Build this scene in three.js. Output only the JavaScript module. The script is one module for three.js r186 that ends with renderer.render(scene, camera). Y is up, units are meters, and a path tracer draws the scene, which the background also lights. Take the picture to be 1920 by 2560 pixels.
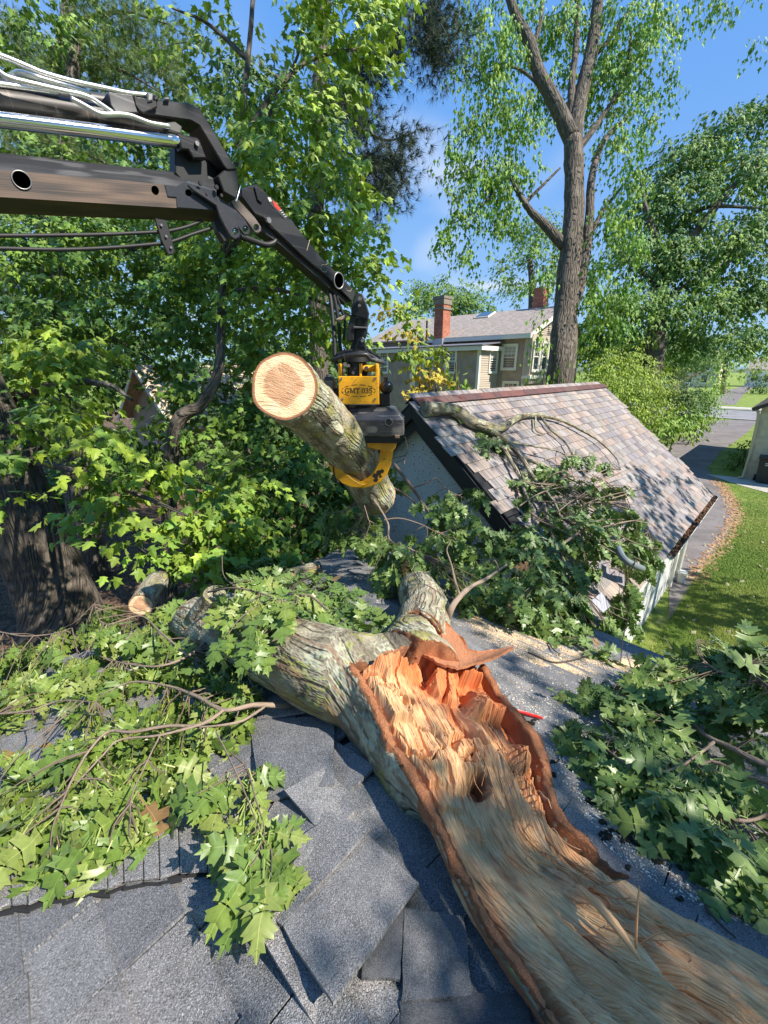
import * as THREE from 'three';
import { mergeGeometries, mergeVertices, toCreasedNormals } from 'three/addons/utils/BufferGeometryUtils.js';
import { RoundedBoxGeometry } from 'three/addons/geometries/RoundedBoxGeometry.js';
import { FontLoader } from 'three/addons/loaders/FontLoader.js';
import { TextGeometry } from 'three/addons/geometries/TextGeometry.js';

// ---------- camera, sky, sun, exposure ----------
const PITCH = 18.9 * Math.PI / 180, F = 1050, EYE = new THREE.Vector3(0, 4.4, 0);
const scene = new THREE.Scene();
const camera = new THREE.PerspectiveCamera(2 * Math.atan(1280 / F) * 180 / Math.PI, 0.75, 0.05, 600);
camera.position.copy(EYE);
camera.lookAt(0, 4.4 - Math.sin(PITCH), -Math.cos(PITCH));
const renderer = new THREE.WebGLRenderer({ antialias: true });
renderer.toneMapping = THREE.LinearToneMapping;
renderer.toneMappingExposure = 1.7;
renderer.shadowMap.enabled = true;
const SUN_DIR = new THREE.Vector3(0.5795, 0.7431, 0.3346).normalize();
const E1 = new THREE.Vector3(0.5, 0, -0.866), E2 = new THREE.Vector3(-0.6436, 0.6691, -0.3716);
const sun = new THREE.DirectionalLight(new THREE.Color(1.0, 0.93, 0.82), 5.0);
sun.position.copy(SUN_DIR.clone().multiplyScalar(60));
sun.castShadow = true;
sun.shadow.radius = 1;
sun.shadow.mapSize.set(4096, 4096);
Object.assign(sun.shadow.camera, { left: -40, right: 40, top: 40, bottom: -40, near: 1, far: 160 });
scene.add(sun);

// ---------- noise and small helpers ----------
function rng(seed) { let a = seed >>> 0; return () => { a = (a + 0x6D2B79F5) | 0; let t = Math.imul(a ^ (a >>> 15), 1 | a); t = (t + Math.imul(t ^ (t >>> 7), 61 | t)) ^ t; return ((t ^ (t >>> 14)) >>> 0) / 4294967296; }; }
const hash3 = (x, y, z) => { let h = Math.imul(x, 374761393) + Math.imul(y, 668265263) + Math.imul(z, 1274126177); h = Math.imul(h ^ (h >>> 13), 1274126177); return ((h ^ (h >>> 16)) >>> 0) / 4294967296; };
const fade = (t) => t * t * (3 - 2 * t);
function vn(x, y, z = 0, P = 0) {
  const xi = Math.floor(x), yi = Math.floor(y), zi = Math.floor(z), a = fade(x - xi), b = fade(y - yi), c = fade(z - zi);
  const w = P ? (i) => ((i % P) + P) % P : (i) => i;
  const x0 = w(xi), x1 = w(xi + 1), y0 = w(yi), y1 = w(yi + 1), z0 = zi, z1 = zi + 1;
  const l = (p, q, t) => p + (q - p) * t;
  const s0 = l(l(hash3(x0, y0, z0), hash3(x1, y0, z0), a), l(hash3(x0, y1, z0), hash3(x1, y1, z0), a), b);
  if (c === 0) return s0;
  const s1 = l(l(hash3(x0, y0, z1), hash3(x1, y0, z1), a), l(hash3(x0, y1, z1), hash3(x1, y1, z1), a), b);
  return l(s0, s1, c);
}
const fbm = (x, y, z, o = 4) => { let s = 0, a = 0.5, n = 0; for (let i = 0; i < o; i++) { s += a * vn(x, y, z); n += a; a *= 0.5; x *= 2.03; y *= 2.03; z *= 2.03; } return s / n; };
// noise that repeats over the unit square: fx, fy whole numbers of cells
const pn = (u, v, fx, fy, seed = 0) => {
  const x = u * fx, y = v * fy, xi = Math.floor(x), yi = Math.floor(y), a = fade(x - xi), b = fade(y - yi);
  const m = (i, p) => ((i % p) + p) % p;
  const h = (i, j) => hash3(m(i, fx), m(j, fy), seed);
  return (h(xi, yi) * (1 - a) + h(xi + 1, yi) * a) * (1 - b) + (h(xi, yi + 1) * (1 - a) + h(xi + 1, yi + 1) * a) * b;
};
const clamp = (x, a = 0, b = 1) => Math.min(b, Math.max(a, x));
const sstep = (a, b, x) => fade(clamp((x - a) / (b - a)));
const lerp = (a, b, t) => a + (b - a) * t;
const V = (x, y, z) => new THREE.Vector3(x, y, z);
const toS = (c) => Math.round(255 * (c <= 0.0031308 ? c * 12.92 : 1.055 * Math.pow(clamp(c), 1 / 2.4) - 0.055));
// a texture computed pixel by pixel; colour functions give linear values
function tex(w, h, fn, color = true) {
  const d = new Uint8Array(w * h * 4);
  for (let j = 0; j < h; j++) for (let i = 0; i < w; i++) {
    const c = fn((i + 0.5) / w, (j + 0.5) / h), k = 4 * (j * w + i);
    if (color) { d[k] = toS(c[0]); d[k + 1] = toS(c[1]); d[k + 2] = toS(c[2]); } else d[k] = d[k + 1] = d[k + 2] = Math.round(255 * clamp(c));
    d[k + 3] = 255;
  }
  const t = new THREE.DataTexture(d, w, h, THREE.RGBAFormat);
  t.wrapS = t.wrapT = THREE.RepeatWrapping; t.magFilter = THREE.LinearFilter; t.minFilter = THREE.LinearMipmapLinearFilter; t.generateMipmaps = true;
  if (color) t.colorSpace = THREE.SRGBColorSpace;
  t.needsUpdate = true;
  return t;
}
const rep = (t, x, y) => { const c = t.clone(); c.repeat.set(x, y); c.needsUpdate = true; return c; };
const lin = (r, g, b) => new THREE.Color().setRGB(r, g, b);
const mix3 = (a, b, t) => [lerp(a[0], b[0], t), lerp(a[1], b[1], t), lerp(a[2], b[2], t)];
const std = (o) => new THREE.MeshStandardMaterial({ roughness: 0.85, ...o });
const phy = (o) => new THREE.MeshPhysicalMaterial({ roughness: 0.7, ...o });

// where the photograph's points lie: a direction, then a distance or a surface to meet
function ray(px, py) {
  const x = px - 960, y = py - 1280;
  return V(x, -(y * Math.cos(PITCH) + F * Math.sin(PITCH)), -(F * Math.cos(PITCH) - y * Math.sin(PITCH))).divideScalar(F);
}
const at = (px, py, Z) => ray(px, py).multiplyScalar(Z).add(EYE);
const onY = (px, py, y = 0) => { const d = ray(px, py); return d.multiplyScalar((y - EYE.y) / d.y).add(EYE); };
const onPlane = (px, py, p, n) => { const d = ray(px, py); return d.clone().multiplyScalar(p.clone().sub(EYE).dot(n) / d.dot(n)).add(EYE); };
const depthOf = (p) => (-(p.z) * Math.cos(PITCH) - (p.y - EYE.y) * Math.sin(PITCH));
function toPix(p) { const Z = depthOf(p), y = -(p.y - EYE.y) * Math.cos(PITCH) + p.z * Math.sin(PITCH); return [960 + F * p.x / Z, 1280 + F * y / Z, Z]; }
const inFrame = (p, m = 60) => { const [x, y, Z] = toPix(p); return Z > 0.05 && x > -m && x < 1920 + m && y > -m && y < 2560 + m; };

// the plots of this neighbourhood share one grid, turned 44 degrees from the camera's axis
const GRID = 44 * Math.PI / 180;
const GU = V(Math.sin(GRID), 0, -Math.cos(GRID)), GW = V(Math.cos(GRID), 0, Math.sin(GRID)), UP = V(0, 1, 0);
const G = (a, y, b) => GU.clone().multiplyScalar(a).addScaledVector(GW, b).setY(y);
const gridTurn = new THREE.Matrix4().makeBasis(GW, UP, GU.clone().negate());  // local x = along b, y = up, z = -a

// ---------- naming and tagging ----------
const used = {};
function numbered(name) { const n = used[name] = (used[name] ?? -1) + 1; return n ? name + '_' + String(n).padStart(3, '0') : name; }
function tag(o, label, category, group, kind) { if (label) o.userData.label = label; if (category) o.userData.category = category; if (group) o.userData.group = group; if (kind) o.userData.kind = kind; return o; }
function thing(name, label, category, p = null, group) { const o = new THREE.Group(); o.name = numbered(name); if (p) o.position.copy(p); scene.add(o); o.updateMatrixWorld(); return tag(o, label, category, group); }
const inv = (o) => { o.updateWorldMatrix(true, false); return o.matrixWorld.clone().invert(); };
// geometry given in world coordinates becomes a named mesh under a parent
function part(name, geo, mat, parent, o = {}) {
  if (Array.isArray(geo)) geo = merge(geo);
  if (parent && parent !== scene && !o.local) geo.applyMatrix4(inv(parent));
  const m = new THREE.Mesh(geo, mat); m.name = parent === scene ? numbered(name) : name;
  m.castShadow = m.receiveShadow = true;
  (parent || scene).add(m);
  if (o.label) m.userData.label = o.label;
  if (o.kind) m.userData.kind = o.kind;
  return m;
}
function merge(list) {
  const any = list.some((g) => g.index), keys = ['position', 'normal', 'uv', 'color'].filter((k) => list.every((g) => g.attributes[k]));
  const l = list.map((g) => { g = any && g.index ? g.toNonIndexed() : g; for (const k of Object.keys(g.attributes)) if (!keys.includes(k)) g.deleteAttribute(k); if (!g.attributes.normal) g.computeVertexNormals(); return g; });
  return l.length === 1 ? l[0] : mergeGeometries(l);
}
function stuffInst(name, geo, mat, mats, parent, colors) {
  const m = new THREE.InstancedMesh(geo, mat, mats.length); m.name = parent === scene ? numbered(name) : name;
  const back = parent && parent !== scene ? inv(parent) : null, t = new THREE.Matrix4();
  mats.forEach((x, i) => { m.setMatrixAt(i, back ? t.multiplyMatrices(back, x) : x); if (colors) m.setColorAt(i, colors[i]); });
  m.castShadow = m.receiveShadow = true; m.userData.kind = 'stuff';
  parent.add(m); return m;
}
// boxes and bars
function boxAt(w, h, d, m4, bevel = 0) { const g = bevel ? new RoundedBoxGeometry(w, h, d, 2, bevel) : new THREE.BoxGeometry(w, h, d); uvMetres(g); return g.applyMatrix4(m4); }
function uvMetres(g) { // box-mapped uv in metres
  g = g.index ? g : g; const p = g.attributes.position, n = g.attributes.normal, uv = new Float32Array(p.count * 2);
  for (let i = 0; i < p.count; i++) {
    const ax = Math.abs(n.getX(i)), ay = Math.abs(n.getY(i)), az = Math.abs(n.getZ(i)), x = p.getX(i), y = p.getY(i), z = p.getZ(i);
    if (ay >= ax && ay >= az) { uv[2 * i] = x; uv[2 * i + 1] = z; } else if (ax >= az) { uv[2 * i] = z; uv[2 * i + 1] = y; } else { uv[2 * i] = x; uv[2 * i + 1] = y; }
  }
  g.setAttribute('uv', new THREE.BufferAttribute(uv, 2)); return g;
}
// a box between two grid corners (a, y, b)
function gbox(a0, a1, y0, y1, b0, b1, bevel = 0) {
  const g = bevel ? new RoundedBoxGeometry(Math.abs(b1 - b0), Math.abs(y1 - y0), Math.abs(a1 - a0), 2, bevel) : new THREE.BoxGeometry(Math.abs(b1 - b0), Math.abs(y1 - y0), Math.abs(a1 - a0)).toNonIndexed();
  g.translate((b0 + b1) / 2, (y0 + y1) / 2, -(a0 + a1) / 2); uvMetres(g);
  return g.applyMatrix4(gridTurn);
}
// a flat plate from an outline of world points, given a thickness along n (downwards from the outline)
function slab(pts, n, thick, holes) {
  const o = pts[0].clone(), N = n.clone().normalize(), X = pts[1].clone().sub(o); X.addScaledVector(N, -X.dot(N)).normalize();
  const Y = N.clone().cross(X), to = (p) => { const d = p.clone().sub(o); return new THREE.Vector2(d.dot(X), d.dot(Y)); };
  const s = new THREE.Shape(pts.map(to)); (holes || []).forEach((h) => s.holes.push(new THREE.Path(h.map(to))));
  const b = Math.min(thick * 0.25, 0.006);
  const g = new THREE.ExtrudeGeometry(s, { depth: Math.max(1e-4, thick - 2 * b), bevelEnabled: b > 0.0005, bevelSize: b, bevelThickness: b, bevelSegments: 1, bevelOffset: -b, steps: 1 });
  g.translate(0, 0, -thick + b);
  return g.applyMatrix4(new THREE.Matrix4().makeBasis(X, Y, N).setPosition(o));
}
function poly3(pts) { // a flat sheet through coplanar points
  const s = [], uv = []; for (let i = 1; i < pts.length - 1; i++) for (const p of [pts[0], pts[i], pts[i + 1]]) { s.push(p.x, p.y, p.z); uv.push(p.x, -p.z); }
  const g = new THREE.BufferGeometry(); g.setAttribute('position', new THREE.Float32BufferAttribute(s, 3)); g.setAttribute('uv', new THREE.Float32BufferAttribute(uv, 2)); g.computeVertexNormals(); return g;
}
// a tapered, slightly wavy branch through points; radii along it
function limb(pts, radii, o = {}) {
  const { seg = 6, round = 7, wave = 0.1, seed = 1, cap = true } = o;
  const c = new THREE.CatmullRomCurve3(pts, false, 'catmullrom', 0.5), n = Math.max(2, (pts.length - 1) * seg), pos = [], uv = [], idx = [];
  let N = null, run = 0, last = null;
  for (let i = 0; i <= n; i++) {
    const t = i / n, p = c.getPoint(t), T = c.getTangent(t);
    if (!N) { N = Math.abs(T.y) < 0.9 ? V(0, 1, 0) : V(1, 0, 0); }
    N.addScaledVector(T, -N.dot(T)).normalize(); const B = T.clone().cross(N);
    const k = t * (radii.length - 1), k0 = Math.min(radii.length - 2, Math.floor(k)), r = lerp(radii[k0], radii[k0 + 1], k - k0);
    if (last) run += p.distanceTo(last); last = p;
    for (let j = 0; j <= round; j++) {
      const a = 2 * Math.PI * j / round, rr = r * (1 + wave * 2 * (vn(Math.cos(a) * 1.5 + 7 * seed, Math.sin(a) * 1.5 + seed, run / Math.max(0.02, r) * 0.35) - 0.5));
      pos.push(p.x + rr * (Math.cos(a) * N.x + Math.sin(a) * B.x), p.y + rr * (Math.cos(a) * N.y + Math.sin(a) * B.y), p.z + rr * (Math.cos(a) * N.z + Math.sin(a) * B.z));
      uv.push(a * Math.max(r, 0.01), run);
      if (i < n && j < round) { const q = i * (round + 1) + j; idx.push(q, q + 1, q + round + 1, q + 1, q + round + 2, q + round + 1); }
    }
  }
  if (cap) for (const [i, f] of [[0, 1], [n, 0]]) {
    const q = i * (round + 1); let x = 0, y = 0, z = 0; for (let j = 0; j < round; j++) { x += pos[3 * (q + j)]; y += pos[3 * (q + j) + 1]; z += pos[3 * (q + j) + 2]; }
    const m = pos.length / 3; pos.push(x / round, y / round, z / round); uv.push(0, 0);
    for (let j = 0; j < round; j++) f ? idx.push(m, q + j + 1, q + j) : idx.push(m, q + j, q + j + 1);
  }
  const g = new THREE.BufferGeometry(); g.setAttribute('position', new THREE.Float32BufferAttribute(pos, 3)); g.setAttribute('uv', new THREE.Float32BufferAttribute(uv, 2)); g.setIndex(idx);
  const flip = g; flip.computeVertexNormals(); return flip.toNonIndexed();
}
// surface nets: a mesh of the zero level of f(x, y, z) (negative inside)
function nets(f, lo, hi, cell) {
  const nx = Math.ceil((hi.x - lo.x) / cell), ny = Math.ceil((hi.y - lo.y) / cell), nz = Math.ceil((hi.z - lo.z) / cell);
  const W = nx + 1, H = ny + 1, D = nz + 1, val = new Float32Array(W * H * D), id = new Int32Array(nx * ny * nz).fill(-1), pos = [], idx = [];
  const at3 = (i, j, k) => i + W * (j + H * k);
  for (let k = 0; k < D; k++) for (let j = 0; j < H; j++) for (let i = 0; i < W; i++) val[at3(i, j, k)] = f(lo.x + i * cell, lo.y + j * cell, lo.z + k * cell);
  const E = [[0, 1], [2, 3], [4, 5], [6, 7], [0, 2], [1, 3], [4, 6], [5, 7], [0, 4], [1, 5], [2, 6], [3, 7]];
  for (let k = 0; k < nz; k++) for (let j = 0; j < ny; j++) for (let i = 0; i < nx; i++) {
    const c = [0, 1, 2, 3, 4, 5, 6, 7].map((q) => val[at3(i + (q & 1), j + ((q >> 1) & 1), k + (q >> 2))]);
    let m = 0; for (let q = 0; q < 8; q++) if (c[q] < 0) m++;
    if (!m || m === 8) continue;
    let x = 0, y = 0, z = 0, n = 0;
    for (const [a, b] of E) if ((c[a] < 0) !== (c[b] < 0)) { const t = c[a] / (c[a] - c[b]); x += (a & 1) + t * ((b & 1) - (a & 1)); y += ((a >> 1) & 1) + t * (((b >> 1) & 1) - ((a >> 1) & 1)); z += (a >> 2) + t * ((b >> 2) - (a >> 2)); n++; }
    id[i + nx * (j + ny * k)] = pos.length / 3; pos.push(lo.x + (i + x / n) * cell, lo.y + (j + y / n) * cell, lo.z + (k + z / n) * cell);
  }
  const cid = (i, j, k) => id[i + nx * (j + ny * k)];
  const quad = (a, b, c, d, flip) => { if (a < 0 || b < 0 || c < 0 || d < 0) return; flip ? idx.push(a, c, b, a, d, c) : idx.push(a, b, c, a, c, d); };
  for (let k = 1; k < nz; k++) for (let j = 1; j < ny; j++) for (let i = 1; i < nx; i++) {
    const v0 = val[at3(i, j, k)] < 0;
    if (v0 !== (val[at3(i + 1, j, k)] < 0)) quad(cid(i, j - 1, k - 1), cid(i, j, k - 1), cid(i, j, k), cid(i, j - 1, k), !v0);
    if (v0 !== (val[at3(i, j + 1, k)] < 0)) quad(cid(i - 1, j, k - 1), cid(i - 1, j, k), cid(i, j, k), cid(i, j, k - 1), !v0);
    if (v0 !== (val[at3(i, j, k + 1)] < 0)) quad(cid(i - 1, j - 1, k), cid(i, j - 1, k), cid(i, j, k), cid(i - 1, j, k), !v0);
  }
  const g = new THREE.BufferGeometry(); g.setAttribute('position', new THREE.Float32BufferAttribute(pos, 3)); g.setIndex(idx); g.computeVertexNormals(); return g;
}
// split an indexed geometry's faces by a test on the centre; returns [yes, no]
function splitFaces(g, test) {
  const p = g.attributes.position, ix = g.index.array, a = [], b = [], c = V(0, 0, 0);
  for (let i = 0; i < ix.length; i += 3) {
    c.set(0, 0, 0); for (let q = 0; q < 3; q++) { c.x += p.getX(ix[i + q]) / 3; c.y += p.getY(ix[i + q]) / 3; c.z += p.getZ(ix[i + q]) / 3; }
    (test(c) ? a : b).push(ix[i], ix[i + 1], ix[i + 2]);
  }
  return [a, b].map((l) => { const k = g.clone(); k.setIndex(l); return mergeVertices(k, 1e-6); });
}

// ---------- the sky: clear blue, paler at the horizon, thin fair-weather clouds ----------
{
  const w = 1024, h = 512, d = new Float32Array(w * h * 4);
  for (let j = 0; j < h; j++) for (let i = 0; i < w; i++) {
    const el = ((j + 0.5) / h - 0.5) * Math.PI, az = (i + 0.5) / w * 2 * Math.PI, y = Math.sin(el), k = 4 * (j * w + i);
    const x = Math.cos(el) * Math.cos(az), z = Math.cos(el) * Math.sin(az), e = Math.max(0, y);
    let c = mix3([0.30, 0.46, 0.62], [0.058, 0.20, 0.53], 1 - Math.exp(-3.8 * e));
    const q = 1 / (e + 0.12);
    const n = fbm(x * q * 0.9 + 3.7, z * q * 0.9 + 1.3, 5.5, 5), wisp = fbm(x * q * 2.4 + 9, z * q * 0.7, 2.5, 4);
    const cl = sstep(0.66, 0.80, n) * 0.95 * sstep(0.02, 0.08, e) * (1 - sstep(0.25, 0.5, e)) + 0.25 * sstep(0.55, 0.8, wisp) * (1 - sstep(0.3, 0.6, e));
    c = mix3(c, [0.62, 0.64, 0.66], clamp(cl));
    if (y < 0) c = mix3(c, [0.16, 0.20, 0.14], sstep(0, 0.08, -y));
    d[k] = c[0]; d[k + 1] = c[1]; d[k + 2] = c[2]; d[k + 3] = 1;
  }
  const t = new THREE.DataTexture(d, w, h, THREE.RGBAFormat, THREE.FloatType);
  t.mapping = THREE.EquirectangularReflectionMapping; t.magFilter = THREE.LinearFilter; t.minFilter = THREE.LinearFilter; t.needsUpdate = true;
  scene.background = t; scene.environment = t;
}

// ---------- textures ----------
const T = {};
T.granule = tex(512, 512, (u, v) => { const n = hash3(Math.floor(u * 200), Math.floor(v * 200), 5), m = pn(u, v, 150, 150, 9), h = hash3(Math.floor(u * 512), Math.floor(v * 512), 19), b = pn(u, v, 6, 6, 3), c = pn(u, v, 17, 17, 13), k = 0.28 + 1.25 * (0.45 * n + 0.3 * m + 0.25 * h) + 0.25 * (b - 0.5) + 0.2 * (c - 0.5) + (n > 0.9 ? 0.55 : 0) - (n < 0.12 ? 0.25 : 0); return [0.5 * k, 0.5 * k, 0.505 * k]; });
T.granuleBump = tex(512, 512, (u, v) => 0.6 * hash3(Math.floor(u * 256), Math.floor(v * 256), 5) + 0.4 * hash3(Math.floor(u * 512), Math.floor(v * 512), 9), false);
T.streak = tex(512, 512, (u, v) => { const s = pn(u, v, 64, 3, 1), s2 = pn(u, v, 128, 6, 2), b = pn(u, v, 5, 4, 4), g = hash3(Math.floor(u * 512), Math.floor(v * 512), 7), k = 0.62 + 0.42 * (s - 0.5) + 0.3 * (s2 - 0.5) + 0.34 * (b - 0.5) + 0.2 * (g - 0.5); return [0.9 * k, 0.9 * k, 0.9 * k]; });
T.lawn = tex(1024, 1024, (u, v) => { const a = pn(u, v, 5, 5, 1), b = pn(u, v, 17, 17, 2), c = pn(u, v, 90, 90, 3), d = hash3(Math.floor(u * 1024), Math.floor(v * 1024), 4), t = clamp(0.5 * a + 0.35 * b + 0.25 * c - 0.05); let q = mix3([0.10, 0.18, 0.022], [0.27, 0.34, 0.05], t); q = mix3(q, [0.36, 0.33, 0.11], sstep(0.62, 0.85, b) * 0.45 * a); const k = 0.65 + 0.6 * d; return [q[0] * k, q[1] * k, q[2] * k]; });
T.lawnBump = tex(512, 512, (u, v) => 0.5 * pn(u, v, 128, 128, 8) + 0.3 * hash3(Math.floor(u * 512), Math.floor(v * 512), 4) + 0.2 * pn(u, v, 30, 30, 3), false);
T.litter = tex(1024, 1024, (u, v) => { const a = pn(u, v, 60, 60, 1), b = pn(u, v, 25, 25, 2), c = pn(u, v, 160, 160, 3), n = hash3(Math.floor(u * 128 + 2 * b), Math.floor(v * 128 + 2 * a), 6); let q = mix3([0.05, 0.03, 0.018], [0.24, 0.14, 0.085], clamp(0.55 * n + 0.5 * c - 0.1)); q = mix3(q, [0.33, 0.22, 0.15], n > 0.86 ? 0.6 : 0); return mix3(q, [0.03, 0.02, 0.013], sstep(0.55, 0.8, b) * 0.6); });
T.asphalt = tex(1024, 1024, (u, v) => { const n = hash3(Math.floor(u * 1024), Math.floor(v * 1024), 5), b = pn(u, v, 7, 7, 3), c = pn(u, v, 40, 40, 3), k = 0.7 + 0.4 * n + 0.35 * (b - 0.5) + 0.2 * (c - 0.5); let q = [0.20 * k, 0.175 * k, 0.165 * k]; return mix3(q, [0.10, 0.09, 0.08], sstep(0.68, 0.8, pn(u, v, 14, 14, 9)) * 0.35); });
T.concrete = tex(512, 512, (u, v) => { const n = hash3(Math.floor(u * 512), Math.floor(v * 512), 5), b = pn(u, v, 7, 7, 3), k = 0.85 + 0.15 * n + 0.25 * (b - 0.5); return [0.47 * k, 0.44 * k, 0.39 * k]; });
T.stucco = tex(1024, 1024, (u, v) => { const b = pn(u, v, 6, 6, 3), c = pn(u, v, 26, 26, 5), d = pn(u, v, 130, 130, 8), n = hash3(Math.floor(u * 1024), Math.floor(v * 1024), 4), k = 0.86 + 0.14 * b + 0.08 * (c - 0.5) + 0.1 * (d - 0.5); let q = [0.64 * k, 0.64 * k, 0.61 * k]; const spot = d > 0.86 && pn(u, v, 9, 7, 12) > 0.52; if (spot) q = [0.07, 0.08, 0.075]; if (pn(u, v, 220, 200, 15) > 0.93 && pn(u, v, 5, 5, 16) > 0.5) q = mix3(q, [0.09, 0.1, 0.09], 0.8); return q.map((x) => x * (0.95 + 0.1 * n)); });
T.stuccoBump = tex(512, 512, (u, v) => 0.6 * pn(u, v, 90, 90, 8) + 0.4 * pn(u, v, 30, 30, 4), false);
T.bark = tex(1024, 1024, (u, v) => { const w = pn(u, v, 8, 4, 2), f = Math.abs(pn(u + 0.02 * w, v + 0.05 * w, 26, 7, 3) - 0.5) * 2, c = pn(u, v, 80, 40, 5), n = hash3(Math.floor(u * 1024), Math.floor(v * 1024), 5); return mix3([0.045, 0.036, 0.028], [0.20, 0.17, 0.135], clamp(0.2 + 0.8 * f + 0.3 * (c - 0.5) + 0.2 * (n - 0.5))); });
T.barkBump = tex(1024, 1024, (u, v) => { const w = pn(u, v, 8, 4, 2), f = Math.abs(pn(u + 0.02 * w, v + 0.05 * w, 26, 7, 3) - 0.5) * 2; return 0.75 * Math.min(1, f * 1.8) + 0.25 * pn(u, v, 80, 40, 5); }, false);
// smooth, pale, lichen-spotted oak bark
T.oakBark = tex(1024, 1024, (u, v) => {
  const w = pn(u, v, 6, 6, 2), f = Math.abs(pn(u + 0.03 * w, v + 0.06 * w, 22, 5, 3) - 0.5) * 2, c = pn(u, v, 120, 60, 5), n = hash3(Math.floor(u * 1024), Math.floor(v * 1024), 5), l = pn(u, v, 10, 8, 21), l2 = pn(u, v, 60, 50, 22);
  let q = mix3([0.12, 0.095, 0.06], [0.43, 0.385, 0.27], clamp(0.2 + 0.85 * f + 0.45 * (c - 0.5)));
  q = mix3(q, [0.46, 0.48, 0.34], 0.75 * sstep(0.53, 0.62, 0.5 * l + 0.5 * l2)); // grey-green lichen
  q = mix3(q, [0.28, 0.27, 0.055], 0.75 * sstep(0.66, 0.74, 0.65 * pn(u, v, 7, 6, 31) + 0.35 * l2)); // yellow lichen
  q = mix3(q, [0.055, 0.045, 0.035], 0.8 * (1 - sstep(0.0, 0.13, f)) * sstep(0.4, 0.6, pn(u, v, 9, 6, 41)));
  q = mix3(q, [0.25, 0.13, 0.075], 0.6 * sstep(0.7, 0.8, pn(u, v, 30, 4, 51)));
  const k = 0.75 + 0.5 * n; return [q[0] * k, q[1] * k, q[2] * k];
});
T.oakBarkBump = tex(1024, 1024, (u, v) => { const w = pn(u, v, 6, 6, 2), f = Math.abs(pn(u + 0.03 * w, v + 0.06 * w, 22, 5, 3) - 0.5) * 2; return 0.55 * Math.min(1, f * 3) + 0.25 * pn(u, v, 120, 60, 5) + 0.2 * pn(u, v, 60, 50, 22); }, false);
// torn wood: fibres run along v
T.wood = tex(1024, 2048, (u, v) => {
  const w = pn(u, v, 5, 3, 2), x = u + 0.008 * w, s = pn(x, v, 110, 11, 3), s2 = pn(x, v, 260, 36, 4), b = pn(x, v, 14, 5, 5), c = pn(u, v, 9, 7, 6), n = hash3(Math.floor(u * 1024), Math.floor(v * 2048), 5);
  let q = mix3([0.62, 0.355, 0.175], [0.88, 0.605, 0.345], clamp(0.55 + 0.6 * (b - 0.5) + 0.5 * (s - 0.5) + 0.9 * (s2 - 0.5)));
  q = mix3(q, [0.60, 0.33, 0.18], 0.45 * sstep(0.58, 0.78, c));
  q = mix3(q, [0.27, 0.15, 0.085], 0.6 * sstep(0.80, 0.9, s) * sstep(0.5, 0.7, pn(u, v, 12, 6, 8)));
  q = mix3(q, [0.78, 0.62, 0.43], 0.6 * sstep(0.72, 0.82, s2) * sstep(0.4, 0.6, pn(u, v, 12, 8, 18)));
  const k = 0.85 + 0.3 * n; return [q[0] * k, q[1] * k, q[2] * k];
});
T.woodBump = tex(1024, 1024, (u, v) => { const w = pn(u, v, 5, 3, 2), x = u + 0.008 * w; return 0.4 * pn(x, v, 90, 9, 3) + 0.3 * pn(x, v, 220, 24, 4) + 0.3 * pn(x, v, 30, 7, 7); }, false);
T.speck = tex(512, 512, (u, v) => { const n = hash3(Math.floor(u * 512), Math.floor(v * 512), 5), b = pn(u, v, 8, 8, 3), k = 0.8 + 0.25 * n + 0.3 * (b - 0.5); return [k * 0.8, k * 0.8, k * 0.8]; });
T.scuff = tex(1024, 1024, (u, v) => { const s = pn(u, v, 4, 120, 3), b = pn(u, v, 6, 10, 5), n = hash3(Math.floor(u * 1024), Math.floor(v * 1024), 5); let q = [0.016, 0.016, 0.018]; q = mix3(q, [0.09, 0.085, 0.08], sstep(0.55, 0.8, b) * 0.6 + sstep(0.78, 0.9, s) * 0.5); return n > 0.997 ? [0.35, 0.33, 0.3] : q; });
T.rustyPaint = tex(1024, 512, (u, v) => { const s = pn(u, v, 5, 70, 3), s2 = pn(u, v, 9, 160, 13), b = pn(u, v, 6, 6, 5), n = hash3(Math.floor(u * 1024), Math.floor(v * 512), 5); let q = mix3([0.035, 0.03, 0.028], [0.16, 0.105, 0.075], clamp(0.55 + 0.9 * (b - 0.5) + 0.6 * (s - 0.5) + 0.4 * (s2 - 0.5))); return n > 0.993 && b > 0.5 ? [0.45, 0.4, 0.36] : q; });
T.yellow = tex(512, 512, (u, v) => { const b = pn(u, v, 7, 7, 5), c = pn(u, v, 24, 60, 6), n = hash3(Math.floor(u * 512), Math.floor(v * 512), 5); let q = [0.86, 0.42, 0.012]; q = mix3(q, [0.66, 0.29, 0.015], sstep(0.5, 0.8, b) * 0.6); q = mix3(q, [0.20, 0.10, 0.02], sstep(0.84, 0.92, c) * 0.7); return n > 0.996 ? [0.2, 0.1, 0.03] : q; });
T.brick = tex(256, 512, (u, v) => { const r = Math.floor(v * 24), x = u * 6 + (r % 2) * 0.5, fx = x - Math.floor(x), fy = v * 24 - r, n = hash3(Math.floor(x) % 6, r, 3); return fx < 0.05 || fy < 0.12 ? [0.30, 0.22, 0.18] : mix3([0.30, 0.085, 0.045], [0.50, 0.17, 0.09], n); });
T.roofFar = tex(512, 512, (u, v) => { const r = Math.floor(v * 16), x = u * 14 + hash3(r, 3, 1) * 3, n = hash3(Math.floor(x) % 14, r, 7), s = pn(u, v, 40, 40, 2), k = 0.75 + 0.35 * n + 0.3 * (s - 0.5); return [0.34 * k, 0.29 * k, 0.25 * k]; });

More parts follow.
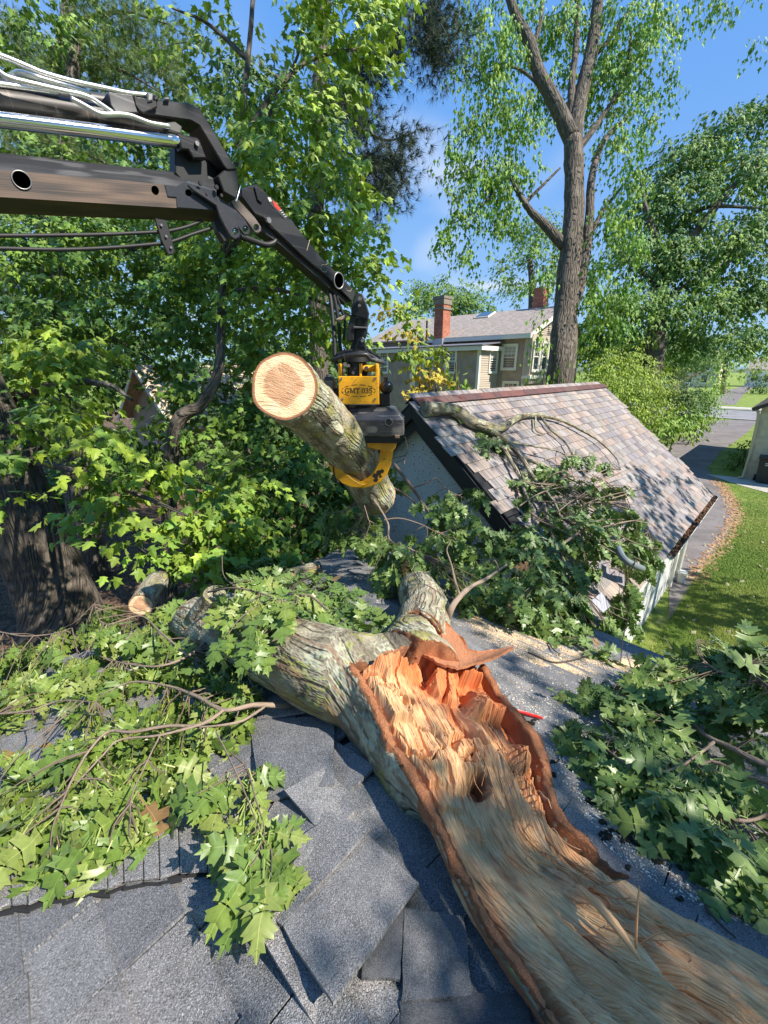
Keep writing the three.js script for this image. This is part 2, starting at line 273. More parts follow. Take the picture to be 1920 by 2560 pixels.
const M = {};
M.lawn = std({ map: rep(T.lawn, 1 / 6, 1 / 6), bumpMap: rep(T.lawnBump, 1 / 1.2, 1 / 1.2), bumpScale: 0.03, roughness: 0.95 });
M.litter = std({ map: rep(T.litter, 1 / 3, 1 / 3), bumpMap: rep(T.lawnBump, 1 / 2, 1 / 2), bumpScale: 0.03, roughness: 1 });
M.asphalt = std({ map: rep(T.asphalt, 1 / 5, 1 / 5), bumpMap: rep(T.granuleBump, 1, 1), bumpScale: 0.003, roughness: 0.95 });
M.road = std({ map: rep(T.asphalt, 1 / 5, 1 / 5), color: lin(1.25, 1.4, 1.5), roughness: 0.95 });
M.concrete = std({ map: rep(T.concrete, 1 / 2, 1 / 2), roughness: 0.95 });
M.felt = std({ color: lin(0.018, 0.018, 0.02), roughness: 1 });
M.stucco = std({ map: rep(T.stucco, 1 / 2.2, 1 / 2.2), bumpMap: rep(T.stuccoBump, 1 / 0.8, 1 / 0.8), bumpScale: 0.012, roughness: 0.95 });
M.darkTrim = std({ color: lin(0.028, 0.026, 0.025), roughness: 0.6, bumpMap: rep(T.woodBump, 3, 3), bumpScale: 0.003 });
M.whiteTrim = std({ color: lin(0.72, 0.70, 0.62), roughness: 0.55 });
M.cream = std({ map: rep(T.speck, 1, 1), color: lin(0.80, 0.70, 0.50), roughness: 0.9 });
M.sidingShaded = std({ map: rep(T.speck, 0.5, 0.5), color: lin(0.52, 0.41, 0.31), roughness: 0.75 });  // one siding; this copy has the shade of the front walls in its colour
M.sidingLit = std({ map: rep(T.speck, 0.5, 0.5), color: lin(0.60, 0.51, 0.41), roughness: 0.75 });  // paler copy: sun on the side walls put into the colour
M.roofFar = std({ map: rep(T.roofFar, 1 / 2.2, 1 / 2.2), bumpMap: rep(T.granuleBump, 1, 1), bumpScale: 0.006, roughness: 0.95 });
M.roofTan = std({ map: rep(T.roofFar, 1 / 2.2, 1 / 2.2), color: lin(1.7, 1.5, 1.25), roughness: 0.95 });
M.membrane = std({ color: lin(0.20, 0.19, 0.22), map: rep(T.speck, 0.4, 0.4), roughness: 0.6 });
M.brick = std({ map: rep(T.brick, 1 / 1.3, 1 / 1.9), bumpMap: rep(T.granuleBump, 1, 1), bumpScale: 0.004, roughness: 0.9 });
M.windowGlass = phy({ color: lin(0.03, 0.04, 0.045), roughness: 0.06, metalness: 0, clearcoat: 1, clearcoatRoughness: 0.03 });
M.bark = std({ map: rep(T.bark, 1 / 0.9, 1 / 1.3), bumpMap: rep(T.barkBump, 1 / 0.9, 1 / 1.3), bumpScale: 0.03, roughness: 0.95 });
M.barkGrey = std({ map: rep(T.bark, 1 / 0.9, 1 / 1.3), color: lin(1.15, 1.12, 1.1), bumpMap: rep(T.barkBump, 1 / 0.9, 1 / 1.3), bumpScale: 0.035, roughness: 0.95 });
M.oakBark = std({ map: rep(T.oakBark, 1 / 0.7, 1 / 0.8), bumpMap: rep(T.oakBarkBump, 1 / 0.7, 1 / 0.8), bumpScale: 0.014, roughness: 0.95 });
M.twig = std({ map: rep(T.speck, 4, 2), color: lin(0.26, 0.19, 0.145), roughness: 0.85 });
M.twigDark = std({ map: rep(T.speck, 4, 2), color: lin(0.13, 0.105, 0.085), roughness: 0.9 });
M.twigPale = std({ map: rep(T.speck, 4, 2), color: lin(0.40, 0.30, 0.22), roughness: 0.85, bumpMap: rep(T.oakBarkBump, 3, 3), bumpScale: 0.004 });

// ---------- ground ----------
{
  const g = new THREE.PlaneGeometry(900, 900, 1, 1); g.rotateX(-Math.PI / 2); const p = g.attributes.position, uv = g.attributes.uv;
  for (let i = 0; i < p.count; i++) uv.setXY(i, p.getX(i), p.getZ(i));
  tag(part('lawn', g, M.lawn, scene), 'green lawn running past the garage to the street', 'lawn', null, 'structure');
  const sheet = (name, pts, mat, label, y, cat) => { const q = pts.map((v) => v.clone().setY(y)), s = new THREE.ShapeGeometry(new THREE.Shape(q.map((v) => new THREE.Vector2(v.x, -v.z)))); s.rotateX(-Math.PI / 2); s.translate(0, y, 0); const pp = s.attributes.position, uu = s.attributes.uv; for (let i = 0; i < pp.count; i++) uu.setXY(i, pp.getX(i), pp.getZ(i)); return tag(part(name, s, mat, scene), label, cat, null, 'structure'); };
  sheet('forest_floor', [V(-60, 0, 4), V(-3.9, 0, 3), V(-1.2, 0, -4.6), V(-1.6, 0, -7.2), V(0.5, 0, -12), V(-1, 0, -18), V(-8, 0, -40), V(-60, 0, -60)], M.litter, 'brown leaf litter under the trees on the left', 0.02, 'ground');
  const L = [[1735, 1455], [1775, 1400], [1822, 1335], [1838, 1290], [1830, 1258], [1815, 1232], [1785, 1195], [1768, 1172], [1782, 1155], [1800, 1130], [1830, 1110], [1870, 1080]].map(([x, y]) => onY(x, y));
  const bn = onY(1895, 1050), an = onY(1785, 1051), a2 = onY(1672, 1115);
  sheet('driveway', [...L, bn, an, a2, G(13, 0, -2.6), G(11.2, 0, -1.4), G(8.4, 0, -0.85)], M.asphalt, 'curving grey asphalt driveway between garage and lawn', 0.012, 'driveway');
  sheet('street', [G(50, 0, -80), G(50, 0, 60), G(61, 0, 60), G(61, 0, -80)], M.road, 'grey street crossing beyond the driveway', 0.008, 'street');
  for (const [a, l] of [[49.7, 'near pale concrete kerb along the street'], [61, 'far pale concrete kerb along the street']]) tag(part('kerb', gbox(a, a + 0.35, 0, 0.1, -80, 60), M.concrete, scene), l, 'kerb', null, 'structure');
  sheet('sidewalk', [G(63.5, 0, -80), G(63.5, 0, 60), G(66.5, 0, 60), G(66.5, 0, -80)], M.concrete, 'pale concrete sidewalk on the far side of the street', 0.014, 'sidewalk');
  sheet('far_driveway', [onY(1765, 1012, 0), onY(1838, 1012, 0), onY(1860, 985, 0), onY(1893, 962, 0), onY(1880, 960, 0), onY(1820, 975, 0)], M.asphalt, 'second asphalt driveway across the street', 0.018, 'driveway');
  sheet('garden_path', [onY(1765, 1186), onY(1862, 1196), onY(1940, 1212), onY(1990, 1240), onY(1930, 1236), onY(1850, 1214), onY(1795, 1196)], M.concrete, 'narrow concrete path by the cream outbuilding', 0.016, 'path');
}

// ---------- pieces laid in courses: the largest in view singly, the rest joined ----------
function layCourses(o) { // o: place(x, y) -> point, X, Y (up the courses), N, xr, yr, expo, len, inside(p), seed, thick
  const R = rng(o.seed), list = [], rows = Math.ceil((o.yr[1] - o.yr[0]) / o.expo);
  for (let r = 0; r < rows; r++) {
    let x = o.xr[0] - R() * o.len[1];
    const y = o.yr[0] + r * o.expo;
    while (x < o.xr[1]) {
      const l = lerp(o.len[0], o.len[1], R()), c = o.place(x + l / 2, y + o.expo / 2);
      if (o.inside(c, x, x + l, y)) list.push({ x: x + l / 2, y, l, c, r: R(), r2: R(), o });
      x += l;
    }
  }
  return list;
}
function pieceMatrix(q) {
  const { o } = q, h = o.expo * 1.22, tilt = o.thick / o.expo, X = o.X.clone(), Y = o.Y.clone(), N = o.N.clone();
  const Yt = Y.clone().addScaledVector(N, -tilt).normalize(), Nt = X.clone().cross(Yt).normalize();
  const a = (q.r - 0.5) * (o.skew ?? 0.02), Xr = X.clone().multiplyScalar(Math.cos(a)).addScaledVector(Yt, Math.sin(a)), Yr = Yt.clone().multiplyScalar(Math.cos(a)).addScaledVector(X, -Math.sin(a));
  const p = o.place(q.x, q.y + h / 2).addScaledVector(N, (o.lift || 0) + o.thick * 0.9 - tilt * (h / 2) * 0.35 + (q.r2 - 0.5) * (o.rough ?? 0.0015));
  return new THREE.Matrix4().makeBasis(Xr.multiplyScalar(q.l - (o.gap ?? 0.004)), Yr.multiplyScalar(h), Nt.multiplyScalar(o.thick)).setPosition(p);
}
const unitBox = [0, 1, 2, 3].map((k) => { // a unit tile with slightly uneven corners
  const g = new THREE.BoxGeometry(1, 1, 1, 1, 1, 1).toNonIndexed(), p = g.attributes.position, uv = g.attributes.uv;
  for (let i = 0; i < p.count; i++) { const sx = Math.sign(p.getX(i)), sy = Math.sign(p.getY(i)); p.setX(i, p.getX(i) + 0.012 * (hash3(sx + 5, sy + 5, k) - 0.5) * 2); p.setY(i, p.getY(i) + 0.02 * (hash3(sx + 9, sy + 5, k + 7) - 0.5) * 2); uv.setXY(i, p.getX(i) * 0.3 + k * 0.27, p.getY(i) * 0.2 + k * 0.39); }
  g.computeVertexNormals(); return g;
});
function pieces(name, list, tones, base, most, thingGroup, restName) {
  const score = (q) => { if (!inFrame(q.c, 30)) return -1; return 1 / Math.max(0.2, toPix(q.c)[2]); };
  list.forEach((q) => { q.s = score(q); }); list.sort((a, b) => b.s - a.s);
  const mats = tones.map((t) => { const m = base.clone(); m.color = lin(...t); return m; });
  const rest = [];
  list.forEach((q, i) => {
    const m4 = pieceMatrix(q), k = Math.floor(q.r * 977) % 4, t = Math.floor(q.r2 * tones.length * 0.9999);
    if (i < most && q.s > 0) { const m = new THREE.Mesh(unitBox[k], mats[t]); m.name = name; m.applyMatrix4(m4.premultiply(inv(q.o.parent))); m.castShadow = m.receiveShadow = true; q.o.parent.add(m); } else {
      const g = unitBox[k].clone().applyMatrix4(m4), c = new Float32Array(g.attributes.position.count * 3);
      for (let j = 0; j < c.length; j += 3) { c[j] = tones[t][0]; c[j + 1] = tones[t][1]; c[j + 2] = tones[t][2]; }
      g.setAttribute('color', new THREE.BufferAttribute(c, 3)); rest.push(g);
    }
  });
  if (rest.length) { const m = base.clone(); m.vertexColors = true; part(restName, mergeGeometries(rest), m, thingGroup, { kind: 'stuff' }); }
}

// ---------- the low hipped roof that the camera stands over ----------
const SL = 0.268, yR = (a) => 3.1858 - SL * a, yL = (b) => 3.2233 + SL * b;
const roofY = (p) => Math.min(yR(p.dot(GU)), yL(p.dot(GW)));
const NR = V(0, 1, 0).addScaledVector(GU, SL).normalize(), NL = V(0, 1, 0).addScaledVector(GW, -SL).normalize();
function onRoof(px, py, h = 0) {
  const d = ray(px, py), tR = (3.1858 + h - 4.4) / (d.y + SL * d.dot(GU)), tL = (3.2233 + h - 4.4) / (d.y - SL * d.dot(GW));
  const c = [tR, tL].filter((t) => t > 0); return d.multiplyScalar(Math.max(...c)).add(EYE);
}
const roofN = (p) => (yR(p.dot(GU)) < yL(p.dot(GW)) ? NR : NL).clone();
const shed = thing('shed', 'low hipped shed roof of worn grey shingles under the split trunk', 'shed', G(0, 0, 0));
{
  const apex = [-2.0, 1.86], EA = 3.487, EB = -3.7, cor = [EA, EB + 0.05];
  const P = (a, b, f, dy) => G(a, f + dy, b);
  const deck = (pts, yf) => { const top = pts.map(([a, b]) => P(a, b, yf(a, b), -0.012)); return top; };
  const plate = (top, name, par) => part(name, slab(top, top[1].clone().sub(top[0]).cross(top[2].clone().sub(top[0])).normalize().multiplyScalar(Math.sign(top[1].clone().sub(top[0]).cross(top[2].clone().sub(top[0])).y)), 0.05), M.felt, par);
  const right = plate(deck([cor, [EA, 9.5], [-2.0, 9.5], apex], (a) => yR(a)), 'roof_slope', shed);
  const left = plate(deck([cor, apex, [-7.4, EB]], (a, b) => yL(b)), 'roof_slope', shed);
  plate(deck([apex, [-2.0, 9.5], [-7.4, 9.5], [-7.4, EB]], (a) => yR(-4 - a)), 'roof_slope', shed);
  // walls and eaves boards
  part('wall', [gbox(EA - 0.45, EA - 0.3, 0, 2.2, EB + 0.3, 9.3), gbox(-7.1, EA - 0.46, 0, 2.15, EB + 0.3, EB + 0.45)], M.stucco, shed);
  part('fascia', [gbox(EA - 0.02, EA + 0.005, 2.1, 2.236, EB, 9.5), gbox(-7.4, EA - 0.025, 2.08, 2.216, EB - 0.01, EB + 0.015)], M.darkTrim, shed);
  const base = std({ map: rep(T.granule, 2.2, 2.2), bumpMap: rep(T.granuleBump, 2.2, 2.2), bumpScale: 0.004, roughness: 0.92 });
  const XR = GW.clone(), YR = GU.clone().negate().setY(SL).normalize();
  const XL = GW.clone().setY(SL).normalize(), YL = GU.clone().negate();
  const listR = layCourses({ place: (x, y) => { const a = EA - y / Math.hypot(1, SL); return G(a, yR(a), x); }, X: XR, Y: YR, N: NR, xr: [-4, 9], yr: [-0.03, 5.6], expo: 0.14, len: [0.26, 0.36], thick: 0.007, gap: 0.006, seed: 11, rough: 0.002, skew: 0.03, inside: (c) => c.dot(GU) > -1.98 && c.dot(GW) > -c.dot(GU) - 0.14 - 0.1 && c.dot(GW) < 9.4 });
  const listL = layCourses({ place: (x, y) => { const b = x / Math.hypot(1, SL); return G(3.45 - y, yL(b), b); }, X: XL, Y: YL, N: NL, xr: [-3.84, 1.9], yr: [0, 6], expo: 0.165, len: [0.27, 0.34], thick: 0.012, gap: 0.009, seed: 23, rough: 0.006, skew: 0.05, inside: (c) => c.dot(GW) < -c.dot(GU) - 0.14 + 0.12 && c.dot(GW) > EB && c.dot(GU) < 3.4 });
  listR.forEach((q) => { q.o.parent = right; }); listL.forEach((q) => { q.o.parent = left; });
  const tones = [[0.41, 0.41, 0.415], [0.50, 0.495, 0.49], [0.45, 0.44, 0.435], [0.53, 0.505, 0.485], [0.38, 0.38, 0.39]];
  pieces('shingle', [...listR, ...listL], tones, base, 300, shed, 'shingle_field');
  // hip caps: near ones torn askew, farther ones still in line
  const cap = (q, h, tone, th = 0.011) => { const p = q.map(([x, y], i) => onRoof(x, y, Array.isArray(h) ? h[i] : h)), n = p[1].clone().sub(p[0]).cross(p[3].clone().sub(p[0])).normalize(); if (n.y < 0) n.negate(); const m = base.clone(); m.color = lin(...tone);
    // a thin bent sheet over a grid of the outline
    const N = 10, pos = [], uv = [], idx = []; const up = 0.006;
    for (const s of [0, 1]) for (let j = 0; j <= N; j++) for (let i = 0; i <= N; i++) { const a = p[0].clone().lerp(p[1], i / N), b = p[3].clone().lerp(p[2], i / N), v = a.lerp(b, j / N); const lift = 0.012 * (vn(i * 0.35 + q[0][0], j * 0.35, 2) - 0.5) - s * th; v.y = Math.max(v.y + lift, roofY(v) + 0.014 - s * th); v.x += 0.004 * (vn(i * 0.9, j * 0.9, q[0][1]) - 0.5); pos.push(v.x, v.y, v.z); uv.push(i / N * 0.3 + q[0][0], j / N * 0.4); }
    const W = N + 1, id = (s, i, j) => s * W * W + j * W + i;
    for (let j = 0; j < N; j++) for (let i = 0; i < N; i++) { idx.push(id(0, i, j), id(0, i + 1, j), id(0, i + 1, j + 1), id(0, i, j), id(0, i + 1, j + 1), id(0, i, j + 1)); idx.push(id(1, i, j), id(1, i + 1, j + 1), id(1, i + 1, j), id(1, i, j), id(1, i, j + 1), id(1, i + 1, j + 1)); }
    for (let i = 0; i < N; i++) for (const [a, b] of [[[i, 0], [i + 1, 0]], [[i + 1, N], [i, N]], [[0, i + 1], [0, i]], [[N, i], [N, i + 1]]]) idx.push(id(0, ...a), id(1, ...b), id(0, ...b), id(0, ...a), id(1, ...a), id(1, ...b));
    const g = new THREE.BufferGeometry(); g.setAttribute('position', new THREE.Float32BufferAttribute(pos, 3)); g.setAttribute('uv', new THREE.Float32BufferAttribute(uv, 2)); g.setIndex(idx); return part('hip_cap', toCreasedNormals(g, 0.6), m, shed); };
  const dk = [0.40, 0.405, 0.42], md = [0.50, 0.49, 0.485];
  cap([[880, 1470], [1010, 1500], [975, 1424], [893, 1415]], 0.02, md);
  cap([[800, 1520], [935, 1545], [945, 1465], [850, 1455]], 0.026, dk);
  cap([[640, 1800], [835, 1770], [900, 1640], [730, 1640]], [0.03, 0.05, 0.03, 0.02], md);
  cap([[655, 2005], [835, 1955], [835, 1795], [620, 1790]], [0.05, 0.055, 0.03, 0.02], dk);
  cap([[565, 2200], [705, 2312], [925, 2070], [700, 1985]], [0.025, 0.075, 0.065, 0.03], md);
  cap([[706, 2317], [833, 2507], [1047, 2207], [914, 2079]], [0.07, 0.085, 0.06, 0.035], md, 0.014);
  cap([[905, 2440], [1000, 2448], [1010, 2250], [905, 2262]], 0.03, dk);
  cap([[1005, 2500], [1180, 2485], [1160, 2290], [1010, 2270]], 0.028, md);
  cap([[1000, 2570], [1330, 2590], [1320, 2490], [1000, 2470]], 0.016, dk);
  // torn layers showing along the crack across the left slope
  const crack = [[-20, 2285], [30, 2270], [70, 2268], [120, 2250], [160, 2248], [215, 2232], [270, 2230], [310, 2212], [360, 2206], [400, 2204], [450, 2190], [520, 2188], [575, 2172], [640, 2168]], R = rng(5), geo = [];
  for (let k = 0; k < 4; k++) for (let i = 0; i < crack.length - 1; i++) { if (R() < 0.3) continue; const o = 5 * k - 5, h = 0.012 + 0.005 * k, [x0, y0] = crack[i], [x1, y1] = crack[i + 1], j0 = (R() - 0.5) * 10, j1 = (R() - 0.5) * 10; geo.push(slab([onRoof(x0 - 4, y0 + o + j0, h), onRoof(x1 + 4, y1 + o + j1, h), onRoof(x1 + 4, y1 + o - 8 + j1, h), onRoof(x0 - 4, y0 + o - 8 + j0, h)], NL, 0.005)); }
  part('torn_felt', geo, M.felt, shed);
  // a lifted strip of shingle along the upper side of the crack
  const lipM = base.clone(); lipM.color = lin(0.50, 0.485, 0.475);
  const lip = []; for (let i = 0; i < crack.length - 1; i++) { const [x0, y0] = crack[i], [x1, y1] = crack[i + 1]; lip.push(slab([onRoof(x0, y0 - 10, 0.04), onRoof(x1 - 2, y1 - 10, 0.036), onRoof(x1 - 2, y1 - 130, 0.014), onRoof(x0, y0 - 130, 0.014)], NL, 0.01)); }
  lip.forEach((g) => part('raised_shingle', uvMetres(g), lipM, shed));
}

// ---------- the garage with the broken roof ----------
const garage = thing('garage', 'white stucco garage with a steep mottled shingle roof under fallen branches', 'garage', G(7, 0, -3));
const GA = { a0: 4.06, a1: 10.92, be: -0.921, br: -3.44, ye: 1.9, yr: 4.03 }, GS = (GA.yr - GA.ye) / (GA.be - GA.br);
const yG = (b) => GA.yr - GS * (b - GA.br), NG = V(0, 1, 0).addScaledVector(GW, GS).normalize();
const gRoof = (a, b, h = 0) => G(a, yG(b), b).addScaledVector(NG, h);
function onGarage(px, py, h = 0) { return onPlane(px, py, gRoof(7, -2, h), NG); }
{
  const { a0, a1, be, br, ye, yr } = GA, bl = 2 * br - be;
  const slope = part('roof_slope', slab([gRoof(a0, be), gRoof(a1, be), gRoof(a1, br), gRoof(a0, br)], NG, 0.06), M.felt, garage);
  const NG2 = V(0, 1, 0).addScaledVector(GW, -GS).normalize();
  part('roof_slope', slab([G(a0, yr, br), G(a1, yr, br), G(a1, ye, bl), G(a0, ye, bl)], NG2, 0.06), M.felt, garage);
  // gable and side walls
  const wall = (a) => { const t = 0.12, s = new THREE.Shape([[bl + 0.25, 0], [be - 0.25, 0], [be - 0.25, ye + 0.2 * GS - 0.08], [br, yr - 0.1], [bl + 0.25, ye + 0.2 * GS - 0.08]].map(([x, y]) => new THREE.Vector2(x, y))); const g = new THREE.ExtrudeGeometry(s, { depth: t, bevelEnabled: false }); g.translate(0, 0, -a - t); g.applyMatrix4(gridTurn); return g; };
  part('gable_wall', wall(a0 + 0.18), M.stucco, garage); part('gable_wall', wall(a1 - 0.3), M.stucco, garage);
  part('side_wall', gbox(a0 + 0.31, a1 - 0.31, 0, ye + 0.1, be - 0.37, be - 0.25), M.stucco, garage);
  part('side_wall', gbox(a0 + 0.31, a1 - 0.31, 0, ye + 0.1, bl + 0.25, bl + 0.37), M.stucco, garage);
  // dark rake boards on the near gable, in pieces
  const rk = (b0, b1, f, da, w, off) => { const y0 = f(b0), y1 = f(b1); return slab([G(a0 + da, y0 - off, b0), G(a0 + da, y1 - off, b1), G(a0 + da, y1 - off - w, b1), G(a0 + da, y0 - off - w, b0)], GU.clone().negate(), 0.035); };
  const yG2 = (b) => yr + GS * (b - br);
  part('rake_board', rk(br, be, yG, -0.01, 0.17, 0.05), M.darkTrim, garage); part('rake_board', rk(br, be, yG, 0.05, 0.30, 0.06), M.darkTrim, garage);
  part('rake_board', rk(br, bl, yG2, -0.01, 0.17, 0.05), M.darkTrim, garage); part('rake_board', rk(br, bl, yG2, 0.05, 0.30, 0.06), M.darkTrim, garage);
  part('soffit', slab([gRoof(a0, be, -0.07), gRoof(a0 + 0.2, be, -0.07), gRoof(a0 + 0.2, br, -0.07), gRoof(a0, br, -0.07)], NG, 0.012), M.darkTrim, garage);
  // ridge caps, reddish
  const Rr = rng(77), capM = [[0.15, 0.062, 0.05], [0.12, 0.055, 0.048], [0.10, 0.052, 0.05], [0.13, 0.075, 0.065]].map((c) => std({ map: rep(T.granule, 3, 3), color: lin(c[0] * 2, c[1] * 2, c[2] * 2), roughness: 0.9 }));
  for (let a = a0; a < a1 - 0.1; a += 0.2) { const l = 0.27, h = 0.028 + 0.006 * Rr(); const g = merge([1, -1].map((s) => { const n = s > 0 ? NG : NG2, P = (aa, d, k) => G(aa, yr - GS * d, br + s * d).addScaledVector(n, k); return slab([P(a, 0.0, h + 0.012), P(Math.min(a1, a + l), 0.0, h), P(Math.min(a1, a + l), 0.095, h), P(a, 0.095, h + 0.012)], n, 0.012); })); part('ridge_cap', uvMetres(g), capM[Math.floor(Rr() * 4)], garage); }
  // shingles
  const base = std({ map: rep(T.streak, 0.9, 0.9), bumpMap: rep(T.granuleBump, 1, 1), bumpScale: 0.003, roughness: 0.9 });
  const sl = Math.hypot(1, GS), Y = GW.clone().negate().setY(GS).normalize();
  const R = rng(3);
  const list = layCourses({ place: (x, y) => { const b = be - y / sl; return G(x, yG(b), b); }, X: GU.clone(), Y, N: NG, xr: [a0, a1], yr: [-0.03, 3.28], expo: 0.142, len: [0.17, 0.36], thick: 0.011, seed: 41, rough: 0.004, skew: 0.012, gap: 0.006, inside: (c, x0, x1, y) => { const a = c.dot(GU); if (a < a0 - 0.02 || a > a1) return false; const b = c.dot(GW); if (a < a0 + 0.10 + 0.12 * vn(b * 5, 3, 1) && b > -2.9 && vn(b * 7, 8, 2) > 0.45) return false; return true; } });
  list.forEach((q) => { q.o.parent = slope; });
  pieces('roof_shingle', list, [[0.47, 0.39, 0.35], [0.41, 0.36, 0.345], [0.50, 0.41, 0.35], [0.35, 0.315, 0.315], [0.47, 0.365, 0.315], [0.43, 0.39, 0.365], [0.32, 0.29, 0.30], [0.45, 0.405, 0.38]], base, 300, garage, 'shingle_field');
  // gutter with old leaves, fascia, downspouts
  const gu = (a, b, y) => G(a, y, b), prof = [[0.0, 0.09], [0.0, 0.0], [0.07, -0.02], [0.11, 0.03], [0.125, 0.085], [0.118, 0.085], [0.103, 0.032], [0.068, -0.012], [0.008, 0.006], [0.008, 0.09]];
  const sh = new THREE.Shape(prof.map(([x, y]) => new THREE.Vector2(x, y))); const gg = new THREE.ExtrudeGeometry(sh, { depth: 6.3 - 2.2, bevelEnabled: false });
  gg.translate(be + 0.0, ye - 0.12, -10.98); gg.applyMatrix4(gridTurn); part('gutter', gg, M.whiteTrim, garage);
  const R2 = rng(9), dm = []; for (let i = 0; i < 900; i++) { const a = 6.9 + R2() * 4.05, p = gu(a, be + 0.015 + 0.085 * R2(), ye - 0.085 + 0.055 * R2()); dm.push(new THREE.Matrix4().compose(p, new THREE.Quaternion().setFromEuler(new THREE.Euler(R2() * 3, R2() * 6, R2() * 3)), V(0.03 + 0.03 * R2(), 0.004, 0.02 + 0.02 * R2()))); }
  stuffInst('gutter_litter', new THREE.OctahedronGeometry(0.6), std({ color: lin(0.16, 0.085, 0.045), roughness: 1 }), dm, garage);
  part('fascia', gbox(a0 + 0.2, a1 - 0.05, ye - 0.16, ye - 0.04, be - 0.02, be - 0.004), M.whiteTrim, garage);
  const pipe = (a, r) => limb([gu(a, be + 0.05, ye - 0.12), gu(a, be - 0.05, ye - 0.26), gu(a, be - 0.19, ye - 0.42), gu(a, be - 0.2, 1.0), gu(a, be - 0.2, 0.12)], [r, r], { round: 10, wave: 0, seg: 5 });
  part('downspout', pipe(10.35, 0.05), std({ color: lin(0.55, 0.54, 0.46), roughness: 0.5 }), garage);
  part('downspout', limb([gu(9.7, be - 0.2, 0.9), gu(9.7, be - 0.2, 0.5), gu(9.7, be - 0.2, 0.1)], [0.035, 0.035], { wave: 0 }), M.whiteTrim, garage);
  part('drain_pipe', [limb([gu(10.3, be - 0.1, 0.26), gu(10.3, be - 0.1, 0.0)], [0.075, 0.075], { wave: 0, round: 14 }), limb([gu(10.3, be - 0.1, 0.27), gu(10.3, be - 0.1, 0.2)], [0.09, 0.09], { wave: 0, round: 14 })], M.whiteTrim, garage);
}

// ---------- windows, clapboards and houses ----------
function clapboards(p0, p1, y0, y1, n, expo = 0.13) { // real overlapping boards, joined
  const pos = []; const q = (a, b, c, d) => { for (const v of [a, b, c, a, c, d]) pos.push(v.x, v.y, v.z); };
  for (let y = y0; y < y1 - 0.01; y += expo) {
    const t = Math.min(y1, y + expo), lo = n.clone().multiplyScalar(0.035);
    const a = p0.clone().setY(y).add(lo), b = p1.clone().setY(y).add(lo), c = p1.clone().setY(t).addScaledVector(n, 0.004), d = p0.clone().setY(t).addScaledVector(n, 0.004);
    q(a, b, c, d); q(p0.clone().setY(y), p1.clone().setY(y), b, a);
  }
  const g = new THREE.BufferGeometry(); g.setAttribute('position', new THREE.Float32BufferAttribute(pos, 3)); g.computeVertexNormals(); 
  const uv = new Float32Array(pos.length / 3 * 2); for (let i = 0; i < pos.length / 3; i++) { uv[2 * i] = pos[3 * i] + pos[3 * i + 2]; uv[2 * i + 1] = pos[3 * i + 1]; }
  g.setAttribute('uv', new THREE.BufferAttribute(uv, 2)); return g;
}
function windowAt(house, c, n, w, h, o = {}) { // c: centre on the wall, n: outward
  const X = V(0, 1, 0).cross(n).normalize(), m = new THREE.Matrix4().makeBasis(X, UP, n).setPosition(c.clone().addScaledVector(n, 0.02));
  const B = (x, y, z, ww, hh, d) => boxAt(ww, hh, d, m.clone().multiply(new THREE.Matrix4().makeTranslation(x, y, z)));
  const t = o.trim ?? 0.11, geo = [B(-w / 2 - t / 2, 0, 0.03, t, h + 2 * t, 0.06), B(w / 2 + t / 2, 0, 0.03, t, h + 2 * t, 0.06), B(0, h / 2 + t / 2, 0.033, w, t, 0.066), B(0, -h / 2 - t / 2, 0.045, w, t, 0.09)];
  const f = part('window', geo, M.whiteTrim, house);
  const s = 0.05, sash = [B(-w / 2 + s / 2, 0, 0.012, s, h, 0.03), B(w / 2 - s / 2, 0, 0.012, s, h, 0.03), B(0, h / 2 - s / 2, 0.012, w - 2 * s, s, 0.03), B(0, -h / 2 + s / 2, 0.012, w - 2 * s, s, 0.03), B(0, 0.0, 0.016, w - 2 * s, s, 0.036)];
  part('sash', sash, M.whiteTrim, f);
  const mun = []; for (let i = 1; i < 3; i++) mun.push(B(-w / 2 + w * i / 3, h / 4, 0.008, 0.02, h / 2 - 0.06, 0.012)); for (let i = 1; i < 3; i++) mun.push(B(0, h / 2 * i / 3, 0.0075, w - 0.1, 0.02, 0.011));
  part('glazing_bars', mun, M.whiteTrim, f);
  part('pane', B(0, h / 4, -0.004, w - 0.08, h / 2 - 0.05, 0.012), M.windowGlass, f); part('pane', B(0, -h / 4, -0.004, w - 0.08, h / 2 - 0.05, 0.012), M.windowGlass, f);
  if (o.blind) part('blind', B(0, h / 4 + 0.05, 0.0035, w - 0.1, h / 2 - 0.16, 0.003), std({ color: lin(0.45, 0.45, 0.44) }), f);
  return f;
}
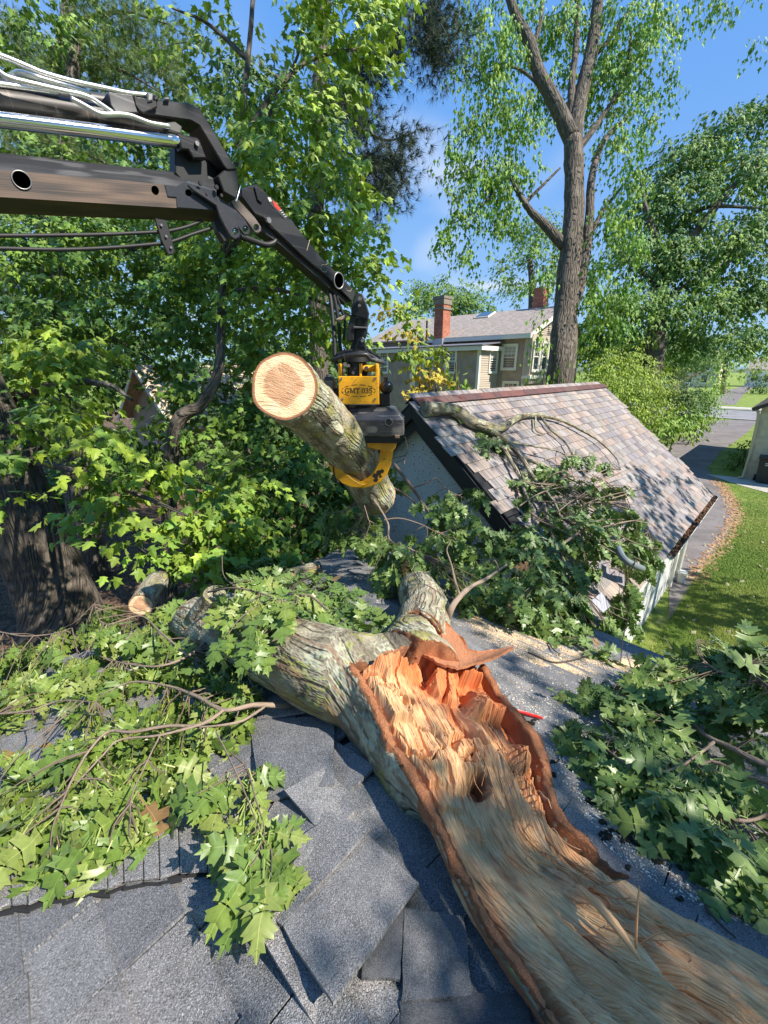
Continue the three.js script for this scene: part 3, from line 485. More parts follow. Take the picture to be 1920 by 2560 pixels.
{ // the taupe clapboard house behind the garage
  const H = thing('house', 'taupe clapboard house with cream trim and brick chimney behind the garage roof', 'house', G(25, 0, -15));
  const nF = GU.clone().negate(), nS = GW.clone();
  const AF = 22.4, AR = 24.6, BC = -13.98, BK = -12.2, BL = -27, top = 5.62, eave = 6.33;
  part('wall', [gbox(AF + 0.02, AR, 0, top - 0.05, BL, BC - 0.02), gbox(AR + 0.02, 32.6, 0, eave, BL, BK - 0.02)], M.sidingShaded, H);
  part('siding', clapboards(G(AF, 0, BL), G(AF, 0, BC), 0.4, top - 0.25, nF), M.sidingShaded, H, { kind: 'stuff' });
  part('siding', clapboards(G(AF, 0, BC), G(AR, 0, BC), 0.4, top - 0.25, nS), M.sidingLit, H, { kind: 'stuff' });
  part('siding', clapboards(G(AR, 0, BC), G(AR, 0, BK), 0.4, eave - 0.2, nF), M.sidingShaded, H, { kind: 'stuff' });
  part('siding', clapboards(G(AR, 0, BK), G(32.6, 0, BK), 0.4, eave - 0.05, nS), M.sidingLit, H, { kind: 'stuff' });
  for (const [a, b] of [[AF, BC], [AR, BK]]) part('corner_board', gbox(a - 0.035, a + 0.13, 0.3, (a === AF ? top : eave) - 0.22, b - 0.13, b + 0.035), M.whiteTrim, H);
  part('corner_board', gbox(AF - 0.035, AF + 0.06, 0.3, top - 0.22, -19.2, -18.75), M.whiteTrim, H);
  // low front roof with its cream cornice
  part('cornice', [gbox(AF - 0.25, AF - 0.21, top - 0.24, top, BL, BC + 0.28), gbox(AF - 0.2, AR - 0.02, top - 0.24, top, BC + 0.24, BC + 0.28), gbox(AF - 0.2, AF - 0.02, top - 0.24, top - 0.2, BL, BC + 0.23)], M.whiteTrim, H);
  part('flat_roof', slab([G(AF - 0.3, top + 0.06, BL), G(AF - 0.3, top + 0.06, BC + 0.32), G(AR + 0.2, top + 0.34, BC + 0.32), G(AR + 0.2, top + 0.34, BL)], V(0, 1, 0).addScaledVector(GU, -0.1).normalize(), 0.07), M.membrane, H);
  // main gabled roof
  const ar = 28.6, yr = 8.0, k = (yr - eave) / (ar - AR), yM = (a) => yr - k * Math.abs(a - ar), b0 = -25.5, b1 = BK + 0.35;
  const nM = V(0, 1, 0).addScaledVector(GU, -k).normalize();
  const rf = part('roof', [slab([G(24.2, yM(24.2) + 0.12, b0), G(24.2, yM(24.2) + 0.12, b1), G(ar, yr + 0.12, b1), G(ar, yr + 0.12, b0)], nM, 0.1), slab([G(ar, yr + 0.12, b0), G(ar, yr + 0.12, b1), G(33, yM(33) + 0.12, b1), G(33, yM(33) + 0.12, b0)], V(0, 1, 0).addScaledVector(GU, k).normalize(), 0.1)], M.roofFar, H);
  uvPlane(rf.geometry);
  const gb = slab([G(AR, eave, BK), G(32.6, eave, BK), G(ar, yr + 0.02, BK)], nS, 0.1); part('gable', uvMetres(gb), M.sidingLit, H);
  part('siding', clapTri(BK, AR, 32.6, ar, eave, yr, nS), M.sidingLit, H, { kind: 'stuff' });
  part('eave_trim', [gbox(24.16, 24.2, yM(24.2) - 0.14, yM(24.2) + 0.1, -19.6, b1), slab([G(24.2, yM(24.2) + 0.1, b1 + 0.03), G(ar, yr + 0.1, b1 + 0.03), G(ar, yr - 0.16, b1 + 0.03), G(24.2, yM(24.2) - 0.16, b1 + 0.03)], nS, 0.03), slab([G(33, yM(33) + 0.1, b1 + 0.03), G(ar, yr + 0.1, b1 + 0.03), G(ar, yr - 0.16, b1 + 0.03), G(33, yM(33) - 0.16, b1 + 0.03)], nS, 0.03)], M.whiteTrim, H);
  // chimneys, vent, skylight
  const ch = onPlane(1103, 838, G(24.4, 5.9, 0), nF.clone()), cb = ch.dot(GW);
  part('chimney', [gbox(24.05, 24.85, 5.5, 8.6, cb - 0.36, cb + 0.36)], M.brick, H, { label: 'brick chimney with a stepped cap' });
  part('chimney_cap', [gbox(23.98, 24.92, 8.0, 8.12, cb - 0.43, cb + 0.43), gbox(24.0, 24.9, 8.3, 8.62, cb - 0.41, cb + 0.41), gbox(23.96, 24.94, 8.63, 8.78, cb - 0.45, cb + 0.45)], std({ map: T.speck, color: lin(0.3, 0.26, 0.2), roughness: 0.95 }), H);
  part('flashing', gbox(24.0, 24.9, 5.6, 6.25, cb - 0.4, cb + 0.4), std({ color: lin(0.45, 0.46, 0.47), roughness: 0.5, metalness: 0.4 }), H);
  const c2 = G(ar + 0.4, 0, BK - 1.1); part('chimney', gbox(ar, ar + 0.7, 7.6, 9.3, BK - 1.9, BK - 1.2), M.brick, H, { label: 'orange brick chimney by the big trunk' });
  const c3 = onPlane(1042, 840, G(30, 6, 0), nF.clone()).dot(GW); part('chimney', gbox(29.6, 30.2, 6, 8.2, c3 - 0.3, c3 + 0.3), M.brick, H, { label: 'small distant brick chimney at left' });
  const vp = onPlane(1066, 850, G(23.6, 5.8, 0), nF.clone()).dot(GW); part('vent_pipe', limb([G(23.6, 5.7, vp), G(23.6, 6.5, vp), G(23.6, 7.35, vp)], [0.06, 0.06], { wave: 0 }), M.felt, H);
  const sk = onPlane(1212, 790, G(28, yM(28) + 0.1, -15), nM), sa = sk.dot(GU), sb = sk.dot(GW), B3 = new THREE.Matrix4().makeBasis(GW, GU.clone().setY(k).normalize(), nM.clone()).setPosition(sk);
  part('skylight', boxAt(1.15, 1.0, 0.22, B3), M.whiteTrim, H); part('skylight_glass', boxAt(1.0, 0.85, 0.02, B3.clone().multiply(new THREE.Matrix4().makeTranslation(0, 0, 0.122))), M.windowGlass, H);
  // windows
  const put = (px, py, a, w, h, o) => windowAt(H, onPlane(px, py, G(a, 0, 0), nF), nF, w, h, o);
  put(1128, 903, AF, 0.66, 1.25); put(1072, 903, AF, 0.66, 1.25, { blind: 1 }); put(960, 905, AF, 0.7, 1.35); put(1274, 893, AR, 0.82, 1.28, { blind: 1 }); put(1275, 985, AR, 0.9, 1.3);
  windowAt(H, onPlane(1232, 901, G(0, 0, BC), nS), nS, 0.78, 1.28, { blind: 1 });
  const bw = onPlane(1350, 892, G(0, 0, BK + 0.45), nS);
  part('bay', gbox(bw.dot(GU) - 1.1, bw.dot(GU) + 1.1, bw.y - 1.5, bw.y + 1.2, BK, BK + 0.43), M.sidingLit, H); part('bay_sill', gbox(bw.dot(GU) - 1.2, bw.dot(GU) + 1.2, bw.y - 1.22, bw.y - 1.05, BK, BK + 0.55), M.whiteTrim, H);
  for (const d of [-0.55, 0.55]) windowAt(H, bw.clone().addScaledVector(GU, d), nS, 0.72, 1.5);
}
function uvPlane(g) { const p = g.attributes.position, uv = new Float32Array(p.count * 2); for (let i = 0; i < p.count; i++) { const v = V(p.getX(i), p.getY(i), p.getZ(i)); uv[2 * i] = v.dot(GW); uv[2 * i + 1] = v.dot(GU) * 1.06; } g.setAttribute('uv', new THREE.BufferAttribute(uv, 2)); }
function clapTri(b, a0, a1, ap, y0, y1, n) { const geo = []; for (let y = y0; y < y1 - 0.1; y += 0.11) { const t = (y - y0 + 0.06) / (y1 - y0); geo.push(clapboards(G(lerp(a0, ap, t), 0, b), G(lerp(a1, ap, t), 0, b), y, y + 0.11, n, 0.11)); } return geo; }
{ // a tan house half hidden behind the maples on the left
  const H = thing('cottage', 'tan gabled house half hidden behind the maple leaves at left', 'house', at(345, 1040, 17).setY(0));
  const c = at(345, 912, 17), a = c.dot(GU), b = c.dot(GW), y = c.y;
  part('wall', [gbox(a + 0.3, a + 8, 0, y - 2.0, b - 2.9, b + 2.9)], std({ map: T.speck, color: lin(0.55, 0.44, 0.33) }), H);
  const gsh = slab([G(a + 0.3, y - 2.0, b - 2.9), G(a + 0.3, y - 2.0, b + 2.9), G(a + 0.3, y - 0.1, b)], GU.clone().negate(), 0.1); part('gable', gsh, std({ map: T.speck, color: lin(0.55, 0.44, 0.33) }), H);
  for (const s of [-1, 1]) { const g = slab([G(a - 0.2, y, b), G(a + 8.3, y, b), G(a + 8.3, y - 2.3, b + s * 3.4), G(a - 0.2, y - 2.3, b + s * 3.4)], V(0, 1, 0).addScaledVector(GW, s * 0.68).normalize(), 0.1); part('roof', uvMetres(g), M.roofTan, H); part('rake_trim', slab([G(a - 0.24, y - 0.02, b), G(a - 0.24, y - 2.3, b + s * 3.4), G(a - 0.24, y - 2.5, b + s * 3.4), G(a - 0.24, y - 0.22, b)], GU.clone().negate(), 0.04), M.whiteTrim, H); }
  windowAt(H, G(a + 0.3, y - 3.2, b - 0.6), GU.clone().negate(), 0.8, 1.3);
}
{ // cream outbuilding at the right edge
  const H = thing('outbuilding', 'cream stucco outbuilding with dark eaves at the right edge', 'outbuilding', G(26, 0, 2));
  const a0 = 22.86, a1 = 32, b0 = -1.1, b1 = 6.4, ye = 2.95, bm = 2.6, yp = 4.9;
  part('wall', [gbox(a0, a1, 0, ye, b0, b1)], M.cream, H);
  part('gable', slab([G(a0, ye, b0), G(a0, ye, b1), G(a0, yp - 0.05, bm)], GU.clone().negate(), 0.2), M.cream, H);
  for (const s of [-1, 1]) { const be = s < 0 ? b0 - 0.3 : b1 + 0.3, k = (yp - ye) / (bm - b0), yE = yp - k * Math.abs(be - bm); part('roof', slab([G(a0 - 0.3, yp + 0.1, bm), G(a1 + 0.3, yp + 0.1, bm), G(a1 + 0.3, yE + 0.1, be), G(a0 - 0.3, yE + 0.1, be)], V(0, 1, 0).addScaledVector(GW, s * k).normalize(), 0.14), std({ map: T.speck, color: lin(0.09, 0.07, 0.06), roughness: 0.9 }), H); }
  part('downspout', limb([G(a0 - 0.06, ye - 0.05, b0 - 0.25), G(a0 - 0.08, ye - 0.3, b0 - 0.05), G(a0 - 0.08, 1.5, b0 + 0.02), G(a0 - 0.08, 0.2, b0 + 0.02), G(a0 - 0.25, 0.06, b0 - 0.1)], [0.05, 0.05], { wave: 0, round: 8 }), std({ color: lin(0.6, 0.5, 0.33) }), H);
  // wheeled bin against its wall
  const c = onY(1908, 1207), B = thing('wheeled_bin', 'dark wheeled rubbish bin with white lettering beside the cream wall', 'rubbish bin', c);
  const dk = std({ color: lin(0.022, 0.026, 0.026), roughness: 0.55 }), f = c.clone().setY(0).normalize().negate(), X = V(0, 1, 0).cross(f).normalize(), m = new THREE.Matrix4().makeBasis(X, UP, f).setPosition(c);
  const body = new THREE.BoxGeometry(0.62, 0.92, 0.68, 1, 1, 1).toNonIndexed(), p = body.attributes.position; for (let i = 0; i < p.count; i++) if (p.getY(i) < 0) { p.setX(i, p.getX(i) * 0.82); p.setZ(i, p.getZ(i) * 0.78); } body.computeVertexNormals(); body.translate(0, 0.52, 0);
  const put = (g) => g.applyMatrix4(m);
  part('body', put(body), dk, B); const lid = new RoundedBoxGeometry(0.68, 0.09, 0.76, 2, 0.03); lid.translate(0, 1.04, 0.02); part('lid', put(lid), dk, B);
  for (const s of [-1, 1]) { const w = new THREE.CylinderGeometry(0.13, 0.13, 0.06, 16); w.rotateZ(Math.PI / 2); w.translate(s * 0.32, 0.13, -0.25); part('wheel', put(w), dk, B); }
  const h = new THREE.CylinderGeometry(0.018, 0.018, 0.5, 8); h.rotateZ(Math.PI / 2); h.translate(0, 0.98, -0.42); part('handle', put(h), dk, B);
  part('lettering', [0, 1].map((k) => { const g = new THREE.BoxGeometry(0.16, 0.035, 0.004); g.translate(-0.02, 0.83 - 0.07 * k, 0.338); return put(g); }), std({ color: lin(0.6, 0.6, 0.58) }), B);
}
{ // cream house across the street and a white one past it
  const H = thing('house', 'pale cream house behind the spreading tree across the street', 'house', onY(1715, 968));
  const c = onY(1715, 968), a = c.dot(GU), b = c.dot(GW);
  part('wall', gbox(a, a + 9, 0, 6.2, b - 5, b + 5.5), M.cream, H);
  part('roof', [slab([G(a - 0.4, 6.0, b - 5.4), G(a - 0.4, 6.0, b + 5.9), G(a + 4.5, 8.8, b + 5.9), G(a + 4.5, 8.8, b - 5.4)], V(0, 1, 0).addScaledVector(GU, -0.57).normalize(), 0.15), slab([G(a + 9.4, 6.0, b - 5.4), G(a + 9.4, 6.0, b + 5.9), G(a + 4.5, 8.8, b + 5.9), G(a + 4.5, 8.8, b - 5.4)], V(0, 1, 0).addScaledVector(GU, 0.57).normalize(), 0.15)], M.roofFar, H);
  for (const d of [-3, 0.2, 3.2]) for (const y of [2, 4.8]) windowAt(H, G(a, y, b + d), GU.clone().negate(), 1.3, 1.7, { trim: 0.2 });
  windowAt(H, G(a + 2.5, 4, b + 5.5), GW.clone(), 1, 2.2, { trim: 0.2 });
  part('corner_board', gbox(a - 0.06, a + 0.3, 0, 6, b + 5.25, b + 5.56), M.whiteTrim, H);
  const c2 = onY(1925, 968), a2 = c2.dot(GU), b2 = c2.dot(GW), H2 = thing('house', 'white house far off at the right end of the street view', 'house', c2);
  part('wall', gbox(a2, a2 + 8, 0, 4.2, b2 - 5, b2 + 8), std({ color: lin(0.75, 0.76, 0.78) }), H2); part('roof', slab([G(a2 - 0.4, 4.1, b2 - 5.4), G(a2 - 0.4, 4.1, b2 + 8.4), G(a2 + 5, 7, b2 + 8.4), G(a2 + 5, 7, b2 - 5.4)], V(0, 1, 0).addScaledVector(GU, -0.55).normalize(), 0.15), M.roofFar, H2);
  for (const d of [-3.5, -1, 2]) windowAt(H2, G(a2, 2.2, b2 + d), GU.clone().negate(), 1.2, 1.6, { trim: 0.15 });
  const ac = onY(1716, 972).addScaledVector(GU, -2), A = thing('air_conditioner', 'grey air conditioning unit at the foot of the cream house', 'air conditioner', ac), B = new THREE.Matrix4().makeBasis(GW, UP, GU.clone().negate()).setPosition(ac);
  const at4 = (x, y, z) => B.clone().multiply(new THREE.Matrix4().makeTranslation(x, y, z));
  part('casing', boxAt(1.3, 1.3, 1.0, at4(0, 0.65, 0), 0.04), std({ color: lin(0.22, 0.23, 0.22) }), A); part('grille', [0, 1, 2, 3, 4, 5, 6].map((i) => boxAt(1.1, 0.05, 0.03, at4(0, 0.25 + 0.14 * i, 0.51))), std({ color: lin(0.06, 0.06, 0.06) }), A);
}

// ---------- leaves ----------
function leafFrom(outline, centre, fold = 0.22, droop = 0.15) { // a fan of triangles round a point on the midrib, folded and drooping
  const pos = [], uv = [], z = (x, y) => -fold * Math.abs(x) - droop * y * y + 0.02 * Math.sin(9 * y + 5 * x);
  const full = [...outline, ...outline.slice(1, -1).reverse().map(([x, y]) => [-x, y])];
  for (let i = 0; i < full.length; i++) { const a = full[i], b = full[(i + 1) % full.length]; for (const [x, y] of [centre, a, b]) { pos.push(x, y, z(x, y)); uv.push(x + 0.5, y); } }
  const g = new THREE.BufferGeometry(); g.setAttribute('position', new THREE.Float32BufferAttribute(pos, 3)); g.setAttribute('uv', new THREE.Float32BufferAttribute(uv, 2)); g.computeVertexNormals(); return g;
}
const LEAF = {};
LEAF.maple = leafFrom([[0, 0], [0.30, 0.03], [0.24, 0.20], [0.52, 0.46], [0.22, 0.46], [0.20, 0.62], [0, 0.98]], [0, 0.3]);
LEAF.oval = leafFrom([[0, 0], [0.22, 0.3], [0.19, 0.6], [0, 1]], [0, 0.42], 0.3, 0.2);
LEAF.silver = leafFrom([[0, 0], [0.34, 0.36], [0.14, 0.45], [0, 1]], [0, 0.32], 0.25, 0.2);
LEAF.tuft = (() => { const pos = [], R = rng(4); for (let i = 0; i < 16; i++) { const a = 6.28 * R(), e = 0.25 + 0.75 * R(), d = V(Math.cos(a) * e, 0.9 - 0.5 * e + 0.2 * R(), Math.sin(a) * e), s = V(-Math.sin(a), 0.2, Math.cos(a)).multiplyScalar(0.02), b = V(0, 0.12 * R(), 0); for (const v of [b.clone().sub(s), b.clone().add(s), d]) pos.push(v.x, v.y, v.z); } const g = new THREE.BufferGeometry(); g.setAttribute('position', new THREE.Float32BufferAttribute(pos, 3)); g.computeVertexNormals(); return g; })();
// pin oak: pairs of bristle-tipped lobes on both sides of a pale midrib
const oakSide = [[0, 0], [0.04, 0.10], [0.19, 0.10], [0.13, 0.20], [0.105, 0.26], [0.35, 0.34], [0.28, 0.40], [0.30, 0.50], [0.16, 0.46], [0.115, 0.52], [0.31, 0.67], [0.23, 0.69], [0.22, 0.78], [0.12, 0.71], [0.09, 0.78], [0.13, 0.92], [0.05, 0.90], [0, 1.04]];
function oakLeaf(seed) {
  const R = rng(seed), pos = [], uv = [], bend = 0.1 + 0.45 * R(), cup = (R() - 0.35) * 0.7, tw = (R() - 0.5) * 0.6, side = oakSide.map(([x, y]) => [x * (0.92 + 0.2 * R()), y + 0.02 * (R() - 0.5)]);
  const P = (x, y) => { const zz = cup * Math.abs(x) * 0.9 - bend * y * y * 0.6 + tw * x * y + 0.035 * Math.sin(14 * y + 6 * Math.abs(x)); return [x + 0.05 * Math.sin(4 * y + seed), y, zz]; };
  const tri = (...q) => { for (const [x, y] of q) { pos.push(...P(x, y)); uv.push(x + 0.5, y); } };
  for (const s of [1, -1]) for (let i = 0; i < side.length - 1; i++) { const a = side[i], b = side[i + 1]; const A = [s * a[0], a[1]], B = [s * b[0], b[1]]; const ma = [0, clamp(a[1] * 0.93)], mb = [0, clamp(b[1] * 0.93)];
    if (i === 0 || i === side.length - 2) { s > 0 ? tri([0, i ? ma[1] : 0], A[0] || A[1] ? (i ? A : B) : B, i ? B : [0, mb[1]]) : tri([0, i ? ma[1] : 0], i ? B : [0, mb[1]], i ? A : B); continue; }
    s > 0 ? tri(ma, A, B) : tri(ma, B, A); if (Math.abs(mb[1] - ma[1]) > 0.004) s > 0 ? tri(ma, B, mb) : tri(ma, mb, B); }
  // petiole
  for (const [a, b] of [[[0, -0.28, 0.05], [0.0, 0.0, 0]]]) { for (const v of [[a[0] - 0.012, a[1], a[2]], [a[0] + 0.012, a[1], a[2]], [b[0] + 0.014, b[1], b[2]], [a[0] - 0.012, a[1], a[2]], [b[0] + 0.014, b[1], b[2]], [b[0] - 0.014, b[1], b[2]]]) { pos.push(...v); uv.push(0.5, 0.02); } }
  const g = new THREE.BufferGeometry(); g.setAttribute('position', new THREE.Float32BufferAttribute(pos, 3)); g.setAttribute('uv', new THREE.Float32BufferAttribute(uv, 2)); return smooth(g);
}
const smooth = (g) => { const s = mergeVertices(g, 1e-5); s.computeVertexNormals(); return s.toNonIndexed(); };
LEAF.oak = [1, 2, 3, 4, 5, 6, 7, 8].map((k) => oakLeaf(k * 31));
T.leafVein = tex(256, 256, (u, v) => { const x = Math.abs(u - 0.5), y = v, rib = x < 0.009, side = Math.abs(((y - x * 0.75) * 6.2) % 1 - 0.5) < 0.045 && x < 0.36, n = 0.85 + 0.3 * pn(u, v, 16, 16, 3), k = rib ? 1.5 : side ? 1.16 : n; return [0.5 * k * (rib ? 1.15 : 1), 0.5 * k, 0.5 * k * (rib ? 1.4 : 1)]; });
const leafMat = (c, o = {}) => phy({ color: lin(...c), transmission: 0.34, thickness: 0, roughness: 0.72, ior: 1.4, clearcoat: o.coat ?? 0.14, clearcoatRoughness: 0.35, side: THREE.DoubleSide, ...(o.map ? { map: o.map } : {}) });
M.leaf = leafMat([0.19, 0.32, 0.042]);
M.needle = phy({ color: lin(0.12, 0.20, 0.065), roughness: 0.8, transmission: 0.2, thickness: 0, side: THREE.DoubleSide });

// ---------- crowns ----------
function leafMatrix(p, tip, nrm, s) { const Y = tip.clone().normalize(), Z = nrm.clone().addScaledVector(Y, -nrm.dot(Y)).normalize(), X = Y.clone().cross(Z); return new THREE.Matrix4().makeBasis(X.multiplyScalar(s), Y.multiplyScalar(s), Z.multiplyScalar(s)).setPosition(p); }
const rv = (R) => { const z = 2 * R() - 1, a = 6.283 * R(), r = Math.sqrt(1 - z * z); return V(r * Math.cos(a), z, r * Math.sin(a)); };
// blobs: [px, py, Z, radius, squash?] or {p, r}; leaves in sprays that hang from unseen twigs
function crown(tree, blobs, o) {
  const R = rng(o.seed), mats = [], cols = [], k = o.size, twigs = [];
  for (const q of blobs) {
    const c = q.p ? q.p : at(q[0], q[1], q[2]), r = q.p ? q.r : q[3], sq = (q.p ? q.sq : q[4]) ?? 0.85;
    const nL = Math.round((o.cover ?? 2.4) * 3.1 * r * r / (0.5 * k * k) * (q.d ?? 1)), per = o.per ?? 12, nS = Math.max(1, Math.round(nL / per));
    for (let i = 0; i < nS; i++) {
      const d = rv(R), rad = r * Math.pow(R(), o.bias ?? 0.42), p = c.clone().add(V(d.x * rad, d.y * rad * sq, d.z * rad));
      if (vn(p.x * (o.gapF ?? 1.1) + o.seed, p.y * (o.gapF ?? 1.1), p.z * (o.gapF ?? 1.1)) < (o.gap ?? 0.3)) continue;
      const out = d.clone().setY(d.y * 0.3 - (o.hang ?? 0.35)).normalize(), tone = 0.75 + 0.5 * R(), warm = R();
      const sl = k * (o.spread ?? 3.2);
      if (o.twigs && R() < o.twigs) twigs.push([p.clone().addScaledVector(out, -sl * 0.9), p.clone().addScaledVector(out, sl * 0.6)]);
      for (let j = 0; j < per; j++) {
        const t = (j / per - 0.35) * sl * 1.5, s = rv(R).multiplyScalar(sl * 0.34), lp = p.clone().addScaledVector(out, t).add(s.setY(s.y * 0.55));
        const tip = out.clone().multiplyScalar(0.8).add(rv(R).multiplyScalar(0.75)).add(V(0, -(o.droop ?? 0.55), 0));
        const nrm = V(0, 1, 0).addScaledVector(d, 0.45).add(rv(R).multiplyScalar(o.tumble ?? 0.65));
        mats.push(leafMatrix(lp, tip, nrm, k * (0.7 + 0.6 * R())));
        const z = tone * (0.8 + 0.4 * R()), c0 = o.tint ? o.tint(warm, R, p) : [1, 1, 1]; cols.push(lin(z * c0[0], z * c0[1], z * c0[2]));
      }
    }
  }
  const m = stuffInst(o.name ?? 'crown', o.geo ?? LEAF.maple, o.mat ?? M.leaf, mats, tree, cols);
  if (twigs.length) part('twig', twigs.map(([a, b]) => { const mid = a.clone().lerp(b, 0.5).add(V(0, 0.02, 0)); return limb([a, mid, b], [0.006 * (o.tw ?? 1), 0.003 * (o.tw ?? 1)], { seg: 2, round: 4, cap: false, wave: 0 }); }), o.twigMat ?? M.twigDark, tree, { kind: 'stuff' });
  return mats.length;
}
const path = (l) => l.map(([x, y, z]) => at(x, y, z));
const trunk = (tree, name, l, r, o = {}) => part(name, limb(l[0].isVector3 ? l : path(l), r, { round: 14, seg: 8, wave: 0.12, seed: (o.seed ?? 3), ...o }), o.mat ?? M.bark, tree);
const foot = (px, py) => onY(px, py);
let nLeaves = 0;
const yellowGreen = (w) => mix3([0.8, 0.9, 0.8], [1.9, 1.5, 0.9], w), plain = (w) => mix3([0.55, 0.7, 0.8], [1.2, 1.12, 0.8], w);

{ // young maple with a leaning trunk: fills the upper middle left
  const t = thing('maple_tree', 'bright green maple whose lit boughs hang behind the black crane jib', 'tree', at(440, 1150, 6.6).setY(0));
  const base = at(440, 1150, 6.6); const b0 = base.clone().setY(0).add(V(-0.5, 0, 0.2));
  trunk(t, 'trunk', [b0, at(430, 1110, 6.6), at(505, 1010, 6.5), at(545, 930, 6.4), at(552, 820, 6.4), at(560, 640, 6.4), at(590, 420, 6.5), at(620, 150, 6.6), at(640, -100, 6.6)], [0.13, 0.11, 0.085, 0.075, 0.062, 0.055, 0.05, 0.04, 0.03]);
  for (const [l, r] of [[[[560, 640, 6.4], [640, 560, 6.2], [760, 520, 6.0], [880, 590, 5.9]], [0.05, 0.015]], [[[575, 520, 6.4], [640, 300, 6.2], [760, 160, 6.2], [900, 120, 6.3]], [0.055, 0.015]], [[[590, 420, 6.5], [700, 240, 6.4], [760, 100, 6.4]], [0.045, 0.015]], [[[555, 740, 6.4], [640, 720, 6.0], [760, 740, 5.9], [900, 800, 6.2]], [0.04, 0.012]], [[[620, 150, 6.6], [520, 60, 6.6], [430, 20, 6.4]], [0.04, 0.012]]]) trunk(t, 'limb', l, r, { round: 8 });
  nLeaves += crown(t, [[690, 40, 6.2, 1.0], [830, 40, 6.3, 0.85], [960, 10, 6.4, 0.6], [560, 110, 6.4, 1.0], [740, 190, 6.1, 0.85], [870, 170, 6.2, 0.6], [640, 330, 6.0, 0.8], [770, 320, 6.0, 0.6], [700, 450, 5.7, 0.7], [830, 430, 5.8, 0.5], [900, 470, 5.8, 0.35], [690, 560, 5.8, 0.6], [800, 570, 5.7, 0.5], [880, 590, 5.7, 0.35], [950, 610, 5.8, 0.28], [940, 690, 5.9, 0.35], [840, 690, 5.8, 0.5], [740, 690, 6.2, 0.6], [640, 740, 6.4, 0.7], [760, 810, 6.4, 0.55], [860, 830, 6.5, 0.5], [930, 780, 6.5, 0.4], [980, 850, 6.8, 0.4], [570, 620, 6.6, 0.8], [500, 480, 6.8, 0.9]], { seed: 101, size: 0.112, cover: 2.1, tint: yellowGreen, twigs: 0.10, gap: 0.32 });
}
{ // the deep green maple filling the left middle distance
  const t = thing('maple_tree', 'deep green maple filling the shade below the crane boom at left', 'tree', at(210, 1100, 8.5).setY(0));
  trunk(t, 'trunk', [at(180, 1180, 8.6).setY(0), at(185, 1100, 8.6), at(160, 900, 8.6), at(150, 700, 8.6), at(160, 420, 8.6), at(190, 100, 8.6)], [0.26, 0.22, 0.19, 0.17, 0.14, 0.1]);
  for (const [l, r] of [[[[155, 760, 8.6], [300, 640, 8.2], [430, 600, 7.8]], [0.08, 0.02]], [[[152, 840, 8.6], [260, 840, 7.8], [380, 900, 7.2]], [0.06, 0.02]], [[[158, 600, 8.6], [60, 500, 8.2], [-40, 460, 8.0]], [0.07, 0.02]]]) trunk(t, 'limb', l, r, { round: 8 });
  nLeaves += crown(t, [[60, 640, 7.6, 1.1], [220, 640, 7.8, 1.2], [380, 640, 7.6, 1.1], [500, 700, 7.4, 0.9], [60, 820, 7.2, 1.0], [220, 800, 7.6, 1.0], [400, 800, 7.4, 0.9], [520, 830, 7.3, 0.7], [120, 960, 6.8, 0.9], [460, 960, 7.2, 0.6], [560, 1000, 7.4, 0.7], [640, 900, 7.6, 0.8], [420, 480, 8.2, 1.2], [250, 460, 8.4, 1.2], [80, 440, 8.2, 1.2], [640, 1080, 7.2, 0.8], [520, 1120, 6.8, 0.7], [380, 1090, 6.6, 0.6], [680, 1000, 7.6, 0.8]], { seed: 202, size: 0.115, cover: 2.1, tint: plain, twigs: 0.06, gap: 0.3 });
}
{ // near low boughs on the great dark trunk
  const t = thing('old_maple_tree', 'huge dark shaded trunk at the left edge with low leafy boughs before it', 'tree', at(150, 1500, 7.0).setY(0));
  const b = at(150, 1510, 7.2).setY(-0.1);
  trunk(t, 'trunk', [b, b.clone().setY(0.45), b.clone().setY(1.2).add(V(-0.06, 0, 0)), b.clone().setY(2.4).add(V(-0.2, 0, 0)), b.clone().setY(4.5).add(V(-0.5, 0, 0)), b.clone().setY(8).add(V(-1.2, 0, -0.2)), b.clone().setY(12).add(V(-2, 0, -0.4))], [0.78, 0.60, 0.52, 0.48, 0.44, 0.36, 0.26], { round: 24, wave: 0.12 });
  for (const [l, r] of [[[[20, 1000, 6.8], [140, 960, 5.6], [260, 960, 4.8], [330, 1000, 4.4]], [0.07, 0.012]], [[[60, 1150, 6.7], [200, 1180, 5.4], [330, 1230, 4.6], [470, 1290, 4.3]], [0.06, 0.012]], [[[70, 1080, 6.7], [80, 1060, 5.2], [120, 1100, 4.4]], [0.05, 0.01]]]) trunk(t, 'limb', l, r, { round: 8 });
  nLeaves += crown(t, [[70, 1080, 4.6, 0.34, 0.5], [160, 1040, 4.5, 0.36, 0.5], [240, 1100, 4.4, 0.30, 0.5], [120, 930, 4.9, 0.42, 0.6], [40, 1160, 4.4, 0.28, 0.5], [230, 1190, 4.4, 0.26, 0.6], [270, 1260, 4.4, 0.32, 0.6], [330, 1300, 4.3, 0.26, 0.6], [200, 1300, 4.4, 0.22, 0.7], [360, 1380, 4.4, 0.28, 0.7], [410, 1190, 4.8, 0.4, 0.7], [460, 1310, 4.6, 0.32, 0.6], [540, 1260, 4.8, 0.4, 0.6], [520, 1400, 4.5, 0.3, 0.7], [590, 1330, 4.9, 0.4, 0.8], [460, 1410, 4.5, 0.26, 0.7], [620, 1200, 5.4, 0.5], [180, 870, 5.4, 0.5, 0.6], [40, 900, 5.4, 0.5, 0.6], [0, 1250, 4.6, 0.2, 0.5]], { seed: 303, size: 0.12, cover: 2.2, tint: yellowGreen, gap: 0.28, twigs: 0.1, spread: 2.4, per: 9 });
}
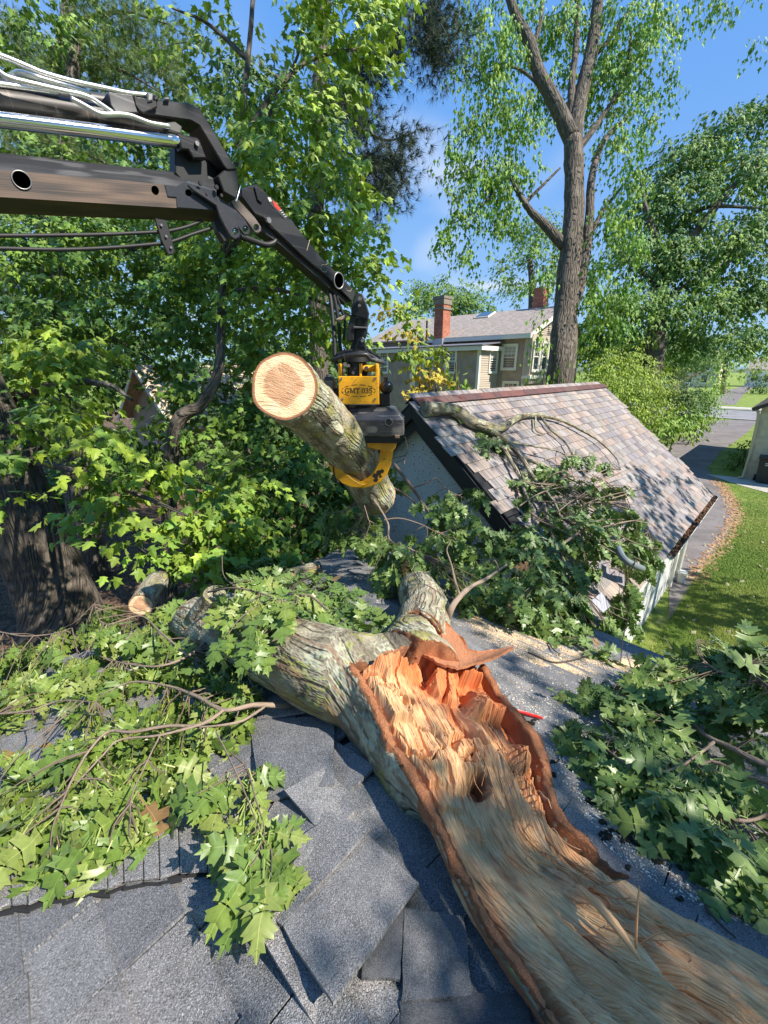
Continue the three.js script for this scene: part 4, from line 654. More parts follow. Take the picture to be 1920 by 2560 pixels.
{ // undergrowth between the maples and the shed, its shade painted by a darker tint
  const t = thing('undergrowth', 'dense dark bushes behind the shed roof and the lifted log', 'bushes', at(700, 1300, 6).setY(0)); t.userData.kind = 'stuff';
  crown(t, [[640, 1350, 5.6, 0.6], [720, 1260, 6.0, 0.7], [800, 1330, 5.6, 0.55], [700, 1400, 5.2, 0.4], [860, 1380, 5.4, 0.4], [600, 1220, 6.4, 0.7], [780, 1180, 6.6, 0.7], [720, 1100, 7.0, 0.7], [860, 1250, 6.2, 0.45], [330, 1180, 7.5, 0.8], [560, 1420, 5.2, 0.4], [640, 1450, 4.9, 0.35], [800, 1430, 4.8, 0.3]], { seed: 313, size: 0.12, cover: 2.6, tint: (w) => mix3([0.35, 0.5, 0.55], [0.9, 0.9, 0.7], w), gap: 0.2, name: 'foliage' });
}
{ // far trees closing the wood on the left, shade put into their tint
  const t = thing('woodland', 'dark mass of distant trees closing off the wood on the left', 'trees', at(300, 900, 16).setY(0)); t.userData.kind = 'stuff';
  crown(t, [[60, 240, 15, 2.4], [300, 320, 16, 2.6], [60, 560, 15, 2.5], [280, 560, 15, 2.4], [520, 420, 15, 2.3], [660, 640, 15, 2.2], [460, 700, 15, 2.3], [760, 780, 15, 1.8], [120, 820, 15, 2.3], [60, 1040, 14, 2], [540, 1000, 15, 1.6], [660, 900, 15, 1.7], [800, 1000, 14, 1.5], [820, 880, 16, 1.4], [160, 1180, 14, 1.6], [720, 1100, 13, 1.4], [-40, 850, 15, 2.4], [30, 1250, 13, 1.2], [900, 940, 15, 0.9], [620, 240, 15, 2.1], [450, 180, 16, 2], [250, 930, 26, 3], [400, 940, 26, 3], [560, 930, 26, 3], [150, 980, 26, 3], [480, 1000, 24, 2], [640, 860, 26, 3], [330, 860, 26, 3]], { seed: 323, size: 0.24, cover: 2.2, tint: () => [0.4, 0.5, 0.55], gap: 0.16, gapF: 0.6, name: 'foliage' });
}
const tuftTint = (w) => mix3([0.8, 0.9, 0.9], [1.6, 1.3, 0.8], w);
{ // pines
  const t = thing('pine_tree', 'pale green soft-needled pine at the top left corner', 'tree', at(60, 300, 9).setY(0));
  trunk(t, 'trunk', [at(90, 900, 9.8).setY(0), at(110, 500, 9.8), at(160, 100, 9.8), at(200, -200, 9.8)], [0.26, 0.2, 0.15, 0.1]);
  for (const [l, r] of [[[[150, 180, 9.8], [280, 170, 9], [400, 230, 8.4]], [0.06, 0.012]], [[[160, 60, 9.8], [300, 30, 9], [420, 60, 8.4]], [0.06, 0.012]], [[[120, 380, 9.8], [200, 380, 9], [300, 430, 8.4]], [0.05, 0.012]]]) trunk(t, 'limb', l, r, { round: 7 });
  nLeaves += crown(t, [[330, 60, 9.0, 0.8, 0.6], [260, 160, 8.8, 0.75, 0.5], [150, 230, 8.8, 0.75, 0.5], [390, 170, 8.8, 0.5, 0.5], [120, 390, 9, 0.9, 0.5], [280, 400, 9, 0.7, 0.5], [60, 120, 9.4, 0.9, 0.6], [180, 40, 9.4, 0.8, 0.6], [420, 20, 9.2, 0.6, 0.5], [40, 700, 8.2, 0.5, 0.5], [60, 830, 8, 0.5, 0.5], [340, 260, 9, 0.5, 0.5]], { seed: 404, size: 0.15, geo: LEAF.tuft, mat: M.needle, cover: 5, per: 8, tint: tuftTint, gap: 0.34, droop: -0.2, tumble: 0.8, name: 'crown' });
  nLeaves += crown(t, [[40, 40, 8.4, 0.9], [150, 110, 8.4, 0.7], [20, 180, 8.4, 0.6], [240, 20, 8.6, 0.6]], { seed: 405, size: 0.12, cover: 1.6, tint: plain, name: 'leafy_bough' });
  const u = thing('pine_tree', 'pine boughs tinted nearly black as backlit, hanging against the blue sky', 'tree', at(760, 500, 11).setY(0));
  trunk(u, 'trunk', [at(800, 1000, 11.6).setY(0), at(790, 600, 11.6), at(800, 200, 11.6), at(830, -250, 11.6)], [0.3, 0.24, 0.2, 0.14]);
  for (const [l, r] of [[[[795, 240, 11.6], [880, 300, 11], [960, 350, 10.6], [1040, 330, 10.4]], [0.07, 0.015]], [[[790, 360, 11.6], [880, 390, 11], [940, 450, 10.6]], [0.06, 0.012]], [[[820, -80, 11.6], [940, 0, 11], [1050, 60, 10.4], [1090, 140, 10.2]], [0.07, 0.012]], [[[690, 190, 11.6], [780, 260, 11], [900, 330, 10.6]], [0.05, 0.012]]]) trunk(u, 'limb', l, r, { round: 7, mat: M.twigDark });
  nLeaves += crown(u, [[900, 320, 10.6, 0.55, 0.6], [980, 340, 10.4, 0.5, 0.6], [1020, 350, 10.4, 0.28, 0.5], [930, 410, 10.6, 0.5, 0.7], [900, 470, 10.6, 0.42, 0.6], [980, 410, 10.4, 0.4, 0.7], [960, 480, 10.5, 0.3, 0.6], [850, 260, 10.8, 0.6, 0.6], [1030, 40, 10.4, 0.45, 0.8], [1060, 110, 10.3, 0.45, 0.8], [1100, 150, 10.3, 0.4, 0.6], [1040, 170, 10.3, 0.36, 0.8], [1090, 60, 10.3, 0.4, 0.8], [980, 120, 10.6, 0.5, 0.7], [900, 180, 10.8, 0.5, 0.7], [1000, 20, 10.6, 0.5], [830, 440, 10.8, 0.5]], { seed: 406, size: 0.27, geo: LEAF.tuft, mat: M.needle, cover: 16, per: 7, tint: () => [0.22, 0.26, 0.32], gap: 0.36, gapF: 1.6, droop: -0.1, tumble: 0.9 });  // needle tint darkened to paint boughs seen against the light
}
{ // the tall silver maple on the right
  const Z = 13, t = thing('silver_maple_tree', 'tall forked silver maple with weeping leaves behind the garage', 'tree', at(1400, 950, Z).setY(0));
  const b = at(1400, 935, Z);
  trunk(t, 'trunk', [b.clone().setY(0), b, at(1413, 780, Z), at(1428, 620, Z), at(1436, 480, Z), at(1432, 350, Z)], [0.46, 0.40, 0.35, 0.32, 0.29, 0.26], { mat: M.barkGrey, round: 20, wave: 0.16 });
  const L = (l, r, o = {}) => trunk(t, 'limb', l.map(([x, y, z]) => [x, y, z ?? Z]), r, { round: 10, ...o });
  L([[1420, 800, 12.9], [1452, 700, 12.9], [1472, 560, 13], [1480, 440, 13], [1512, 350, 13.1], [1570, 292, 13.2]], [0.2, 0.17, 0.14, 0.11, 0.08, 0.05], { mat: M.barkGrey });
  L([[1432, 350], [1395, 270], [1350, 190], [1325, 110], [1290, 40], [1262, -40]], [0.26, 0.22, 0.19, 0.17, 0.14, 0.11]); L([[1433, 360], [1450, 250], [1478, 130], [1492, 20], [1500, -80]], [0.26, 0.22, 0.2, 0.17, 0.14]);
  L([[1432, 340], [1428, 230], [1440, 110], [1446, -40]], [0.13, 0.1, 0.08]); L([[1412, 615], [1370, 570], [1320, 520], [1275, 440], [1262, 400]], [0.18, 0.14, 0.1, 0.05, 0.03]); L([[1310, 510], [1350, 470], [1400, 420]], [0.06, 0.03]); L([[1265, 430], [1200, 520], [1130, 560]], [0.05, 0.015]);
  L([[1440, 380], [1500, 300], [1560, 200], [1580, 80]], [0.12, 0.06, 0.03]); L([[1455, 640], [1500, 540], [1560, 460]], [0.1, 0.03]); L([[1330, 120], [1350, 60], [1362, -40]], [0.08, 0.05]); L([[1475, 150], [1530, 90], [1600, -20]], [0.08, 0.03]); L([[1370, 230], [1290, 170], [1220, 180]], [0.06, 0.02]);
  const green = (w) => mix3([0.75, 0.95, 0.85], [1.5, 1.3, 0.75], w * w);
  nLeaves += crown(t, [[1200, 60, 13, 1.0], [1260, 140, 12.6, 0.9], [1180, 180, 13, 0.7], [1230, 260, 12.8, 0.8], [1180, 320, 13, 0.6], [1300, 300, 12.6, 0.8], [1130, 400, 13, 0.55], [1200, 420, 12.8, 0.8], [1120, 470, 13, 0.45], [1160, 540, 13, 0.7], [1260, 540, 12.8, 0.7], [1110, 600, 13, 0.45], [1180, 640, 13, 0.5], [1240, 460, 12.8, 0.7], [1300, 60, 13.5, 1.0], [1390, 90, 13.6, 1.0], [1560, 60, 13, 1.1], [1650, 60, 13, 0.8], [1600, 160, 13, 0.9], [1560, 260, 13, 0.8], [1640, 230, 13, 0.7], [1540, 380, 13, 0.7], [1620, 330, 13, 0.6], [1570, 470, 12.8, 0.7], [1520, 560, 12.8, 0.7], [1580, 600, 13.2, 0.7], [1500, 680, 12.8, 0.6], [1520, 800, 12.6, 0.7], [1480, 740, 12.7, 0.5], [1550, 720, 13, 0.6], [1440, 60, 13.6, 1.0], [1520, 180, 13.4, 0.9], [1380, 210, 13.6, 0.8], [1350, 700, 12.8, 0.35], [1370, 790, 12.5, 0.3], [1340, 860, 12.5, 0.25], [1700, 20, 13, 0.6], [1790, 20, 12.5, 0.4], [1860, 30, 12.5, 0.35], [1880, 110, 12.5, 0.22], [1300, 420, 13.2, 0.7], [1450, 250, 13.8, 0.9]], { seed: 505, size: 0.155, geo: LEAF.silver, cover: 3.6, per: 14, tint: green, gap: 0.33, gapF: 1.4, hang: 0.9, droop: 1.2, spread: 3.0, twigs: 0.06, tw: 1.2 });
}
{ // large trees behind, right
  const t = thing('oak_tree', 'broad spreading tree with dark limbs beyond the silver maple at right', 'tree', at(1640, 900, 24).setY(0));
  trunk(t, 'trunk', [at(1640, 950, 24).setY(0), at(1640, 850, 24), at(1650, 700, 24), at(1690, 580, 24)], [0.55, 0.5, 0.42, 0.34]);
  for (const [l, r] of [[[[1650, 700, 24], [1740, 580, 23], [1830, 470, 22.5], [1910, 400, 22]], [0.3, 0.06]], [[[1690, 580, 24], [1760, 520, 23], [1900, 520, 22]], [0.2, 0.05]], [[[1645, 760, 24], [1740, 700, 23], [1850, 640, 22]], [0.2, 0.05]], [[[1660, 650, 24], [1620, 540, 23], [1600, 440, 23]], [0.2, 0.05]], [[[1650, 720, 24], [1580, 660, 23], [1540, 620, 23]], [0.15, 0.05]]]) trunk(t, 'limb', l, r, { round: 8 });
  nLeaves += crown(t, [[1700, 420, 24, 1.8], [1800, 340, 24, 1.6], [1880, 330, 24, 1.6], [1860, 450, 23, 2.0], [1750, 520, 23.5, 1.9], [1640, 520, 24, 1.8], [1900, 580, 23, 1.8], [1800, 640, 23, 1.9], [1680, 660, 23, 1.8], [1590, 640, 24, 1.5], [1880, 730, 24, 1.9], [1760, 760, 23, 1.7], [1640, 780, 22.5, 1.5], [1560, 760, 22, 1.2], [1930, 280, 24, 1.3], [1720, 850, 26, 1.2], [1800, 850, 28, 1.4], [1880, 850, 30, 1.6], [1600, 870, 32, 2.2], [1660, 870, 34, 2.2], [1545, 870, 26, 1.8], [1720, 880, 44, 3], [1500, 880, 25, 1.5], [1580, 830, 28, 2], [1480, 830, 24, 1.2]], { seed: 606, size: 0.28, geo: LEAF.silver, cover: 7.5, tint: (w) => mix3([0.42, 0.6, 0.7], [1.25, 1.15, 0.8], w * w), gap: 0.3, gapF: 0.6, spread: 2.8 });
  const t2 = thing('distant_trees', 'rounded dark green trees showing behind the house chimney', 'trees', at(1130, 900, 48).setY(0)); t2.userData.kind = 'stuff';
  crown(t2, [[1040, 770, 47, 1.6], [1070, 735, 47, 1.8], [1120, 735, 48, 2.4], [1170, 755, 48, 2.1], [1225, 768, 46, 1.0], [1040, 730, 47, 0.7], [1044, 705, 47, 0.45], [1010, 800, 47, 1.3], [1140, 780, 48, 2.6]], { seed: 616, size: 0.36, geo: LEAF.silver, cover: 5, tint: plain, gap: 0.22, gapF: 0.5, name: 'foliage' });
  const t3 = thing('tree', 'leafy tree between the house roof and the silver maple trunk', 'tree', at(1330, 900, 34).setY(0));
  trunk(t3, 'trunk', [at(1330, 880, 34).setY(0), at(1330, 760, 34), at(1325, 650, 34)], [0.35, 0.3, 0.2]);
  nLeaves += crown(t3, [[1270, 680, 33, 1.5], [1330, 640, 33, 1.6], [1380, 680, 33, 1.6], [1300, 730, 33, 1.2], [1360, 570, 34, 1.6], [1400, 610, 34, 1.4], [1310, 590, 34, 1.2]], { seed: 626, size: 0.28, geo: LEAF.silver, cover: 3.2, tint: plain, gap: 0.3, gapF: 0.6 });
  const t4 = thing('tree', 'many-stemmed tree spreading before the pale cream house', 'tree', onY(1690, 1000)), b4 = onY(1690, 1002), Z4 = depthOf(b4);
  for (const [x, y] of [[1640, 900], [1662, 880], [1690, 870], [1715, 880], [1745, 905], [1765, 925]]) part('stem', limb([b4.clone().add(V(0, 0, 0)), at(1688, 968, Z4), at(lerp(1688, x, 0.5), lerp(960, y, 0.55), Z4), at(x, y, Z4)], [0.55, 0.38, 0.24, 0.1], { round: 8 }), M.barkGrey, t4);
  nLeaves += crown(t4, [[1640, 880, Z4 - 4, 2.6], [1700, 860, Z4, 2.6], [1760, 880, Z4, 2.4], [1590, 900, Z4 - 5, 2.6]], { seed: 636, size: 0.4, geo: LEAF.silver, cover: 2.6, tint: plain, gap: 0.3, gapF: 0.4 });
  const t5 = thing('tree', 'drooping bright tree overhanging the far driveway', 'tree', at(1830, 960, 75).setY(0));
  trunk(t5, 'trunk', [at(1812, 965, 75).setY(0), at(1812, 930, 75), at(1820, 870, 75)], [0.4, 0.35, 0.2]);
  nLeaves += crown(t5, [[1800, 920, 74, 3], [1820, 880, 75, 3.4], [1860, 880, 76, 3], [1790, 955, 72, 2], [1900, 890, 78, 3], [1885, 930, 80, 1.8]], { seed: 646, size: 0.55, geo: LEAF.silver, cover: 1.8, tint: yellowGreen, gap: 0.2, gapF: 0.3 });
}
{ // shrubs between the garage and the driveway
  const S = (name, label, cat, blobs, o) => { const p = at(blobs[0][0], blobs[0][1], blobs[0][2]).setY(0), t = thing(name, label, cat, p); for (const q of blobs.slice(0, 3)) { const c = at(q[0], q[1], q[2]); part('stem', limb([c.clone().setY(0), c.clone().setY(c.y * 0.5).add(V(0.05, 0, 0)), c], [0.05, 0.02], { round: 6 }), M.twigDark, t); } nLeaves += crown(t, blobs, { name: 'foliage', ...o }); };
  S('shrub', 'yellow-green feathery shrub behind the garage roof edge', 'shrub', [[1510, 950, 19, 1.3], [1570, 950, 20, 1.5], [1600, 985, 20, 1.4], [1550, 1000, 19, 1.3], [1490, 905, 20, 1.2], [1620, 1010, 20, 1.2], [1560, 905, 22, 1.4], [1640, 950, 22, 1.3], [1580, 1040, 18, 0.8], [1625, 1045, 19, 0.8]], { seed: 701, size: 0.13, geo: LEAF.oval, cover: 1.9, gap: 0.22, tint: (w) => mix3([1.1, 1.0, 0.6], [1.7, 1.3, 0.65], w) });
  S('shrub', 'dark evergreen yew bush near the end of the hedge', 'shrub', [[1690, 985, 26, 1.3], [1720, 1000, 26, 1.2], [1665, 975, 26, 1.0], [1700, 1030, 25, 1.2]], { seed: 702, size: 0.14, geo: LEAF.oval, cover: 2.2, gap: 0.2, tint: () => [0.35, 0.45, 0.5] });
  S('shrub', 'green leafy shrub at the garage side of the driveway', 'shrub', [[1640, 1065, 20, 0.9], [1672, 1082, 20, 0.8], [1690, 1050, 21, 0.9], [1610, 1080, 18, 0.6], [1715, 1060, 21, 0.8]], { seed: 703, size: 0.2, geo: LEAF.oval, cover: 1.9, gap: 0.2, tint: (w) => mix3([0.9, 1.05, 0.7], [1.5, 1.3, 0.8], w) });
  S('shrub', 'silvery green shrub nearest the street end of the driveway', 'shrub', [[1745, 1000, 27, 1.2], [1760, 1030, 26, 1.1], [1735, 1045, 25, 1.0], [1775, 1000, 27, 0.8]], { seed: 704, size: 0.15, geo: LEAF.oval, cover: 2.0, gap: 0.22, tint: (w) => mix3([0.8, 0.9, 1.1], [1.3, 1.3, 1.3], w) });
  S('sapling', 'young tree with orange-tinged leaves before the house wall', 'sapling', [[1075, 905, 8.6, 0.34], [1090, 960, 8.4, 0.36], [1050, 960, 8.4, 0.36], [1105, 880, 8.6, 0.2], [1040, 880, 8.5, 0.3], [1010, 900, 8.3, 0.3], [1020, 830, 8.4, 0.34], [990, 790, 8.2, 0.35], [1010, 985, 8.2, 0.3]], { seed: 705, size: 0.105, cover: 1.5, gap: 0.3, twigs: 0.12, tint: (w, R, p) => (vn(p.x * 3, p.y * 3, 8) > 0.68 ? [2.6, 1.2, 0.6] : mix3([1.2, 1.1, 0.7], [2.0, 1.35, 0.7], w)) });
  S('sapling', 'upright broad-leaved sapling left of the garage ridge', 'sapling', [[1145, 945, 9.4, 0.22], [1140, 905, 9.4, 0.13], [1130, 985, 9.3, 0.26], [1165, 965, 9.4, 0.18]], { seed: 706, size: 0.16, geo: LEAF.oval, cover: 1.8, gap: 0.1, tint: (w) => mix3([1.1, 1.15, 0.7], [1.6, 1.35, 0.7], w) });
  S('shrub', 'broad-leaved sprout at the foot of the silver maple', 'shrub', [[1385, 930, 12.2, 0.3], [1440, 920, 12.2, 0.26], [1360, 935, 12.2, 0.2]], { seed: 707, size: 0.2, geo: LEAF.oval, cover: 1.6, gap: 0.1, tint: (w) => mix3([0.9, 1.05, 0.8], [1.3, 1.25, 0.9], w) });
  S('shrub', 'dark clipped bush by the white house at the far right', 'shrub', [[1905, 958, 75, 1.9], [1905, 975, 75, 1.5]], { seed: 708, size: 0.4, geo: LEAF.silver, cover: 2.4, gap: 0.1, tint: () => [0.4, 0.5, 0.5] });
  S('shrub', 'small dark bushes by the wall of the cream outbuilding', 'shrub', [[1850, 1140, 19.5, 0.5], [1865, 1120, 20, 0.5], [1835, 1165, 19, 0.3]], { seed: 709, size: 0.12, geo: LEAF.oval, cover: 2.0, gap: 0.2, tint: () => [0.6, 0.75, 0.7] });
}
// trees standing to the right, outside the picture: their crowns shade the roofs and lawn
function shadeTree(label, base, blobs, o) {
  const t = thing('shade_tree', label, 'tree', base), top = blobs.map(([a, b, s]) => V(0, 0, 0).addScaledVector(E1, a).addScaledVector(E2, b).addScaledVector(SUN_DIR, s));
  const mid = top.reduce((s, p) => s.add(p), V(0, 0, 0)).divideScalar(top.length);
  trunk(t, 'trunk', [base.clone(), base.clone().lerp(mid, 0.4).setY(mid.y * 0.4), mid], [0.3, 0.24, 0.1]);
  crown(t, blobs.map((q, i) => ({ p: top[i], r: q[3] })), { seed: o.seed, size: o.size ?? 0.16, cover: o.cover ?? 2.2, gap: o.gap ?? 0.22, gapF: o.gapF ?? 1.6, tint: plain });
}
shadeTree('tree beside the shed whose crown shades the split trunk', V(7.5, 0, 4), [[0.95, 1.45, 9, 0.92], [0.3, 1.5, 9.2, 0.8], [1.5, 1.0, 9.2, 0.8], [2.1, 1.15, 9.4, 0.5], [0.1, 2.05, 9.4, 0.42], [-0.3, 2.2, 9.4, 0.5], [0.5, 0.6, 9, 0.9], [2.35, 2.05, 9.8, 0.22], [2.6, 1.35, 9.8, 0.3], [0.75, 1.95, 9.3, 0.5], [1.15, 1.9, 9.3, 0.42], [0.45, 2.05, 9.4, 0.42], [0.9, 2.2, 9.4, 0.28], [1.28, 2.2, 9.3, 0.2], [1.5, 2.05, 9.3, 0.24], [1.75, 1.8, 9.4, 0.25]], { seed: 801, cover: 1.75, gap: 0.04, size: 0.085 });
shadeTree('tree beside the shed whose thin boughs dapple the far roof corner', V(5.5, 0, 1.5), [[2.9, 3.0, 9.2, 0.34], [3.3, 2.4, 9.4, 0.5], [2.75, 2.55, 9.4, 0.3], [4.7, 4.25, 10, 0.8], [5.4, 3.6, 10, 0.6], [4.0, 3.5, 10, 0.6], [4.3, 2.5, 9.6, 0.6], [5.2, 2.3, 9.8, 0.5]], { seed: 802, cover: 1.5, gap: 0.3, size: 0.1 });
shadeTree('tree on the lawn whose crown shades the garage wall and grass', V(14, 0, -3), [[11.0, 0.0, 10, 0.7], [9.2, -1.4, 9.5, 1.1], [8.2, -0.6, 9.5, 0.9], [10.2, -1.5, 9.6, 0.8], [9.6, 0.6, 10, 0.6], [7.4, 0.9, 10, 0.7], [8.2, 1.6, 10, 0.5], [6.6, 1.7, 10, 0.6], [6.0, 3.2, 10, 0.4]], { seed: 803, cover: 1.8, gap: 0.3 });
{ // unseen crowns added between the sun and the left wood to darken it
  const t = thing('shade_tree', 'added unseen tree behind the camera whose crown darkens the maples at left', 'tree', V(-5, 0, 7)), q = [[80, 760, 7, 0.8], [330, 720, 7.4, 0.9], [520, 640, 7, 0.6], [130, 1240, 6.5, 0.8], [640, 1130, 6.6, 0.6], [430, 880, 7.2, 0.8], [700, 1280, 6, 0.6], [560, 1020, 7.2, 0.6], [20, 1080, 6.6, 0.6], [300, 1000, 7, 0.5], [640, 560, 6.8, 0.5], [100, 560, 8, 0.8], [420, 470, 8, 0.7], [200, 880, 7, 0.5], [620, 800, 6.8, 0.6], [0, 1400, 6.5, 0.8], [250, 1440, 6.5, 0.6], [700, 1150, 6.4, 0.7], [560, 1220, 6, 0.6], [800, 1280, 5.8, 0.6], [640, 1000, 7, 0.7], [400, 1050, 6.5, 0.5], [720, 1380, 5.2, 0.5]];
  const b = q.map(([x, y, z, r]) => ({ p: at(x, y, z).addScaledVector(SUN_DIR, 13), r })), mid = b.reduce((s, v) => s.add(v.p), V(0, 0, 0)).divideScalar(b.length);
  trunk(t, 'trunk', [V(-5, 0, 7), V(-4, 9, 6), mid], [0.4, 0.3, 0.1]);
  crown(t, b, { seed: 804, size: 0.2, cover: 2.2, gap: 0.3, gapF: 1.2, tint: plain });
}
{ // unseen trees added behind the camera to hold skylight off the roofs
  const t = thing('sky_blocking_trees', 'added unseen ring of trees behind the camera blocking skylight', 'trees', V(0, 0, 14)); t.userData.kind = 'stuff';
  const b = [[-9, 8, 6, 3.6], [-4, 11, 9, 3.8], [2, 8, 13, 4.2], [9, 6, 12, 3.6], [15, 5, 8, 3.4], [-12, 5, 1, 3.2], [-7, 4, 11, 3.4], [4, 4, 15, 3.4], [-1, 14, 7, 3], [-6, 14, 3, 3], [19, 5, 2, 3.4], [-13, 10, 2, 3]].map(([x, y, z, r]) => ({ p: V(x, y, z), r }));
  for (const q of b) part('trunk', limb([q.p.clone().setY(0), q.p.clone().setY(q.p.y * 0.5), q.p], [0.3, 0.25, 0.15], { round: 8 }), M.bark, t);
  crown(t, b, { seed: 805, size: 0.55, geo: LEAF.silver, cover: 3.2, gap: 0.2, gapF: 0.5, tint: plain });
}
console.log('leaves', nLeaves);

// ---------- logs ----------
function chain(pts, radii) { // a smooth axis with radii; nearest point, frame and length along it
  const c = new THREE.CatmullRomCurve3(pts, false, 'catmullrom', 0.5), n = (pts.length - 1) * 10, P = [], Rr = [], S = [0];
  for (let i = 0; i <= n; i++) { const t = i / n; P.push(c.getPoint(t)); const k = t * (radii.length - 1), a = Math.min(radii.length - 2, Math.floor(k)); Rr.push(lerp(radii[a], radii[a + 1], k - a)); if (i) S.push(S[i - 1] + P[i].distanceTo(P[i - 1])); }
  const near = (x, y, z) => {
    let best = 1e9, bi = 0, bt = 0;
    for (let i = 0; i < n; i++) { const a = P[i], b = P[i + 1], dx = b.x - a.x, dy = b.y - a.y, dz = b.z - a.z; let t = ((x - a.x) * dx + (y - a.y) * dy + (z - a.z) * dz) / (dx * dx + dy * dy + dz * dz); t = t < 0 ? 0 : t > 1 ? 1 : t; const ex = x - a.x - t * dx, ey = y - a.y - t * dy, ez = z - a.z - t * dz, d = ex * ex + ey * ey + ez * ez; if (d < best) { best = d; bi = i; bt = t; } }
    return { i: bi, t: bt, p: (bi + bt) / n, s: lerp(S[bi], S[bi + 1], bt), d: Math.sqrt(best), R: lerp(Rr[bi], Rr[bi + 1], bt) };
  };
  const frame = (s, up) => { let i = 0; while (i < n - 1 && S[i + 1] < s) i++; const t = (s - S[i]) / (S[i + 1] - S[i]), i0 = Math.max(0, i - 3), i1 = Math.min(n, i + 4), T = P[i1].clone().sub(P[i0]).normalize(), U = up.clone().addScaledVector(T, -up.dot(T)).normalize(), W = U.clone().cross(T); return { c: P[i].clone().lerp(P[i + 1], t), T, U, W, R: lerp(Rr[i], Rr[i + 1], clamp(t)) }; };
  return { near, frame, L: S[n], P, S };
}
function barkUV(g, chains, up, tile = [0.7, 0.8], fork = null) { // cylindrical uv in metres round the nearest axis
  g = g.toNonIndexed(); const p = g.attributes.position, uv = new Float32Array(p.count * 2), cache = new Map();
  for (let i = 0; i < p.count; i += 3) {
    const cx = (p.getX(i) + p.getX(i + 1) + p.getX(i + 2)) / 3, cy = (p.getY(i) + p.getY(i + 1) + p.getY(i + 2)) / 3, cz = (p.getZ(i) + p.getZ(i + 1) + p.getZ(i + 2)) / 3;
    const plain = fork && Math.hypot(cx - fork.x, cy - fork.y, cz - fork.z) < 0.44;
    if (plain) { for (let k = 0; k < 3; k++) { uv[2 * (i + k)] = p.getX(i + k) * 0.8 - p.getZ(i + k) * 0.4 + p.getY(i + k) * 0.5; uv[2 * (i + k) + 1] = p.getZ(i + k) * 0.8 + p.getX(i + k) * 0.4; } continue; }
    let ch = chains[0], b = 1e9; for (const c of chains) { const q = c.near(cx, cy, cz), e = q.d - q.R; if (e < b) { b = e; ch = c; } }
    const a3 = [];
    for (let k = 0; k < 3; k++) { const v = V(p.getX(i + k), p.getY(i + k), p.getZ(i + k)), q = ch.near(v.x, v.y, v.z), key = Math.round(q.s * 100); if (!cache.has(ch)) cache.set(ch, {}); const f = cache.get(ch)[key] ?? (cache.get(ch)[key] = ch.frame(clamp(key / 100, 0, ch.L), up)); const d = v.sub(f.c); a3.push(Math.atan2(d.dot(f.W), d.dot(f.U)) / (2 * Math.PI)); uv[2 * (i + k) + 1] = q.s; }
    for (let k = 1; k < 3; k++) { while (a3[k] - a3[0] > 0.5) a3[k] -= 1; while (a3[k] - a3[0] < -0.5) a3[k] += 1; }
    const turns = Math.max(1, Math.round(2 * Math.PI * 0.2 / tile[0])) * tile[0];
    for (let k = 0; k < 3; k++) uv[2 * (i + k)] = a3[k] * turns;
  }
  g.setAttribute('uv', new THREE.BufferAttribute(uv, 2)); return g;
}
const smin = (a, b, k) => { const h = clamp(0.5 + 0.5 * (b - a) / k); return b + (a - b) * h - k * h * (1 - h); };
function cutFaceTexture(seed) { // sapwood, red heartwood, bark rim, saw marks
  return tex(768, 768, (u, v) => {
    const x = (u - 0.5) * 2, y = (v - 0.5) * 2, an = Math.atan2(y, x), r = Math.hypot(x, y) * (1 + 0.05 * (vn(Math.cos(an) * 1.6 + seed, Math.sin(an) * 1.6) - 0.5));
    const hx = x + 0.05, hy = y - 0.02, rh = Math.hypot(hx, hy) * (1 + 0.45 * (vn(Math.cos(an) * 1.2 + 9, Math.sin(an) * 1.2 + seed) - 0.5));
    const ring = 0.5 + 0.5 * Math.sin(r * 95 + 4 * vn(x * 4, y * 4, 1)), ray_ = vn(an * 22, r * 1.4, 3), tear = vn(x * 4 + 3 * y, y * 46 + 7 * Math.sin(x * 2.4), 5), n = hash3(Math.floor(u * 768), Math.floor(v * 768), 5);
    let q = mix3([0.84, 0.60, 0.33], [0.88, 0.71, 0.46], vn(x * 3, y * 3, 2));
    q = mix3(q, [0.56, 0.28, 0.15], 0.8 * (1 - sstep(0.54, 0.66, rh)));
    q = mix3(q, [q[0] * 0.86, q[1] * 0.8, q[2] * 0.74], 0.5 * ring);
    q = mix3(q, [0.22, 0.10, 0.05], 0.7 * sstep(0.72, 0.84, tear) * sstep(0.3, 0.6, vn(x * 3 + 5, y * 3, 8)));
    q = mix3(q, [0.86, 0.70, 0.46], 0.35 * sstep(0.65, 0.8, ray_));
    q = mix3(q, [0.40, 0.16, 0.075], sstep(0.90, 0.925, r)); q = mix3(q, [0.2, 0.11, 0.06], sstep(0.955, 0.975, r));
    const k = 0.88 + 0.24 * n; return [q[0] * k, q[1] * k, q[2] * k];
  });
}
const faceBump = tex(512, 512, (u, v) => { const x = u * 2 - 1, y = v * 2 - 1; return 0.6 * vn(x * 9 + 3 * y + 40, (y + 2) * 62 + 10 * Math.sin(x * 2.4), 5) + 0.4 * vn(x * 40 + 50, y * 40 + 50, 2); }, false);
